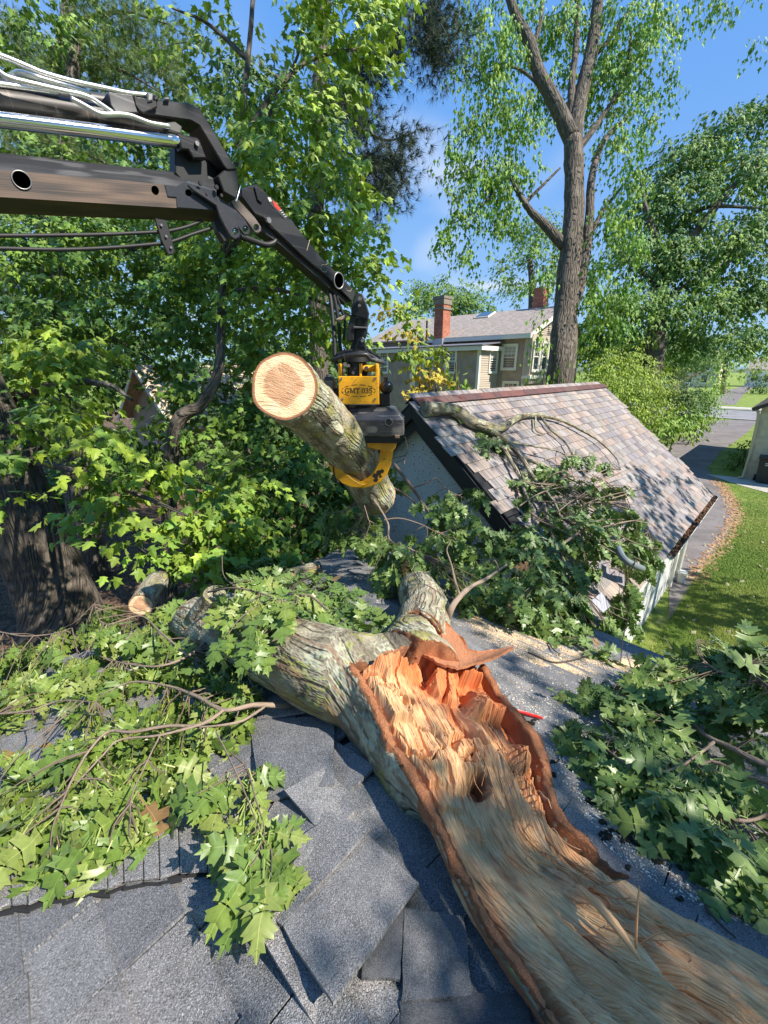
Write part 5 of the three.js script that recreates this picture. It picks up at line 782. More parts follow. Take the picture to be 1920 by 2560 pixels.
function cutFace(name, c, n, r, parent, seed, o = {}) { // a slightly uneven sawn disc
  const X = Math.abs(n.y) > 0.9 ? V(1, 0, 0) : V(0, 1, 0).cross(n).normalize(), Y = n.clone().cross(X), N = 40, pos = [], uv = [], idx = [];
  for (let i = 0; i <= 10; i++) for (let j = 0; j < N; j++) { const a = 2 * Math.PI * j / N, q = i / 10, rr = r * q * (1 + 0.05 * (vn(Math.cos(a) * 2 + seed, Math.sin(a) * 2, seed) - 0.5) * 2) * (o.sx ? Math.hypot(Math.cos(a) * o.sx, Math.sin(a)) : 1), z = 0.006 * (vn(Math.cos(a) * q * 3, Math.sin(a) * q * 3 + seed, 2) - 0.5); const v = c.clone().addScaledVector(X, rr * Math.cos(a)).addScaledVector(Y, rr * Math.sin(a)).addScaledVector(n, z); pos.push(v.x, v.y, v.z); uv.push(0.5 + 0.5 * q * Math.cos(a), 0.5 + 0.5 * q * Math.sin(a)); if (i < 10) { const k = i * N + j, k2 = i * N + (j + 1) % N; idx.push(k, k + N, k2, k2, k + N, k2 + N); } }
  const g = new THREE.BufferGeometry(); g.setAttribute('position', new THREE.Float32BufferAttribute(pos, 3)); g.setAttribute('uv', new THREE.Float32BufferAttribute(uv, 2)); g.setIndex(idx); g.computeVertexNormals();
  return part(name, g, std({ map: cutFaceTexture(seed), bumpMap: faceBump, bumpScale: 0.003, roughness: 0.85 }), parent);
}
// ---------- the log in the grapple ----------
{
  const A = at(712, 967, 2.43), Gp = at(878, 1128, 3.52), B = at(938, 1238, 3.98), ax = A.clone().sub(Gp).normalize();
  const t = thing('held_log', 'sawn length of lichened oak log gripped in the yellow grapple', 'log', Gp);
  const bow = at(800, 1048, 3.02), ch = chain([A.clone().addScaledVector(ax, 0.1), A, bow, Gp, at(915, 1195, 3.80), B], [0.193, 0.190, 0.191, 0.193, 0.194, 0.195]);
  const n = ax.clone().multiplyScalar(0.45).add(EYE.clone().sub(A).normalize().multiplyScalar(0.62)).normalize(), stub = chain([at(845, 1075, 3.02), at(846, 1078, 2.91)], [0.05, 0.036]);
  const f = (x, y, z) => { const q = ch.near(x, y, z), k = 0.011 * (fbm(x * 14, y * 14, z * 14, 3) - 0.5) * 2 + 0.012 * (vn(x * 5, y * 5, z * 5) - 0.5) * 2; let d = q.d - q.R + k; const s = stub.near(x, y, z); d = smin(d, s.d - s.R, 0.03); d = Math.max(d, (x - A.x) * n.x + (y - A.y) * n.y + (z - A.z) * n.z); return Math.max(d, -((x - B.x) * ax.x + (y - B.y) * ax.y + (z - B.z) * ax.z) + 0.05 * (fbm(x * 18, y * 18, z * 18, 2) - 0.5)); };
  const box = new THREE.Box3().setFromPoints([A, Gp, B]).expandByScalar(0.3), g = nets(f, box.min, box.max, 0.011);
  const [end, skin] = splitFaces(g, (c) => (c.x - B.x) * ax.x + (c.y - B.y) * ax.y + (c.z - B.z) * ax.z < 0.028);
  part('bark', barkUV(skin, [ch], V(0, 1, 0)), M.oakBark, t);
  const eg = uvMetres(end.toNonIndexed()); part('broken_end', eg, std({ map: rep(T.wood, 2, 1), roughness: 0.9 }), t);
  cutFace('sawn_face', A.clone().addScaledVector(n, 0.004), n, 0.189, t, 7, { sx: 1.03 });
}
// ---------- the fallen, split trunk ----------
const R8 = (px, py, h) => onRoof(px, py, h);
const TUP = V(0, 1, 0);
// the two torn rims of the trunk, and the axis that lies between and below them
const rimL = [[880, 1682, 0.32], [925, 1755, 0.27], [970, 1853, 0.22], [1037, 1960, 0.19], [1103, 2107, 0.165], [1183, 2254, 0.15], [1290, 2414, 0.145], [1400, 2562, 0.145], [1530, 2730, 0.15]].map((q) => R8(...q));
const rimR = [[1195, 1640, 0.26], [1262, 1735, 0.23], [1362, 1865, 0.21], [1386, 1965, 0.19], [1432, 2070, 0.165], [1540, 2165, 0.15], [1700, 2272, 0.145], [1925, 2385, 0.145], [2200, 2500, 0.15]].map((q) => R8(...q));
const curve3 = (l) => new THREE.CatmullRomCurve3(l, false, 'catmullrom', 0.5), cL = curve3(rimL), cR = curve3(rimR);
const rimFrame = (p) => { const L = cL.getPoint(clamp(p)), R = cR.getPoint(clamp(p)), T = cL.getTangent(clamp(p)).add(cR.getTangent(clamp(p))).normalize(), W = R.clone().sub(L), w = W.length(); W.normalize(); const U = W.clone().cross(T).normalize(); if (U.y < 0) U.negate(); return { L, R, T, W, U, w, m: L.clone().lerp(R, 0.5) }; };
const NA = 16, drop = (p) => lerp(0.085, 0.0, sstep(0.0, 0.5, p)), axis = Array.from({ length: NA + 1 }, (_, i) => { const f = rimFrame(i / NA); return [f.m.clone().addScaledVector(f.U, -drop(i / NA)), Math.hypot(f.w / 2, drop(i / NA))]; });
const trunkPts = axis.map((q) => q[0]), mainCh = chain(trunkPts, axis.map((q) => q[1]));
const limbCh = chain([R8(468, 1542, 0.22), R8(560, 1574, 0.21), R8(650, 1605, 0.205), R8(783, 1664, 0.2), R8(900, 1700, 0.17), axis[0][0]], [0.165, 0.175, 0.185, 0.195, 0.20, 0.19]);
const stubCh = chain([axis[0][0], R8(1030, 1640, 0.17), R8(1050, 1590, 0.17), R8(1062, 1530, 0.16), R8(1050, 1490, 0.13), R8(1020, 1440, 0.06)], [0.2, 0.19, 0.17, 0.165, 0.165, 0.16]);
const fallen = thing('fallen_trunk', 'huge split oak trunk lying across the shed roof with its torn wood exposed', 'tree trunk', trunkPts[4]);
{
  const NF = 400, frames = Array.from({ length: NF + 1 }, (_, i) => rimFrame(i / NF));
  const near = (px, py) => { let best = 1e12, r = [0, 0]; for (let i = 0; i <= NF; i += 2) { const f = frames[i]; for (let j = 0; j <= 40; j++) { const t = j / 20 - 1, q = toPix(f.m.clone().addScaledVector(f.W, t * f.w / 2)), d = (q[0] - px) ** 2 + (q[1] - py) ** 2; if (d < best) { best = d; r = [i / NF, t]; } } } return r; };
  const len = mainCh.L, P0 = 0.012; // p runs 0..1 along the rims; s = p * len in metres
  const startP = (t) => P0 + 0.05 / len * (vn(t * 4 + 3, 2, 1) - 0.5) * 2 + 0.025 / len * (vn(t * 14 + 3, 5, 1) - 0.5) * 2;
  const sdfBark = (x, y, z) => {
    const q = mainCh.near(x, y, z), a = limbCh.near(x, y, z), b = stubCh.near(x, y, z);
    const k = 0.012 * (fbm(x * 12, y * 12, z * 12, 3) - 0.5) * 2 + 0.012 * (vn(x * 4, y * 4, z * 4) - 0.5) * 2;
    const f0 = frames[0], back = (x - trunkPts[0].x) * f0.T.x + (y - trunkPts[0].y) * f0.T.y + (z - trunkPts[0].z) * f0.T.z;
    let dm = q.d - q.R; if (q.p < 0.05) dm = Math.max(dm, -back);
    const f = frames[Math.round(NF * clamp(q.p))], kw = lerp(-0.75, -0.62, sstep(0.2, 0.5, q.p)), ku = -Math.sqrt(1 - kw * kw), under = (x - f.L.x) * (kw * f.W.x + ku * f.U.x) + (y - f.L.y) * (kw * f.W.y + ku * f.U.y) + (z - f.L.z) * (kw * f.W.z + ku * f.U.z);
    dm = Math.max(dm, under - lerp(0.26, 0.034, sstep(0.02, 0.46, q.p))); // the bark has peeled in under the rim
    const fx = x - f.m.x, fy = y - f.m.y, fz = z - f.m.z; dm = Math.max(dm, fx * f.U.x + fy * f.U.y + fz * f.U.z - 0.012); // the trunk itself never stands above its torn rim
    return { d: smin(smin(a.d - a.R, b.d - b.R, 0.09), dm, 0.03) + k, q, peeled: q.p > 0.40 && under > 0.01 };
  };
  const carve = (x, y, z, q) => { // positive where the wood has been torn away
    const f = frames[Math.round(NF * clamp(q.p))], dx = x - f.m.x, dy = y - f.m.y, dz = z - f.m.z, v = dx * f.U.x + dy * f.U.y + dz * f.U.z, t = (dx * f.W.x + dy * f.W.y + dz * f.W.z) / (f.w / 2);
    const rough = 0.016 * (fbm(x * 30, y * 30, z * 30, 2) - 0.5), side = Math.abs(t), in1 = 1 - 0.045 / f.w * 2, inner = sstep(in1 + 0.02, in1 - 0.03, side);
    const cut = lerp(0.006 * (vn(q.p * 60, t * 2, 1) - 0.5) * 2, -0.09, inner) - (t > 0 ? 0.03 * sstep(0.62, 0.7, q.p) : 0);
    return Math.min(v - cut + 0.5 * rough, (q.p - startP(t)) * len * 0.9 + rough);
  };
  const box = new THREE.Box3().setFromPoints([...trunkPts.slice(0, 15), ...limbCh.P, ...stubCh.P]).expandByScalar(0.36);
  const endT = limbCh.frame(0, UP), endN = endT.T.clone().multiplyScalar(-0.8).add(V(-0.1, 0.6, 0.1)).normalize(), endC = endT.c.clone().addScaledVector(endT.T, 0.02);
  const g = nets((x, y, z) => { const { d, q } = sdfBark(x, y, z); return Math.max(d, carve(x, y, z, q), (x - endC.x) * endN.x + (y - endC.y) * endN.y + (z - endC.z) * endN.z); }, box.min, box.max, 0.0135);
  const [torn, skin0] = splitFaces(g, (c) => { const { d, q, peeled } = sdfBark(c.x, c.y, c.z); return peeled || (d < -0.007 && carve(c.x, c.y, c.z, q) > -0.02) || (q.p > 0.01 && q.p < 0.99 && carve(c.x, c.y, c.z, q) > -0.016); });
  const [sawn, skin] = splitFaces(skin0, (c) => c.clone().sub(endC).dot(endN) > -0.008);
  part('bark', barkUV(skin, [mainCh, limbCh, stubCh], TUP, [0.7, 0.8], axis[0][0]), M.oakBark, fallen);
  part('inner_bark', uvMetres(torn.toNonIndexed()), std({ map: rep(T.speck, 3, 3), color: lin(0.60, 0.24, 0.105), bumpMap: rep(T.stuccoBump, 9, 9), bumpScale: 0.006, roughness: 0.95 }), fallen, { label: 'rust-orange inner bark along the torn rim' });
  if (sawn.index.count) part('sawn_end', uvMetres(sawn.toNonIndexed()), std({ map: rep(T.wood, 1, 1), color: lin(1.0, 0.95, 0.8), roughness: 0.9 }), fallen);
  // torn wood: a fine height field along the grain
  const N = 820, W = 220, pos = [], uv = [], idx = [], col = [];
  const N2 = (x, y) => { const [p, t] = near(x, y); return [p * len, t]; };
  const hole = N2(1198, 1948), hole2 = N2(1168, 1742), ch1 = N2(1110, 1715), ch2 = N2(1200, 1762), knot = N2(1110, 1900), ch3 = N2(1325, 1900), ch4 = N2(1375, 2010), ch0 = N2(965, 1745), ch5 = N2(1180, 1675), chip1 = N2(1185, 2075), slab1 = N2(1060, 1940), brk = N2(1075, 1962)[0], ridgeA = N2(1180, 1800), ridgeB = N2(1300, 1985), ridgeC = N2(1480, 2150), gulA = N2(1400, 2150), gulB = N2(1560, 2350), gulC = N2(1700, 2480);
  const hump = (s, t, c, a, ws, wt) => { const x = (s - c[0]) / ws, y = (t - c[1]) / wt, r = x * x + y * y; return r < 1 ? a * (1 - r) * (1 - r) : 0; };
  const along = (s, pts) => { let i = 0; while (i < pts.length - 2 && s > pts[i + 1][0]) i++; return lerp(pts[i][1], pts[i + 1][1], clamp((s - pts[i][0]) / (pts[i + 1][0] - pts[i][0]))); };
  const height = (s, t) => {
    const m = s, coarse = sstep(0.75, 0.25, m), warp = 0.05 * (vn(s * 2.2, t * 1.5, 3) - 0.5) + (0.015 + 0.06 * coarse) * (vn(s * 7, t * 4, 8) - 0.5), u = t + warp;
    let y = -0.004 - 0.012 * Math.abs(t) ** 4 + 0.02 * sstep(0.7, 1.1, m) * (1 - t * t);
    y += 0.012 * (vn(u * 3.5, s * 1.6, 11) - 0.5) * 2 + 0.006 * (vn(u * 9, s * 3.2, 12) - 0.5) * 2;
    y += 0.0036 * (vn(u * 26, s * 6, 13) - 0.5) * 2 + 0.0026 * (vn(u * 60, s * 14, 14) - 0.5) * 2 + 0.006 * (Math.floor(3.999 * vn(u * 7 + 4, s * 10 + 2 * vn(u * 18, s * 5, 2), 31)) / 3 - 0.5) + 0.014 * (Math.floor(4.999 * vn(u * 3.2 + 1, s * 3.2 + 1.2 * vn(u * 12, s * 9, 5), 37)) / 4 - 0.5) - 0.02 * sstep(0.03, 0.0, Math.abs(vn(u * 6, s * 1.7, 39) - 0.5)) * sstep(0.4, 0.6, vn(u * 2, s * 3, 40));
    const rag = 0.035 * (fbm(u * 7, s * 18, 5, 3) - 0.5), rg = 0.2 * (fbm(u * 5, s * 25, 9, 3) - 0.5);
    const plat = (c, hs, ht, a, tip = 0) => { const ds = s - c[0] + rag, dt = t - c[1] + rg; return a * sstep(hs + 0.010, hs, Math.abs(ds)) * sstep(ht + 0.07, ht, Math.abs(dt)) * (1 + tip * ds / hs); };
    // the ragged cavity under the fork, red and deeply broken
    const cav = sstep(0.30, 0.12, m + 0.10 * (vn(t * 3, 1, 4) - 0.5)) * sstep(-0.5, -0.2, t); y -= 0.035 * cav;
    const ck = sstep(0.42, 0.1, m) * sstep(-0.7, 0.0, t); y += ck * (0.075 * (fbm(u * 5, s * 16, 2, 4) - 0.5) + 0.03 * (vn(u * 14, s * 14, 6) - 0.5)); const cv = Math.abs(fbm(u * 3.2 + 5, s * 6, 7, 3) - 0.5); y -= sstep(0.035, 0.0, cv) * 0.05 * sstep(0.6, 0.25, m);
    y += sstep(0.08, 0.0, m) * 0.05 * fbm(t * 9, s * 22, 4, 3);
    y += plat(ch1, 0.05, 0.16, 0.075, -0.5) + plat(ch2, 0.05, 0.18, 0.07, 0.3) + plat(ch0, 0.10, 0.14, 0.03, 0.5) + plat(ch5, 0.03, 0.16, 0.06, 0.5) + plat(slab1, 0.09, 0.3, 0.014, 0.3) + hump(s, t, knot, 0.035, 0.10, 0.3) + hump(s, t, ch3, 0.055, 0.09, 0.25) + hump(s, t, ch4, 0.04, 0.1, 0.22) + hump(s, t, chip1, 0.035, 0.035, 0.08);
    // ribbed steps of torn grain on the right
    const rib = sstep(0.42, 0.6, t) * sstep(ch3[0] - 0.06, ch3[0] - 0.01, s) * sstep(ch4[0] + 0.1, ch4[0], s); y += rib * 0.016 * (2 * Math.abs((((s * 30 + 2.2 * vn(u * 6, s * 6, 3)) % 1) + 1) % 1 - 0.5) - 0.5);
    // a long fibrous ridge, then gullies running out along the grain
    if (s > ridgeA[0] - 0.05 && s < ridgeC[0] + 0.1) { const d = u - along(s, [ridgeA, ridgeB, ridgeC]); y += 0.035 * Math.exp(-((d / 0.10) ** 2)) * sstep(ridgeA[0] - 0.05, ridgeA[0] + 0.05, s) * sstep(ridgeC[0] + 0.1, ridgeC[0] - 0.15, s); }
    if (s > gulA[0] - 0.12) { const d = u - along(s, [gulA, gulB, gulC]); y -= 0.05 * Math.exp(-((d / 0.055) ** 2)) * sstep(gulA[0] - 0.12, gulA[0] + 0.1, s); y += 0.02 * Math.exp(-(((d + 0.14) / 0.07) ** 2)) * sstep(gulA[0] - 0.1, gulA[0] + 0.1, s); }
    y -= hump(s, t, hole, 0.15, 0.062, 0.2) + hump(s, t, hole2, 0.11, 0.04, 0.13) + hump(s, t, [ch2[0] + 0.11, ch2[1] + 0.3], 0.08, 0.09, 0.2);
    const st = brk + 0.04 * (fbm(t * 5, 2, 5, 3) - 0.5); y -= 0.022 * sstep(st - 0.006, st + 0.006, s) * sstep(0.05, -0.2, t) * (1 - sstep(brk + 0.2, brk + 0.6, s));
    y -= 0.05 * sstep(0.72, 0.9, t) * sstep(0.12, 0.25, m) * (1 - sstep(0.62, 0.8, m));
    return y;
  };
  for (let i = 0; i <= N; i++) {
    const p = i / N, f = rimFrame(p), s = p * len;
    for (let j = 0; j <= W; j++) {
      const t = -1 + 2 * j / W, edge = sstep(0.95, 1, Math.abs(t)), bk = (startP(t) - p) * len;
      const y = height(s, t) - 0.06 * edge * (t > 0 && p > 0.66 ? 0.3 : 1) + 0.05 * sstep(-0.01, 0.03, bk);
      const v = f.m.clone().addScaledVector(f.W, t * (f.w / 2 - (t > 0 && p > 0.66 ? 0.004 : 0.04))).addScaledVector(f.U, y); pos.push(v.x, v.y, v.z); uv.push(t * f.w / 2 + 0.006 * vn(s * 3, t, 4), s);
      const red = clamp(0.95 * sstep(0.36, 0.08, s + 0.22 * (vn(t * 5, s * 9, 3) - 0.5)) * sstep(-0.62, -0.15, t) + 0.65 * sstep(0.09, 0.0, s) + 0.5 * sstep(0.45, 0.75, t) * sstep(0.75, 0.4, s) + 0.35 * sstep(0.62, 0.78, vn(t * 5, s * 8, 41))); // red-stained heartwood
      const dk = hump(s, t, hole, 0.9, 0.10, 0.36) * (0.4 + vn(t * 20, s * 30, 2));
      col.push(...mix3(mix3([1.0, 0.91, 0.80], [0.86, 0.42, 0.25], red), [0.18, 0.14, 0.12], clamp(dk * 1.3)));
      if (i < N && j < W) { const k = i * (W + 1) + j; idx.push(k, k + W + 1, k + 1, k + 1, k + W + 1, k + W + 2); }
    }
  }
  const wg = new THREE.BufferGeometry(); wg.setAttribute('position', new THREE.Float32BufferAttribute(pos, 3)); wg.setAttribute('uv', new THREE.Float32BufferAttribute(uv, 2)); wg.setAttribute('color', new THREE.Float32BufferAttribute(col, 3)); wg.setIndex(idx); wg.computeVertexNormals();
  part('split_wood', wg, std({ map: rep(T.wood, 1 / 0.42, 1 / 1.1), bumpMap: rep(T.woodBump, 1 / 0.30, 1 / 0.9), bumpScale: 0.008, vertexColors: true, roughness: 0.9, side: THREE.DoubleSide }), fallen, { label: 'pale torn wood with long splinters and a dark rotten hole' });
  // splinters and hanging fibres, each its own strip
  const R = rng(17), sm = [[1.0, 0.9, 0.8], [0.95, 0.8, 0.65], [0.8, 0.6, 0.45]].map((c) => std({ map: rep(T.wood, 4, 1), color: lin(...c), roughness: 0.9, side: THREE.DoubleSide }));
  const strip = (p, t, L, w, lift, curl, side) => { const pts = [], n = 9; for (let i = 0; i <= n; i++) { const k = i / n, ss = clamp(p + L / len * (k - 0.15), 0.001, 0.999), f = rimFrame(ss), tt = clamp(t + side * k * k, -0.93, 0.93); pts.push(f.m.clone().addScaledVector(f.W, tt * f.w / 2 * 0.93).addScaledVector(f.U, Math.max(height(ss * len, tt), -0.05) + 0.0015 + lift * k * k + curl * Math.max(0, k - 0.6) ** 2)); } return [pts, w]; };
  const ribbon = ([pts, w]) => limb(pts, [w * 0.7, w, w * 0.8, 0.0012], { seg: 2, round: 5, wave: 0.3, seed: R() * 99, cap: true });
  const spots = [[1170, 1760], [1190, 1790], [1140, 1800], [1230, 1860], [1260, 1900], [1210, 1920], [1280, 1950], [1250, 1990], [1300, 1990], [1330, 2040], [1290, 2060], [1360, 2090], [1380, 2120], [1410, 2150], [1350, 2060], [1240, 2060], [1160, 1990], [1310, 2120], [1455, 2230], [1500, 2290], [1540, 2330], [1480, 2200], [1600, 2290], [1390, 2250], [1300, 1890], [1330, 1930], [1170, 1850], [1110, 1830], [1220, 1830], [1270, 1860]];
  spots.forEach(([x, y], i) => { for (let k = 0; k < 2; k++) { const [s, t] = near(x + 40 * (R() - 0.5), y + 40 * (R() - 0.5)); part('splinter', ribbon(strip(s, clamp(t, -0.85, 0.85), 0.06 + 0.16 * R(), 0.0014 + 0.003 * R() * R(), 0.012 + 0.035 * R() * R(), (R() - 0.3) * 0.12, (R() - 0.5) * 0.25)), sm[Math.floor(R() * 3)], fallen); } });
  part('splinter', limb([R8(1590, 2370, 0.2), R8(1592, 2300, 0.26), R8(1598, 2215, 0.34)], [0.003, 0.003, 0.0015], { round: 5 }), sm[1], fallen);
  { const pts = [R8(1452, 2218, 0.2), R8(1500, 2270, 0.22), R8(1550, 2330, 0.22), R8(1600, 2400, 0.2)]; part('splinter', limb(pts, [0.006, 0.011, 0.009, 0.003], { round: 6, wave: 0.3 }), sm[0], fallen); }
  // the curled flap of bark: a saddle between two edges
  const top = [[1052, 1596, 0.30], [1070, 1578, 0.29], [1105, 1566, 0.275], [1140, 1588, 0.27], [1168, 1625, 0.275], [1196, 1636, 0.29], [1240, 1630, 0.32], [1282, 1622, 0.36]], low = [[1056, 1640, 0.335], [1075, 1652, 0.34], [1110, 1668, 0.34], [1145, 1674, 0.34], [1175, 1668, 0.345], [1205, 1660, 0.35], [1245, 1646, 0.36], [1284, 1624, 0.37]];
  const cu = (l) => new THREE.CatmullRomCurve3(l.map(([x, y, h]) => R8(x, y, h)), false, 'catmullrom', 0.5), ct = cu(top), cl = cu(low), nu = 40, nv = 10, FP = [], FI = [], FU = [];
  for (const s of [0, 1]) for (let j = 0; j <= nv; j++) for (let i = 0; i <= nu; i++) { const v = ct.getPoint(i / nu).lerp(cl.getPoint(i / nu), j / nv); v.y -= 0.025 * Math.sin(Math.PI * j / nv) * sstep(1, 0.5, i / nu) - s * 0.014; v.y += 0.006 * (fbm(i * 0.4, j * 0.5, 3, 2) - 0.5); if (j === 0 || j === nv || i === 0) { v.x += 0.008 * (vn(i * 1.3, j, 5) - 0.5); v.y += 0.010 * (vn(i * 1.3, j, 6) - 0.5); } FP.push(v.x, v.y, v.z); FU.push(i / nu * 0.3, j / nv * 0.15); if (i < nu && j < nv) { const k = s * (nu + 1) * (nv + 1) + j * (nu + 1) + i; s ? FI.push(k, k + 1, k + nu + 1, k + 1, k + nu + 2, k + nu + 1) : FI.push(k, k + nu + 1, k + 1, k + 1, k + nu + 1, k + nu + 2); } }
  const half = (nu + 1) * (nv + 1); for (let i = 0; i < nu; i++) for (const j of [0, nv]) { const k = j * (nu + 1) + i; FI.push(k, k + 1, k + half, k + 1, k + half + 1, k + half); } for (let j = 0; j < nv; j++) for (const i of [0, nu]) { const k = j * (nu + 1) + i; FI.push(k, k + nu + 1, k + half, k + nu + 1, k + half + nu + 1, k + half); }
  const fg = new THREE.BufferGeometry(); fg.setAttribute('position', new THREE.Float32BufferAttribute(FP, 3)); fg.setAttribute('uv', new THREE.Float32BufferAttribute(FU, 2)); fg.setIndex(FI); fg.computeVertexNormals();
  part('bark_flap', toCreasedNormals(fg, 0.7), std({ map: rep(T.speck, 2, 2), color: lin(0.60, 0.25, 0.115), bumpMap: rep(T.stuccoBump, 3, 3), bumpScale: 0.004, roughness: 0.95, side: THREE.DoubleSide }), fallen, { label: 'smooth orange flap of inner bark curling to a point' });
  const rimPts = top.map(([x, y, h]) => R8(x, y - 3, h + 0.004)); part('torn_edge', limb(rimPts, [0.012, 0.014, 0.013, 0.012, 0.008, 0.003], { seg: 8, round: 7, wave: 0.9 }), std({ map: rep(T.wood, 4, 4), color: lin(0.75, 0.38, 0.2), roughness: 1 }), fallen);
  // bare forked branch rising from the stub
  part('bare_branch', [limb([R8(1118, 1550, 0.2), R8(1128, 1520, 0.3), R8(1150, 1490, 0.36), R8(1175, 1468, 0.40), R8(1210, 1450, 0.44), R8(1240, 1430, 0.48), R8(1266, 1412, 0.52)], [0.024, 0.021, 0.017, 0.015, 0.012, 0.010, 0.008], { round: 9, wave: 0.25 }), limb([R8(1248, 1428, 0.49), R8(1243, 1412, 0.53), R8(1236, 1400, 0.56)], [0.007, 0.006, 0.005], { round: 7 }), limb([R8(1150, 1490, 0.36), R8(1138, 1455, 0.44), R8(1128, 1410, 0.55), R8(1117, 1375, 0.62), R8(1128, 1350, 0.68)], [0.009, 0.008, 0.006, 0.005, 0.003], { round: 7, wave: 0.2 })], M.twigPale, fallen);
  // sawn knots along the left limb
  part('stub', limb([R8(640, 1590, 0.34), R8(655, 1560, 0.44), R8(662, 1548, 0.475)], [0.07, 0.06, 0.055], { round: 14, wave: 0.15 }), M.oakBark, fallen);
  part('stub', limb([R8(505, 1545, 0.30), R8(530, 1505, 0.42), R8(540, 1488, 0.47)], [0.09, 0.075, 0.07], { round: 14, wave: 0.15 }), M.oakBark, fallen);
}
{ // a second sawn limb end among the leaves
  const a = onRoof(352, 1512, 0.2), d = V(0.25, 0.12, 1).normalize(), t = thing('cut_limb', 'sawn limb end lying among the leaves beyond the left pile', 'log', a);
  part('bark', limb([a, a.clone().addScaledVector(d, -0.25), a.clone().addScaledVector(d, -0.6)], [0.105, 0.11, 0.11], { round: 18, wave: 0.12 }), M.oakBark, t); cutFace('sawn_face', a.clone().addScaledVector(d, 0.004), d, 0.1, t, 3);
  const p = onRoof(700, 1440, 0.1), u = thing('cut_limb', 'rough-barked limb lying behind the left branches near the roof end', 'log', p);
  part('bark', limb([onRoof(670, 1470, 0.1), onRoof(730, 1440, 0.1), onRoof(800, 1418, 0.09)], [0.07, 0.075, 0.06], { round: 14, wave: 0.2 }), M.oakBark, u);
}

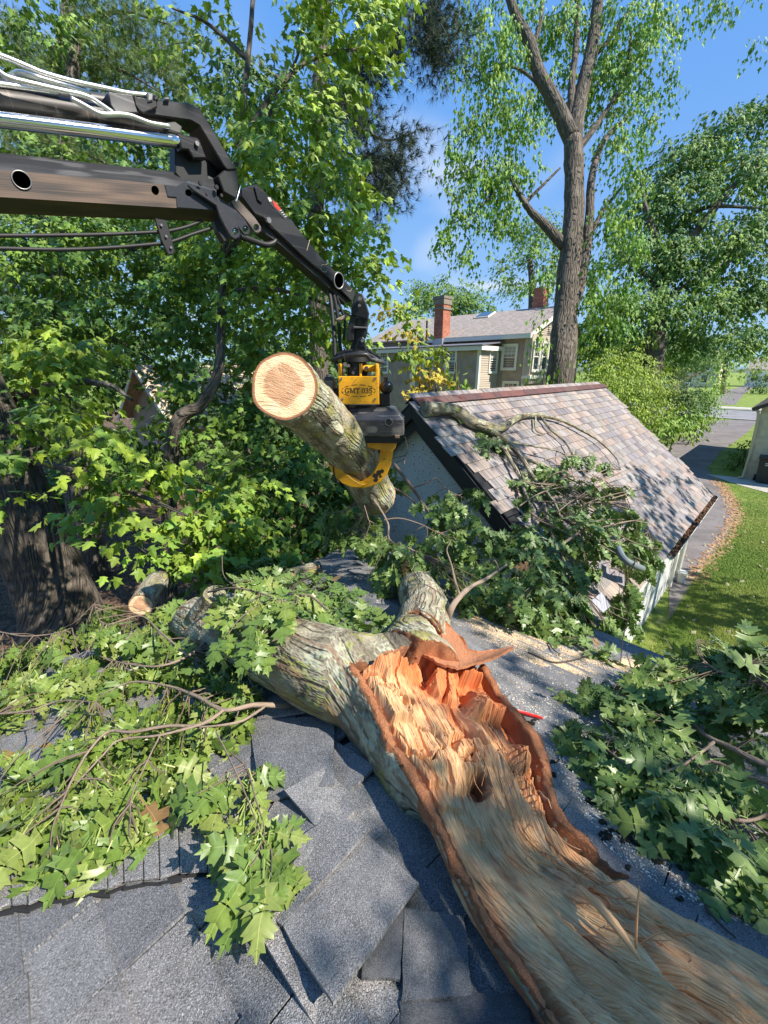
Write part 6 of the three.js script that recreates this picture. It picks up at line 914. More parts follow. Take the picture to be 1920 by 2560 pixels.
// ---------- loader crane ----------
const BLK = std({ map: rep(T.scuff, 1, 1), color: lin(0.62, 0.62, 0.66), roughness: 0.42, metalness: 0.15 });
const BLK2 = std({ color: lin(0.012, 0.012, 0.013), roughness: 0.5 });
const CHROME = std({ color: lin(0.85, 0.86, 0.88), roughness: 0.12, metalness: 1 });
const PIPE = std({ color: lin(0.78, 0.78, 0.76), roughness: 0.3, metalness: 0.85 });
const YEL = std({ map: rep(T.yellow, 3, 3), roughness: 0.45 });
const STEEL = std({ map: rep(T.speck, 3, 3), color: lin(0.35, 0.34, 0.33), roughness: 0.4, metalness: 0.7 });
const HOSE = std({ color: lin(0.014, 0.014, 0.015), roughness: 0.6 });
{
  const P0 = at(0, 465, 1.78), P1 = at(560, 545, 2.45), CN = P1.clone().sub(P0).setY(0).normalize().cross(UP).normalize(); if (CN.dot(EYE.clone().sub(P0)) < 0) CN.negate();
  const pc = (x, y, off = 0) => onPlane(x, y, P0.clone().addScaledVector(CN, off), CN);
  const crane = thing('loader_crane', 'black hydraulic loader crane boom and jib reaching in from the left', 'crane', P1);
  const plate = (name, pts, off, th, mat, holes, o) => part(name, uvMetres2(slab(pts.map(([x, y]) => pc(x, y, off)), CN, th, (holes || []).map(([x, y, r, ry]) => Array.from({ length: 18 }, (_, i) => { const a = -i / 18 * 2 * Math.PI; return pc(x + r * Math.cos(a), y + (ry ?? r) * Math.sin(a), off); })))), mat, crane, o);
  // the telescoping beam, a closed six-sided section
  const ends = [[[-90, 372, -0.05], [-90, 416, 0], [-90, 487, 0], [-90, 531, -0.13]], [[541, 442, -0.05], [541, 473, 0], [541, 526, 0], [538, 555, -0.13]]].map((e) => { const q = e.map(([x, y, o]) => pc(x, y, o)); return [...q, q[3].clone().addScaledVector(CN, -0.06).add(V(0, 0.05, 0)), q[0].clone().addScaledVector(CN, -0.14)]; });
  const bm = (ks, mat, name) => { const pos = [], uv = []; for (const k of ks) { const a = ends[0][k], b = ends[1][k], c = ends[1][(k + 1) % 6], d = ends[0][(k + 1) % 6]; for (const [v, x, y] of [[a, 0, 0], [c, 2, 0.3], [b, 2, 0], [a, 0, 0], [d, 0, 0.3], [c, 2, 0.3]]) { pos.push(v.x, v.y, v.z); uv.push(x, y); } } const g = new THREE.BufferGeometry(); g.setAttribute('position', new THREE.Float32BufferAttribute(pos, 3)); g.setAttribute('uv', new THREE.Float32BufferAttribute(uv, 2)); g.computeVertexNormals(); return part(name, g, mat, crane); };
  bm([0, 3, 4, 5], std({ map: rep(T.scuff, 0.7, 2), color: lin(1.3, 1.4, 1.6), roughness: 0.35, metalness: 0.2 }), 'beam');
  bm([1], std({ map: rep(T.rustyPaint, 0.6, 2.5), roughness: 0.45, metalness: 0.1 }), 'beam_side');
  bm([2], std({ map: rep(T.rustyPaint, 0.6, 2.5), color: lin(0.5, 0.45, 0.4), roughness: 0.5 }), 'beam_underside');  // side paint again, darkened to paint the shade underneath
  for (const [x, y, r, ry] of [[54, 450, 17, 16], [388, 475, 10, 9], [472, 482, 9, 9]]) part('lightening_hole', [new THREE.CylinderGeometry(0.001 * r * 1.85, 0.001 * r * 1.85, 0.004, 24).applyMatrix4(new THREE.Matrix4().makeBasis(P1.clone().sub(P0).normalize(), CN, UP).setPosition(pc(x, y, 0.0015)))], BLK2, crane);
  part('hole_rim', [new THREE.TorusGeometry(0.0335, 0.003, 6, 28).applyMatrix4(new THREE.Matrix4().makeBasis(P1.clone().sub(P0).normalize(), UP, CN).setPosition(pc(54, 450, 0.003)))], STEEL, crane);
  plate('end_plate', [[412, 462], [440, 465], [470, 450], [541, 475], [545, 527], [443, 519], [441, 494], [420, 492]], 0.006, 0.012, std({ map: rep(T.scuff, 1, 1), color: lin(1.1, 1.3, 1.6), roughness: 0.4 }), [[472, 482, 8]]);
  // upper link arm, bent like an elbow
  plate('link_arm', [[271, 229], [332, 240], [393, 249], [470, 256], [485, 263], [501, 272], [520, 303], [592, 423], [569, 425], [560, 415], [499, 314], [478, 302], [408, 292], [348, 281], [286, 280], [276, 253]], 0.03, 0.13, BLK);
  plate('link_arm_end', [[566, 420], [593, 421], [598, 470], [590, 497], [560, 480], [545, 440]], 0.02, 0.12, BLK2);
  plate('valve_plate', [[270, 228], [332, 238], [345, 282], [290, 281], [277, 262]], 0.045, 0.014, std({ map: rep(T.scuff, 1, 1), color: lin(2.4, 2.4, 2.5), roughness: 0.45 }));
  plate('valve_plate', [[334, 240], [392, 250], [394, 268], [360, 283], [348, 276], [338, 262]], 0.05, 0.018, BLK);
  plate('clamp', [[368, 230], [384, 232], [383, 252], [370, 254]], 0.06, 0.05, STEEL); plate('clamp', [[412, 241], [426, 243], [425, 251], [411, 249]], 0.05, 0.05, STEEL); plate('clamp', [[386, 236], [398, 238], [396, 252], [384, 250]], 0.055, 0.05, BLK2);
  plate('bracket', [[443, 333], [493, 343], [500, 350], [517, 396], [485, 396], [472, 375], [454, 372]], 0.03, 0.06, BLK); part('pin', boss(492, 359, 0.04, 0.011), STEEL, crane);
  plate('bracket', [[438, 365], [460, 372], [486, 398], [518, 398], [522, 470], [505, 480], [470, 470], [438, 432]], -0.03, 0.08, BLK2); plate('bracket', [[500, 330], [560, 418], [580, 500], [520, 480], [517, 396]], -0.08, 0.06, BLK2);
  plate('valve_block', [[418, 306], [438, 303], [456, 316], [452, 336], [424, 326]], 0.02, 0.05, std({ color: lin(0.10, 0.10, 0.09), roughness: 0.5 }));
  function boss(x, y, off, r, d = 0.012) { const g = new THREE.CylinderGeometry(r, r, d, 20); return g.applyMatrix4(new THREE.Matrix4().makeBasis(P1.clone().sub(P0).normalize(), CN, P1.clone().sub(P0).normalize().cross(CN)).setPosition(pc(x, y, off))); }
  // three clevis plates at the beam's nose
  const CLV = std({ map: rep(T.scuff, 1, 1), color: lin(2.6, 2.6, 2.8), roughness: 0.4, metalness: 0.3 });
  plate('clevis_plate', [[470, 462], [512, 478], [545, 505], [565, 520], [589, 547], [602, 583], [599, 594], [588, 599], [577, 592], [562, 566], [549, 540], [541, 515], [486, 478]], 0.035, 0.02, CLV, [[589, 579, 6.5, 8]]);
  plate('clevis_plate', [[515, 472], [560, 500], [585, 520], [612, 546], [627, 576], [622, 588], [611, 588], [598, 572], [575, 540], [545, 510]], -0.02, 0.02, CLV, [[614, 573, 6, 7.5]]);
  plate('clevis_plate', [[560, 470], [598, 500], [636, 540], [653, 566], [653, 578], [645, 584], [636, 580], [610, 545], [585, 520]], -0.075, 0.02, std({ map: rep(T.scuff, 1, 1), color: lin(3.0, 2.5, 2.2), roughness: 0.5 }), [[641, 569, 6, 7.5]]);
  plate('nose_bracket', [[520, 500], [545, 515], [560, 560], [575, 590], [572, 602], [560, 606], [545, 580]], -0.1, 0.05, BLK2);
  part('nose_hook', limb([pc(600, 590, -0.1), pc(640, 605, -0.1), pc(668, 612, -0.1), pc(688, 604, -0.1), pc(690, 590, -0.1)], [0.02, 0.018, 0.018, 0.016, 0.014], { round: 9, wave: 0.1 }), BLK2, crane);
  // the jib arm
  const jo = -0.06;
  plate('jib', [[603, 471], [642, 460], [652, 468], [729, 550], [804, 644], [890, 729], [881, 755], [816, 690], [753, 637], [678, 566], [659, 545], [637, 535], [603, 490]], jo, 0.13, BLK, [[700, 559, 26, 14].slice(0, 4)]);
  plate('jib_web', [[660, 548], [753, 630], [816, 684], [880, 748], [862, 760], [823, 722], [705, 617], [652, 578]], jo - 0.03, 0.09, BLK2);
  plate('jib_slot', [[676, 538], [690, 541], [712, 558], [728, 580], [716, 583], [696, 574], [680, 558]], jo - 0.02, 0.01, BLK2);
  plate('jib_rib', [[636, 467], [645, 466], [660, 497], [655, 508], [645, 500]], jo + 0.012, 0.012, BLK);
  part('collar', [new THREE.TorusGeometry(0.052, 0.006, 8, 32).applyMatrix4(new THREE.Matrix4().makeBasis(P1.clone().sub(P0).normalize().multiplyScalar(0.92), UP.clone().multiplyScalar(1.05), CN).setPosition(pc(847, 702, jo + 0.006)))], STEEL, crane);
  part('collar_bore', [new THREE.CylinderGeometry(0.047, 0.047, 0.006, 28).applyMatrix4(new THREE.Matrix4().makeBasis(P1.clone().sub(P0).normalize(), CN, UP).setPosition(pc(847, 702, jo + 0.002)))], BLK2, crane);
  part('pin', boss(671, 551, jo + 0.012, 0.016, 0.02), STEEL, crane);
  const decal = (pts, c, off) => plate('warning_label', pts, jo + off, 0.002, std({ color: lin(...c), roughness: 0.4 }));
  decal([[668, 491], [677, 492], [719, 541], [714, 550], [688, 523], [668, 500]], [0.05, 0.05, 0.05], 0.003); decal([[669, 493], [676, 494], [680, 503], [674, 504]], [0.6, 0.58, 0.52], 0.0045); decal([[681, 501], [690, 506], [703, 523], [697, 527], [686, 515]], [0.55, 0.05, 0.03], 0.0045); for (let i = 0; i < 4; i++) decal([[699 + 4 * i, 526 + 5 * i], [704 + 4 * i, 524 + 5 * i], [705 + 4 * i, 526 + 5 * i], [700 + 4 * i, 528 + 5 * i]], [0.5, 0.48, 0.45], 0.0046);
  // worn scratches of bare metal on the jib
  for (const l of [[[772, 603], [775, 600], [771, 612], [768, 624], [766, 626]], [[803, 667], [806, 662], [815, 662], [822, 656]], [[800, 670], [806, 678], [814, 680], [818, 674]], [[864, 720], [868, 726], [876, 728], [879, 722]]]) part('scratch', limb(l.map(([x, y]) => pc(x, y, jo + 0.001)), [0.0016, 0.0022, 0.0014], { round: 4, wave: 0.3 }), std({ color: lin(0.4, 0.33, 0.22), roughness: 0.6 }), crane);
  // cylinder, rod and steel pipes
  const tube = (name, l, r, mat, o = 0, extra = {}) => part(name, limb(l.map(([x, y, d]) => pc(x, y, d ?? o)), [r, r], { round: 14, wave: 0, seg: 8, ...extra }), mat, crane);
  tube('cylinder_barrel', [[-60, 243], [150, 272], [280, 293], [418, 318]], 0.042, std({ map: rep(T.scuff, 6, 1), color: lin(2.2, 1.9, 1.7), roughness: 0.5 }), -0.05, { round: 20 });
  tube('upper_tube', [[-60, 212], [100, 234], [270, 258], [420, 290]], 0.032, std({ map: rep(T.scuff, 6, 1), color: lin(1.5, 1.4, 1.4), roughness: 0.45 }), -0.1, { round: 16 });
  tube('piston_rod', [[-80, 290], [100, 311], [250, 329], [447, 354]], 0.0295, CHROME, 0.0, { round: 28 });
  tube('hydraulic_pipe', [[-40, 128], [0, 139], [32, 151], [70, 167], [109, 183], [180, 203], [268, 222], [320, 233], [376, 239]], 0.0105, PIPE, 0.03);
  tube('hydraulic_pipe', [[-20, 160], [0, 180], [20, 193], [63, 205], [162, 228], [200, 236], [228, 246], [250, 260], [284, 283]], 0.0105, PIPE, 0.045);
  tube('hydraulic_pipe', [[28, 192, -0.03], [38, 184, -0.02], [55, 182], [101, 196], [160, 214], [225, 234]], 0.0105, PIPE, 0.0);
  tube('hydraulic_pipe', [[177, 246], [210, 263], [240, 280], [262, 286], [300, 286], [328, 290], [350, 298], [378, 308], [424, 316]], 0.0105, PIPE, 0.05);
  tube('hydraulic_pipe', [[-30, 207], [40, 216], [90, 223], [145, 232]], 0.011, PIPE, -0.02);
  tube('hydraulic_hose', [[-60, 586], [0, 589], [150, 588], [260, 586], [393, 580], [430, 576], [470, 566], [505, 552]], 0.0088, HOSE, -0.05);
  tube('hydraulic_hose', [[-60, 619], [0, 621], [150, 624], [280, 619], [406, 608], [436, 602], [480, 586], [530, 570]], 0.0088, HOSE, -0.05);
  plate('hose_hanger', [[387, 545], [417, 550], [438, 628], [434, 636], [421, 638], [403, 600]], -0.03, 0.015, BLK2); for (const [x, y] of [[403, 563], [415, 591], [427, 619]]) part('bolt', boss(x, y, -0.025, 0.006, 0.01), STEEL, crane);
  part('lock_wire', limb([pc(602, 464, 0), pc(596, 485, 0.01), pc(590, 503, 0.01), pc(584, 488, 0.0)], [0.003, 0.003], { round: 6, wave: 0 }), PIPE, crane);
  for (const [x, y] of [[501, 458], [541, 468]]) part('pin', boss(x, y, 0.03, 0.011, 0.012), BLK, crane);
  for (const [x, y] of [[517, 483], [554, 488]]) part('bolt_hole', boss(x, y, 0.037, 0.008, 0.004), BLK2, crane);
}
function uvMetres2(g) { g.computeVertexNormals(); return uvMetres(g); }

// ---------- the grapple hanging from the jib ----------
{
  const Zg = 3.32, O = at(905, 1000, Zg), gn = V(0, 0, 1).applyAxisAngle(UP, -0.06);
  const pg = (x, y, off = 0) => onPlane(x, y, O.clone().addScaledVector(gn, off), gn);
  const gr = thing('grapple', 'yellow and black log grapple marked GMT 035 hanging from the jib', 'grapple', O);
  const plate = (name, pts, off, th, mat, holes, o) => part(name, uvMetres2(slab(pts.map(([x, y]) => pg(x, y, off)), gn, th, (holes || []).map(([x, y, r]) => Array.from({ length: 20 }, (_, i) => pg(x + r * Math.cos(-i * Math.PI / 10), y + r * Math.sin(-i * Math.PI / 10), off))))), mat, gr, o);
  const GX = UP.clone().cross(gn).normalize(), cyl = (x, y, off, r, d, seg = 20) => new THREE.CylinderGeometry(r, r, d, seg).applyMatrix4(new THREE.Matrix4().makeBasis(GX, gn, GX.clone().cross(gn)).setPosition(pg(x, y, off)));
  const vcyl = (x, y0, y1, off, r0, r1, seg = 20) => { const a = pg(x, y0, off), b = pg(x, y1, off), h = a.distanceTo(b); return new THREE.CylinderGeometry(r0, r1, h, seg).applyMatrix4(new THREE.Matrix4().setPosition(a.clone().lerp(b, 0.5))); };
  // knuckle link under the jib
  plate('knuckle', [[881, 757], [888, 738], [896, 731], [906, 735], [913, 752], [922, 782], [919, 799], [878, 787], [877, 772]], 0.02, 0.05, BLK); part('pin', cyl(900, 747, 0.045, 0.014, 0.03), STEEL, gr); part('pin', cyl(899, 764, 0.045, 0.010, 0.03), STEEL, gr);
  plate('link_plate', [[878, 785], [892, 789], [886, 822], [884, 850], [874, 856], [866, 846], [870, 810]], 0.0, 0.03, BLK2); plate('link_plate', [[909, 795], [920, 797], [918, 830], [914, 846], [906, 846]], 0.0, 0.03, BLK2);
  plate('link_block', [[884, 793], [916, 796], [914, 822], [882, 822]], -0.04, 0.05, BLK); plate('cross_bar', [[883, 815], [917, 817], [916, 822], [884, 821]], 0.015, 0.03, STEEL);
  plate('rotator_neck', [[880, 822], [914, 822], [910, 850], [914, 874], [874, 874], [882, 850]], -0.05, 0.06, BLK2); plate('cover', [[840, 797], [866, 785], [868, 791], [856, 801], [841, 801]], -0.02, 0.03, std({ color: lin(0.35, 0.27, 0.2), roughness: 0.6 }));
  part('hydraulic_hose', [limb([pg(822, 722, -0.16), pg(828, 760, -0.12), pg(833, 810, -0.08), pg(836, 850, -0.05), pg(838, 895, -0.02), pg(848, 930, 0)], [0.016, 0.016], { wave: 0, round: 10 })], HOSE, gr); part('hydraulic_hose', [limb([pg(834, 735, -0.16), pg(842, 775, -0.1), pg(848, 820, -0.08), pg(850, 860, -0.06), pg(858, 905, -0.02)], [0.013, 0.013], { wave: 0, round: 10 })], HOSE, gr); part('hydraulic_hose', [limb([pg(842, 742, -0.18), pg(852, 770, -0.12), pg(862, 800, -0.1), pg(860, 850, -0.08)], [0.01, 0.01], { wave: 0, round: 8 })], HOSE, gr);
  // guard ring and rotator
  plate('lifting_eye', [[884, 882], [890, 862], [894, 850], [899, 843], [906, 842], [911, 847], [913, 862], [916, 876], [918, 886]], 0.05, 0.03, BLK); part('bolt', cyl(906, 852, 0.06, 0.012, 0.015, 6), STEEL, gr);
  plate('keeper_plate', [[899, 848], [910, 850], [912, 868], [900, 866]], 0.058, 0.008, BLK);
  { const pts = []; for (let i = 0; i <= 40; i++) { const a = i / 40 * 2 * Math.PI, p = pg(893, 889, 0).addScaledVector(GX, 0.19 * Math.cos(a)).addScaledVector(gn, 0.15 * Math.sin(a)); p.y += 0.022 * Math.cos(2 * a) * -1 - 0.02 * Math.sin(a) + (Math.cos(a) > 0.5 ? -0.02 : 0.01 * Math.cos(a)); pts.push(p); }
    part('guard_ring', limb(pts, [0.017, 0.017], { seg: 2, round: 10, wave: 0.06, cap: false }), std({ map: rep(T.scuff, 4, 1), color: lin(2.0, 2.0, 1.9), roughness: 0.4, metalness: 0.3 }), gr); }
  plate('guard_arm', [[838, 884], [862, 874], [882, 873], [918, 880], [946, 896], [948, 904], [918, 892], [880, 884], [846, 892]], 0.03, 0.05, BLK);
  part('rotator', [vcyl(893, 878, 905, 0, 0.085, 0.095), vcyl(893, 905, 940, 0, 0.07, 0.08)], BLK2, gr); part('fitting', [cyl(864, 911, 0.05, 0.014, 0.05), cyl(873, 914, 0.055, 0.011, 0.05), cyl(862, 926, 0.05, 0.012, 0.05), cyl(884, 932, 0.06, 0.012, 0.05)], STEEL, gr);
  plate('manifold', [[872, 917], [884, 906], [896, 902], [906, 902], [906, 922], [890, 926], [870, 934]], 0.06, 0.06, BLK);
  // yellow frame and marked plate
  for (const [x0, x1] of [[845, 852], [898, 904], [938, 946]]) plate('post', [[x0, 909], [x1, 909], [x1, 942], [x0, 942]], 0.10, 0.22, YEL);
  part('yellow_cylinder', limb([pg(905, 921, 0.03), pg(922, 921, 0.03), pg(938, 921, 0.03)], [0.024, 0.024], { wave: 0, round: 14 }), YEL, gr); part('fitting', cyl(916, 920, 0.07, 0.014, 0.04), STEEL, gr);
  plate('name_plate', [[845.5, 940.5], [945, 940.5], [948, 1011], [847, 1011]], 0.115, 0.016, YEL);
  plate('frame_side', [[845, 938], [851, 938], [853, 1011], [847, 1011]], 0.098, 0.24, YEL); plate('frame_side', [[940, 938], [945.5, 938], [948, 1011], [942, 1011]], 0.098, 0.24, YEL); plate('frame_back', [[852, 940], [940, 940], [942, 1008], [853, 1008]], 0.06, 0.1, BLK2);
  for (const [x, y] of [[853, 947], [938, 946], [856, 998], [937.5, 998]]) part('bolt', cyl(x, y, 0.119, 0.009, 0.008, 6), STEEL, gr);
  const ink = std({ color: lin(0.06, 0.04, 0.02), roughness: 0.6 }), font = await new FontLoader().loadAsync('fonts/droid/droid_serif_regular.typeface.json');
  const tg = new TextGeometry('GMT 035', { font, size: 0.0365, depth: 0.0012, curveSegments: 4, bevelEnabled: true, bevelSize: 0.0009, bevelThickness: 0.0003, bevelSegments: 1 }); tg.computeBoundingBox(); const bb = tg.boundingBox; tg.translate(-(bb.min.x + bb.max.x) / 2, -(bb.min.y + bb.max.y) / 2, 0); const tm = new THREE.Matrix4().makeBasis(GX, UP, gn).setPosition(pg(896.5, 976.5, 0.1157)); uvMetres(tg); part('lettering', tg.applyMatrix4(tm), ink, gr);
  const dash = []; for (let k = 0; k < 12; k++) { const a0 = (k + 0.14) / 12 * 2 * Math.PI, a1 = (k + 0.86) / 12 * 2 * Math.PI, l = []; for (let i = 0; i <= 5; i++) { const a = lerp(a0, a1, i / 5); l.push(pg(896.5, 976.5, 0.116).addScaledVector(GX, 0.128 * Math.cos(a)).addScaledVector(UP, 0.043 * Math.sin(a))); } dash.push(limb(l, [0.0019, 0.0019], { seg: 2, round: 4, wave: 0 })); } part('oval_mark', dash, ink, gr);
  part('scratch', limb([pg(882, 960, 0.1155), pg(888, 952, 0.1155), pg(894, 944, 0.1155)], [0.0012, 0.002, 0.0008], { round: 4 }), STEEL, gr);
  // side blocks, accumulator
  const blockM = std({ map: rep(T.scuff, 2, 2), color: lin(3.0, 3.0, 3.1), roughness: 0.45, metalness: 0.3 });
  plate('side_block', [[809, 948], [813, 942], [828, 942], [833, 949], [834, 1000], [812, 1000]], 0.06, 0.12, blockM); part('knob', vcyl(822, 936, 942, 0, 0.02, 0.022), blockM, gr); plate('side_block', [[833, 972], [846, 972], [846, 1000], [834, 1000]], 0.03, 0.08, BLK2);
  { const c = pg(966.5, 968, 0.02), s = new THREE.SphereGeometry(0.055, 28, 20); s.scale(1, 0.92, 1); s.translate(c.x, c.y, c.z); part('accumulator', [s, vcyl(965, 943, 954, 0.02, 0.016, 0.017), vcyl(966.5, 966, 971, 0.02, 0.0565, 0.0565, 28)], std({ color: lin(0.012, 0.012, 0.014), roughness: 0.28 }), gr); }
  plate('side_block', [[948, 984], [974, 984], [975, 1016], [948, 1014]], 0.05, 0.1, BLK);
  // housing: a sloped upper face over an upright front
  const HM = std({ map: rep(T.scuff, 2, 2), color: lin(3.6, 3.4, 3.3), roughness: 0.42, metalness: 0.25 });
  plate('housing', [[790, 1050], [812, 1048], [1009, 1050], [1010, 1088], [1000, 1091], [792, 1091]], 0.14, 0.3, HM, [[972, 1054.5, 0.1]].slice(1));
  { const a = [pg(792, 1051, 0.141), pg(1008, 1051, 0.141), pg(990, 1024, 0.07), pg(948, 1011, 0.02), pg(852, 1011, 0.02), pg(815, 1015, 0.03)]; const fr = a.slice(0, 2), b = [pg(815, 1012, 0.0), pg(950, 1012, 0.0), pg(990, 1026, 0.05)];
    const tri = (...q) => { const g = poly3(q); return g; }; const back = (p) => p.clone().addScaledVector(gn, -0.28), top = [pg(815, 1013, 0.03), pg(948, 1013, 0.03), pg(986, 1024, 0.08)];
    part('housing_top', uvMetres2(merge([tri(fr[0], fr[1], top[2], top[1], top[0]), tri(fr[1], back(fr[1]), back(top[2]), top[2]), tri(top[2], back(top[2]), back(top[1]), top[1]), tri(top[1], back(top[1]), back(top[0]), top[0]), tri(top[0], back(top[0]), back(fr[0]), fr[0])])), std({ map: rep(T.scuff, 2, 2), color: lin(4.2, 4.1, 4.0), roughness: 0.38, metalness: 0.25, side: THREE.DoubleSide }), gr); }  // paler than the front: light on the slope put into the colour
  part('port', [cyl(972, 1055, 0.142, 0.027, 0.004, 28)], BLK2, gr); part('port_rim', [new THREE.TorusGeometry(0.027, 0.003, 6, 28).applyMatrix4(new THREE.Matrix4().makeBasis(GX, UP, gn).setPosition(pg(972, 1055, 0.143)))], STEEL, gr);
  plate('housing_base', [[845, 1089], [1008, 1087], [1003, 1098], [990, 1108], [850, 1108]], 0.115, 0.24, BLK2); plate('bolt_block', [[986, 1087], [1000, 1088], [998, 1096], [988, 1096]], 0.15, 0.04, std({ color: lin(0.3, 0.2, 0.14), roughness: 0.6 }));
  // the two tines meeting under the log
  const c4 = (l) => l.map(([x, y]) => [780 + x / 5.268, 820 + y / 5.268]);
  const TY = std({ map: rep(T.yellow, 2, 2), color: lin(0.9, 0.88, 0.85), roughness: 0.5 });
  plate('tine_root', c4([[660, 1500], [1110, 1515], [1100, 1585], [1050, 1632], [940, 1625], [860, 1600], [720, 1570]]), 0.075, 0.16, TY);
  plate('tine', c4([[1060, 1560], [1065, 1640], [1040, 1800], [990, 1930], [900, 2030], [800, 2085], [690, 2110], [560, 2112], [640, 2035], [720, 1990], [800, 1920], [868, 1790], [886, 1660], [900, 1600], [980, 1570]]), 0.035, 0.07, TY);
  plate('tine', c4([[170, 1560], [185, 1650], [215, 1800], [290, 1955], [400, 2050], [520, 2100], [640, 2100], [706, 2068], [620, 2040], [530, 1985], [420, 1900], [335, 1795], [300, 1700], [300, 1560]]), 0.09, 0.07, TY, null);
  part('weld_seam', limb([pg(815, 1145, 0.092), pg(826, 1160, 0.092), pg(833, 1162, 0.092), pg(840, 1156, 0.092)], [0.006, 0.007], { wave: 0.2, round: 6 }), BLK, gr); part('weld_seam', limb([pg(833, 1162, 0.092), pg(834, 1178, 0.092), pg(838, 1196, 0.092), pg(848, 1208, 0.092)], [0.006, 0.006], { wave: 0.2, round: 6 }), BLK, gr);
  // worn patches where the paint has gone
  for (const [x, y, r] of [[938, 1190, 0.022], [947, 1182, 0.02], [955, 1178, 0.018], [940, 1200, 0.02], [951, 1191, 0.013]]) { const pts = Array.from({ length: 12 }, (_, i) => { const a = i / 12 * 2 * Math.PI, q = r * (0.7 + 0.6 * vn(x + Math.cos(a) * 2, y + Math.sin(a) * 2, 3)); return pg(x, y, 0.0365).addScaledVector(GX, q * Math.cos(a)).addScaledVector(UP, q * Math.sin(a)); }); part('worn_patch', uvMetres(slab(pts, gn, 0.002)), std({ color: lin(0.03, 0.022, 0.016), roughness: 0.7 }), gr); }
}

// ---------- fallen oak branches ----------
const OAK_SUN_SHADE = { sun: [[0.36, 0.56, 0.07], [0.43, 0.61, 0.085], [0.30, 0.50, 0.065], [0.50, 0.63, 0.12], [0.26, 0.45, 0.06]], deep: [[0.25, 0.45, 0.07], [0.31, 0.51, 0.08], [0.21, 0.40, 0.065], [0.37, 0.55, 0.10], [0.27, 0.46, 0.085]] };  // one species: paler set paints sunlit leaves, darker set paints shaded ones
const oakMats = Object.fromEntries(Object.entries(OAK_SUN_SHADE).map(([k, l]) => [k, l.map((c) => leafMat(c, { map: T.leafVein, coat: 0.75 }))]));
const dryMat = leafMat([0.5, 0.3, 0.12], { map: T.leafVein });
const oakMerged = { sun: leafMat([1, 1, 1], { map: T.leafVein, coat: 0.75 }), deep: leafMat([1, 1, 1], { map: T.leafVein, coat: 0.55 }) }; for (const m of Object.values(oakMerged)) m.vertexColors = true;
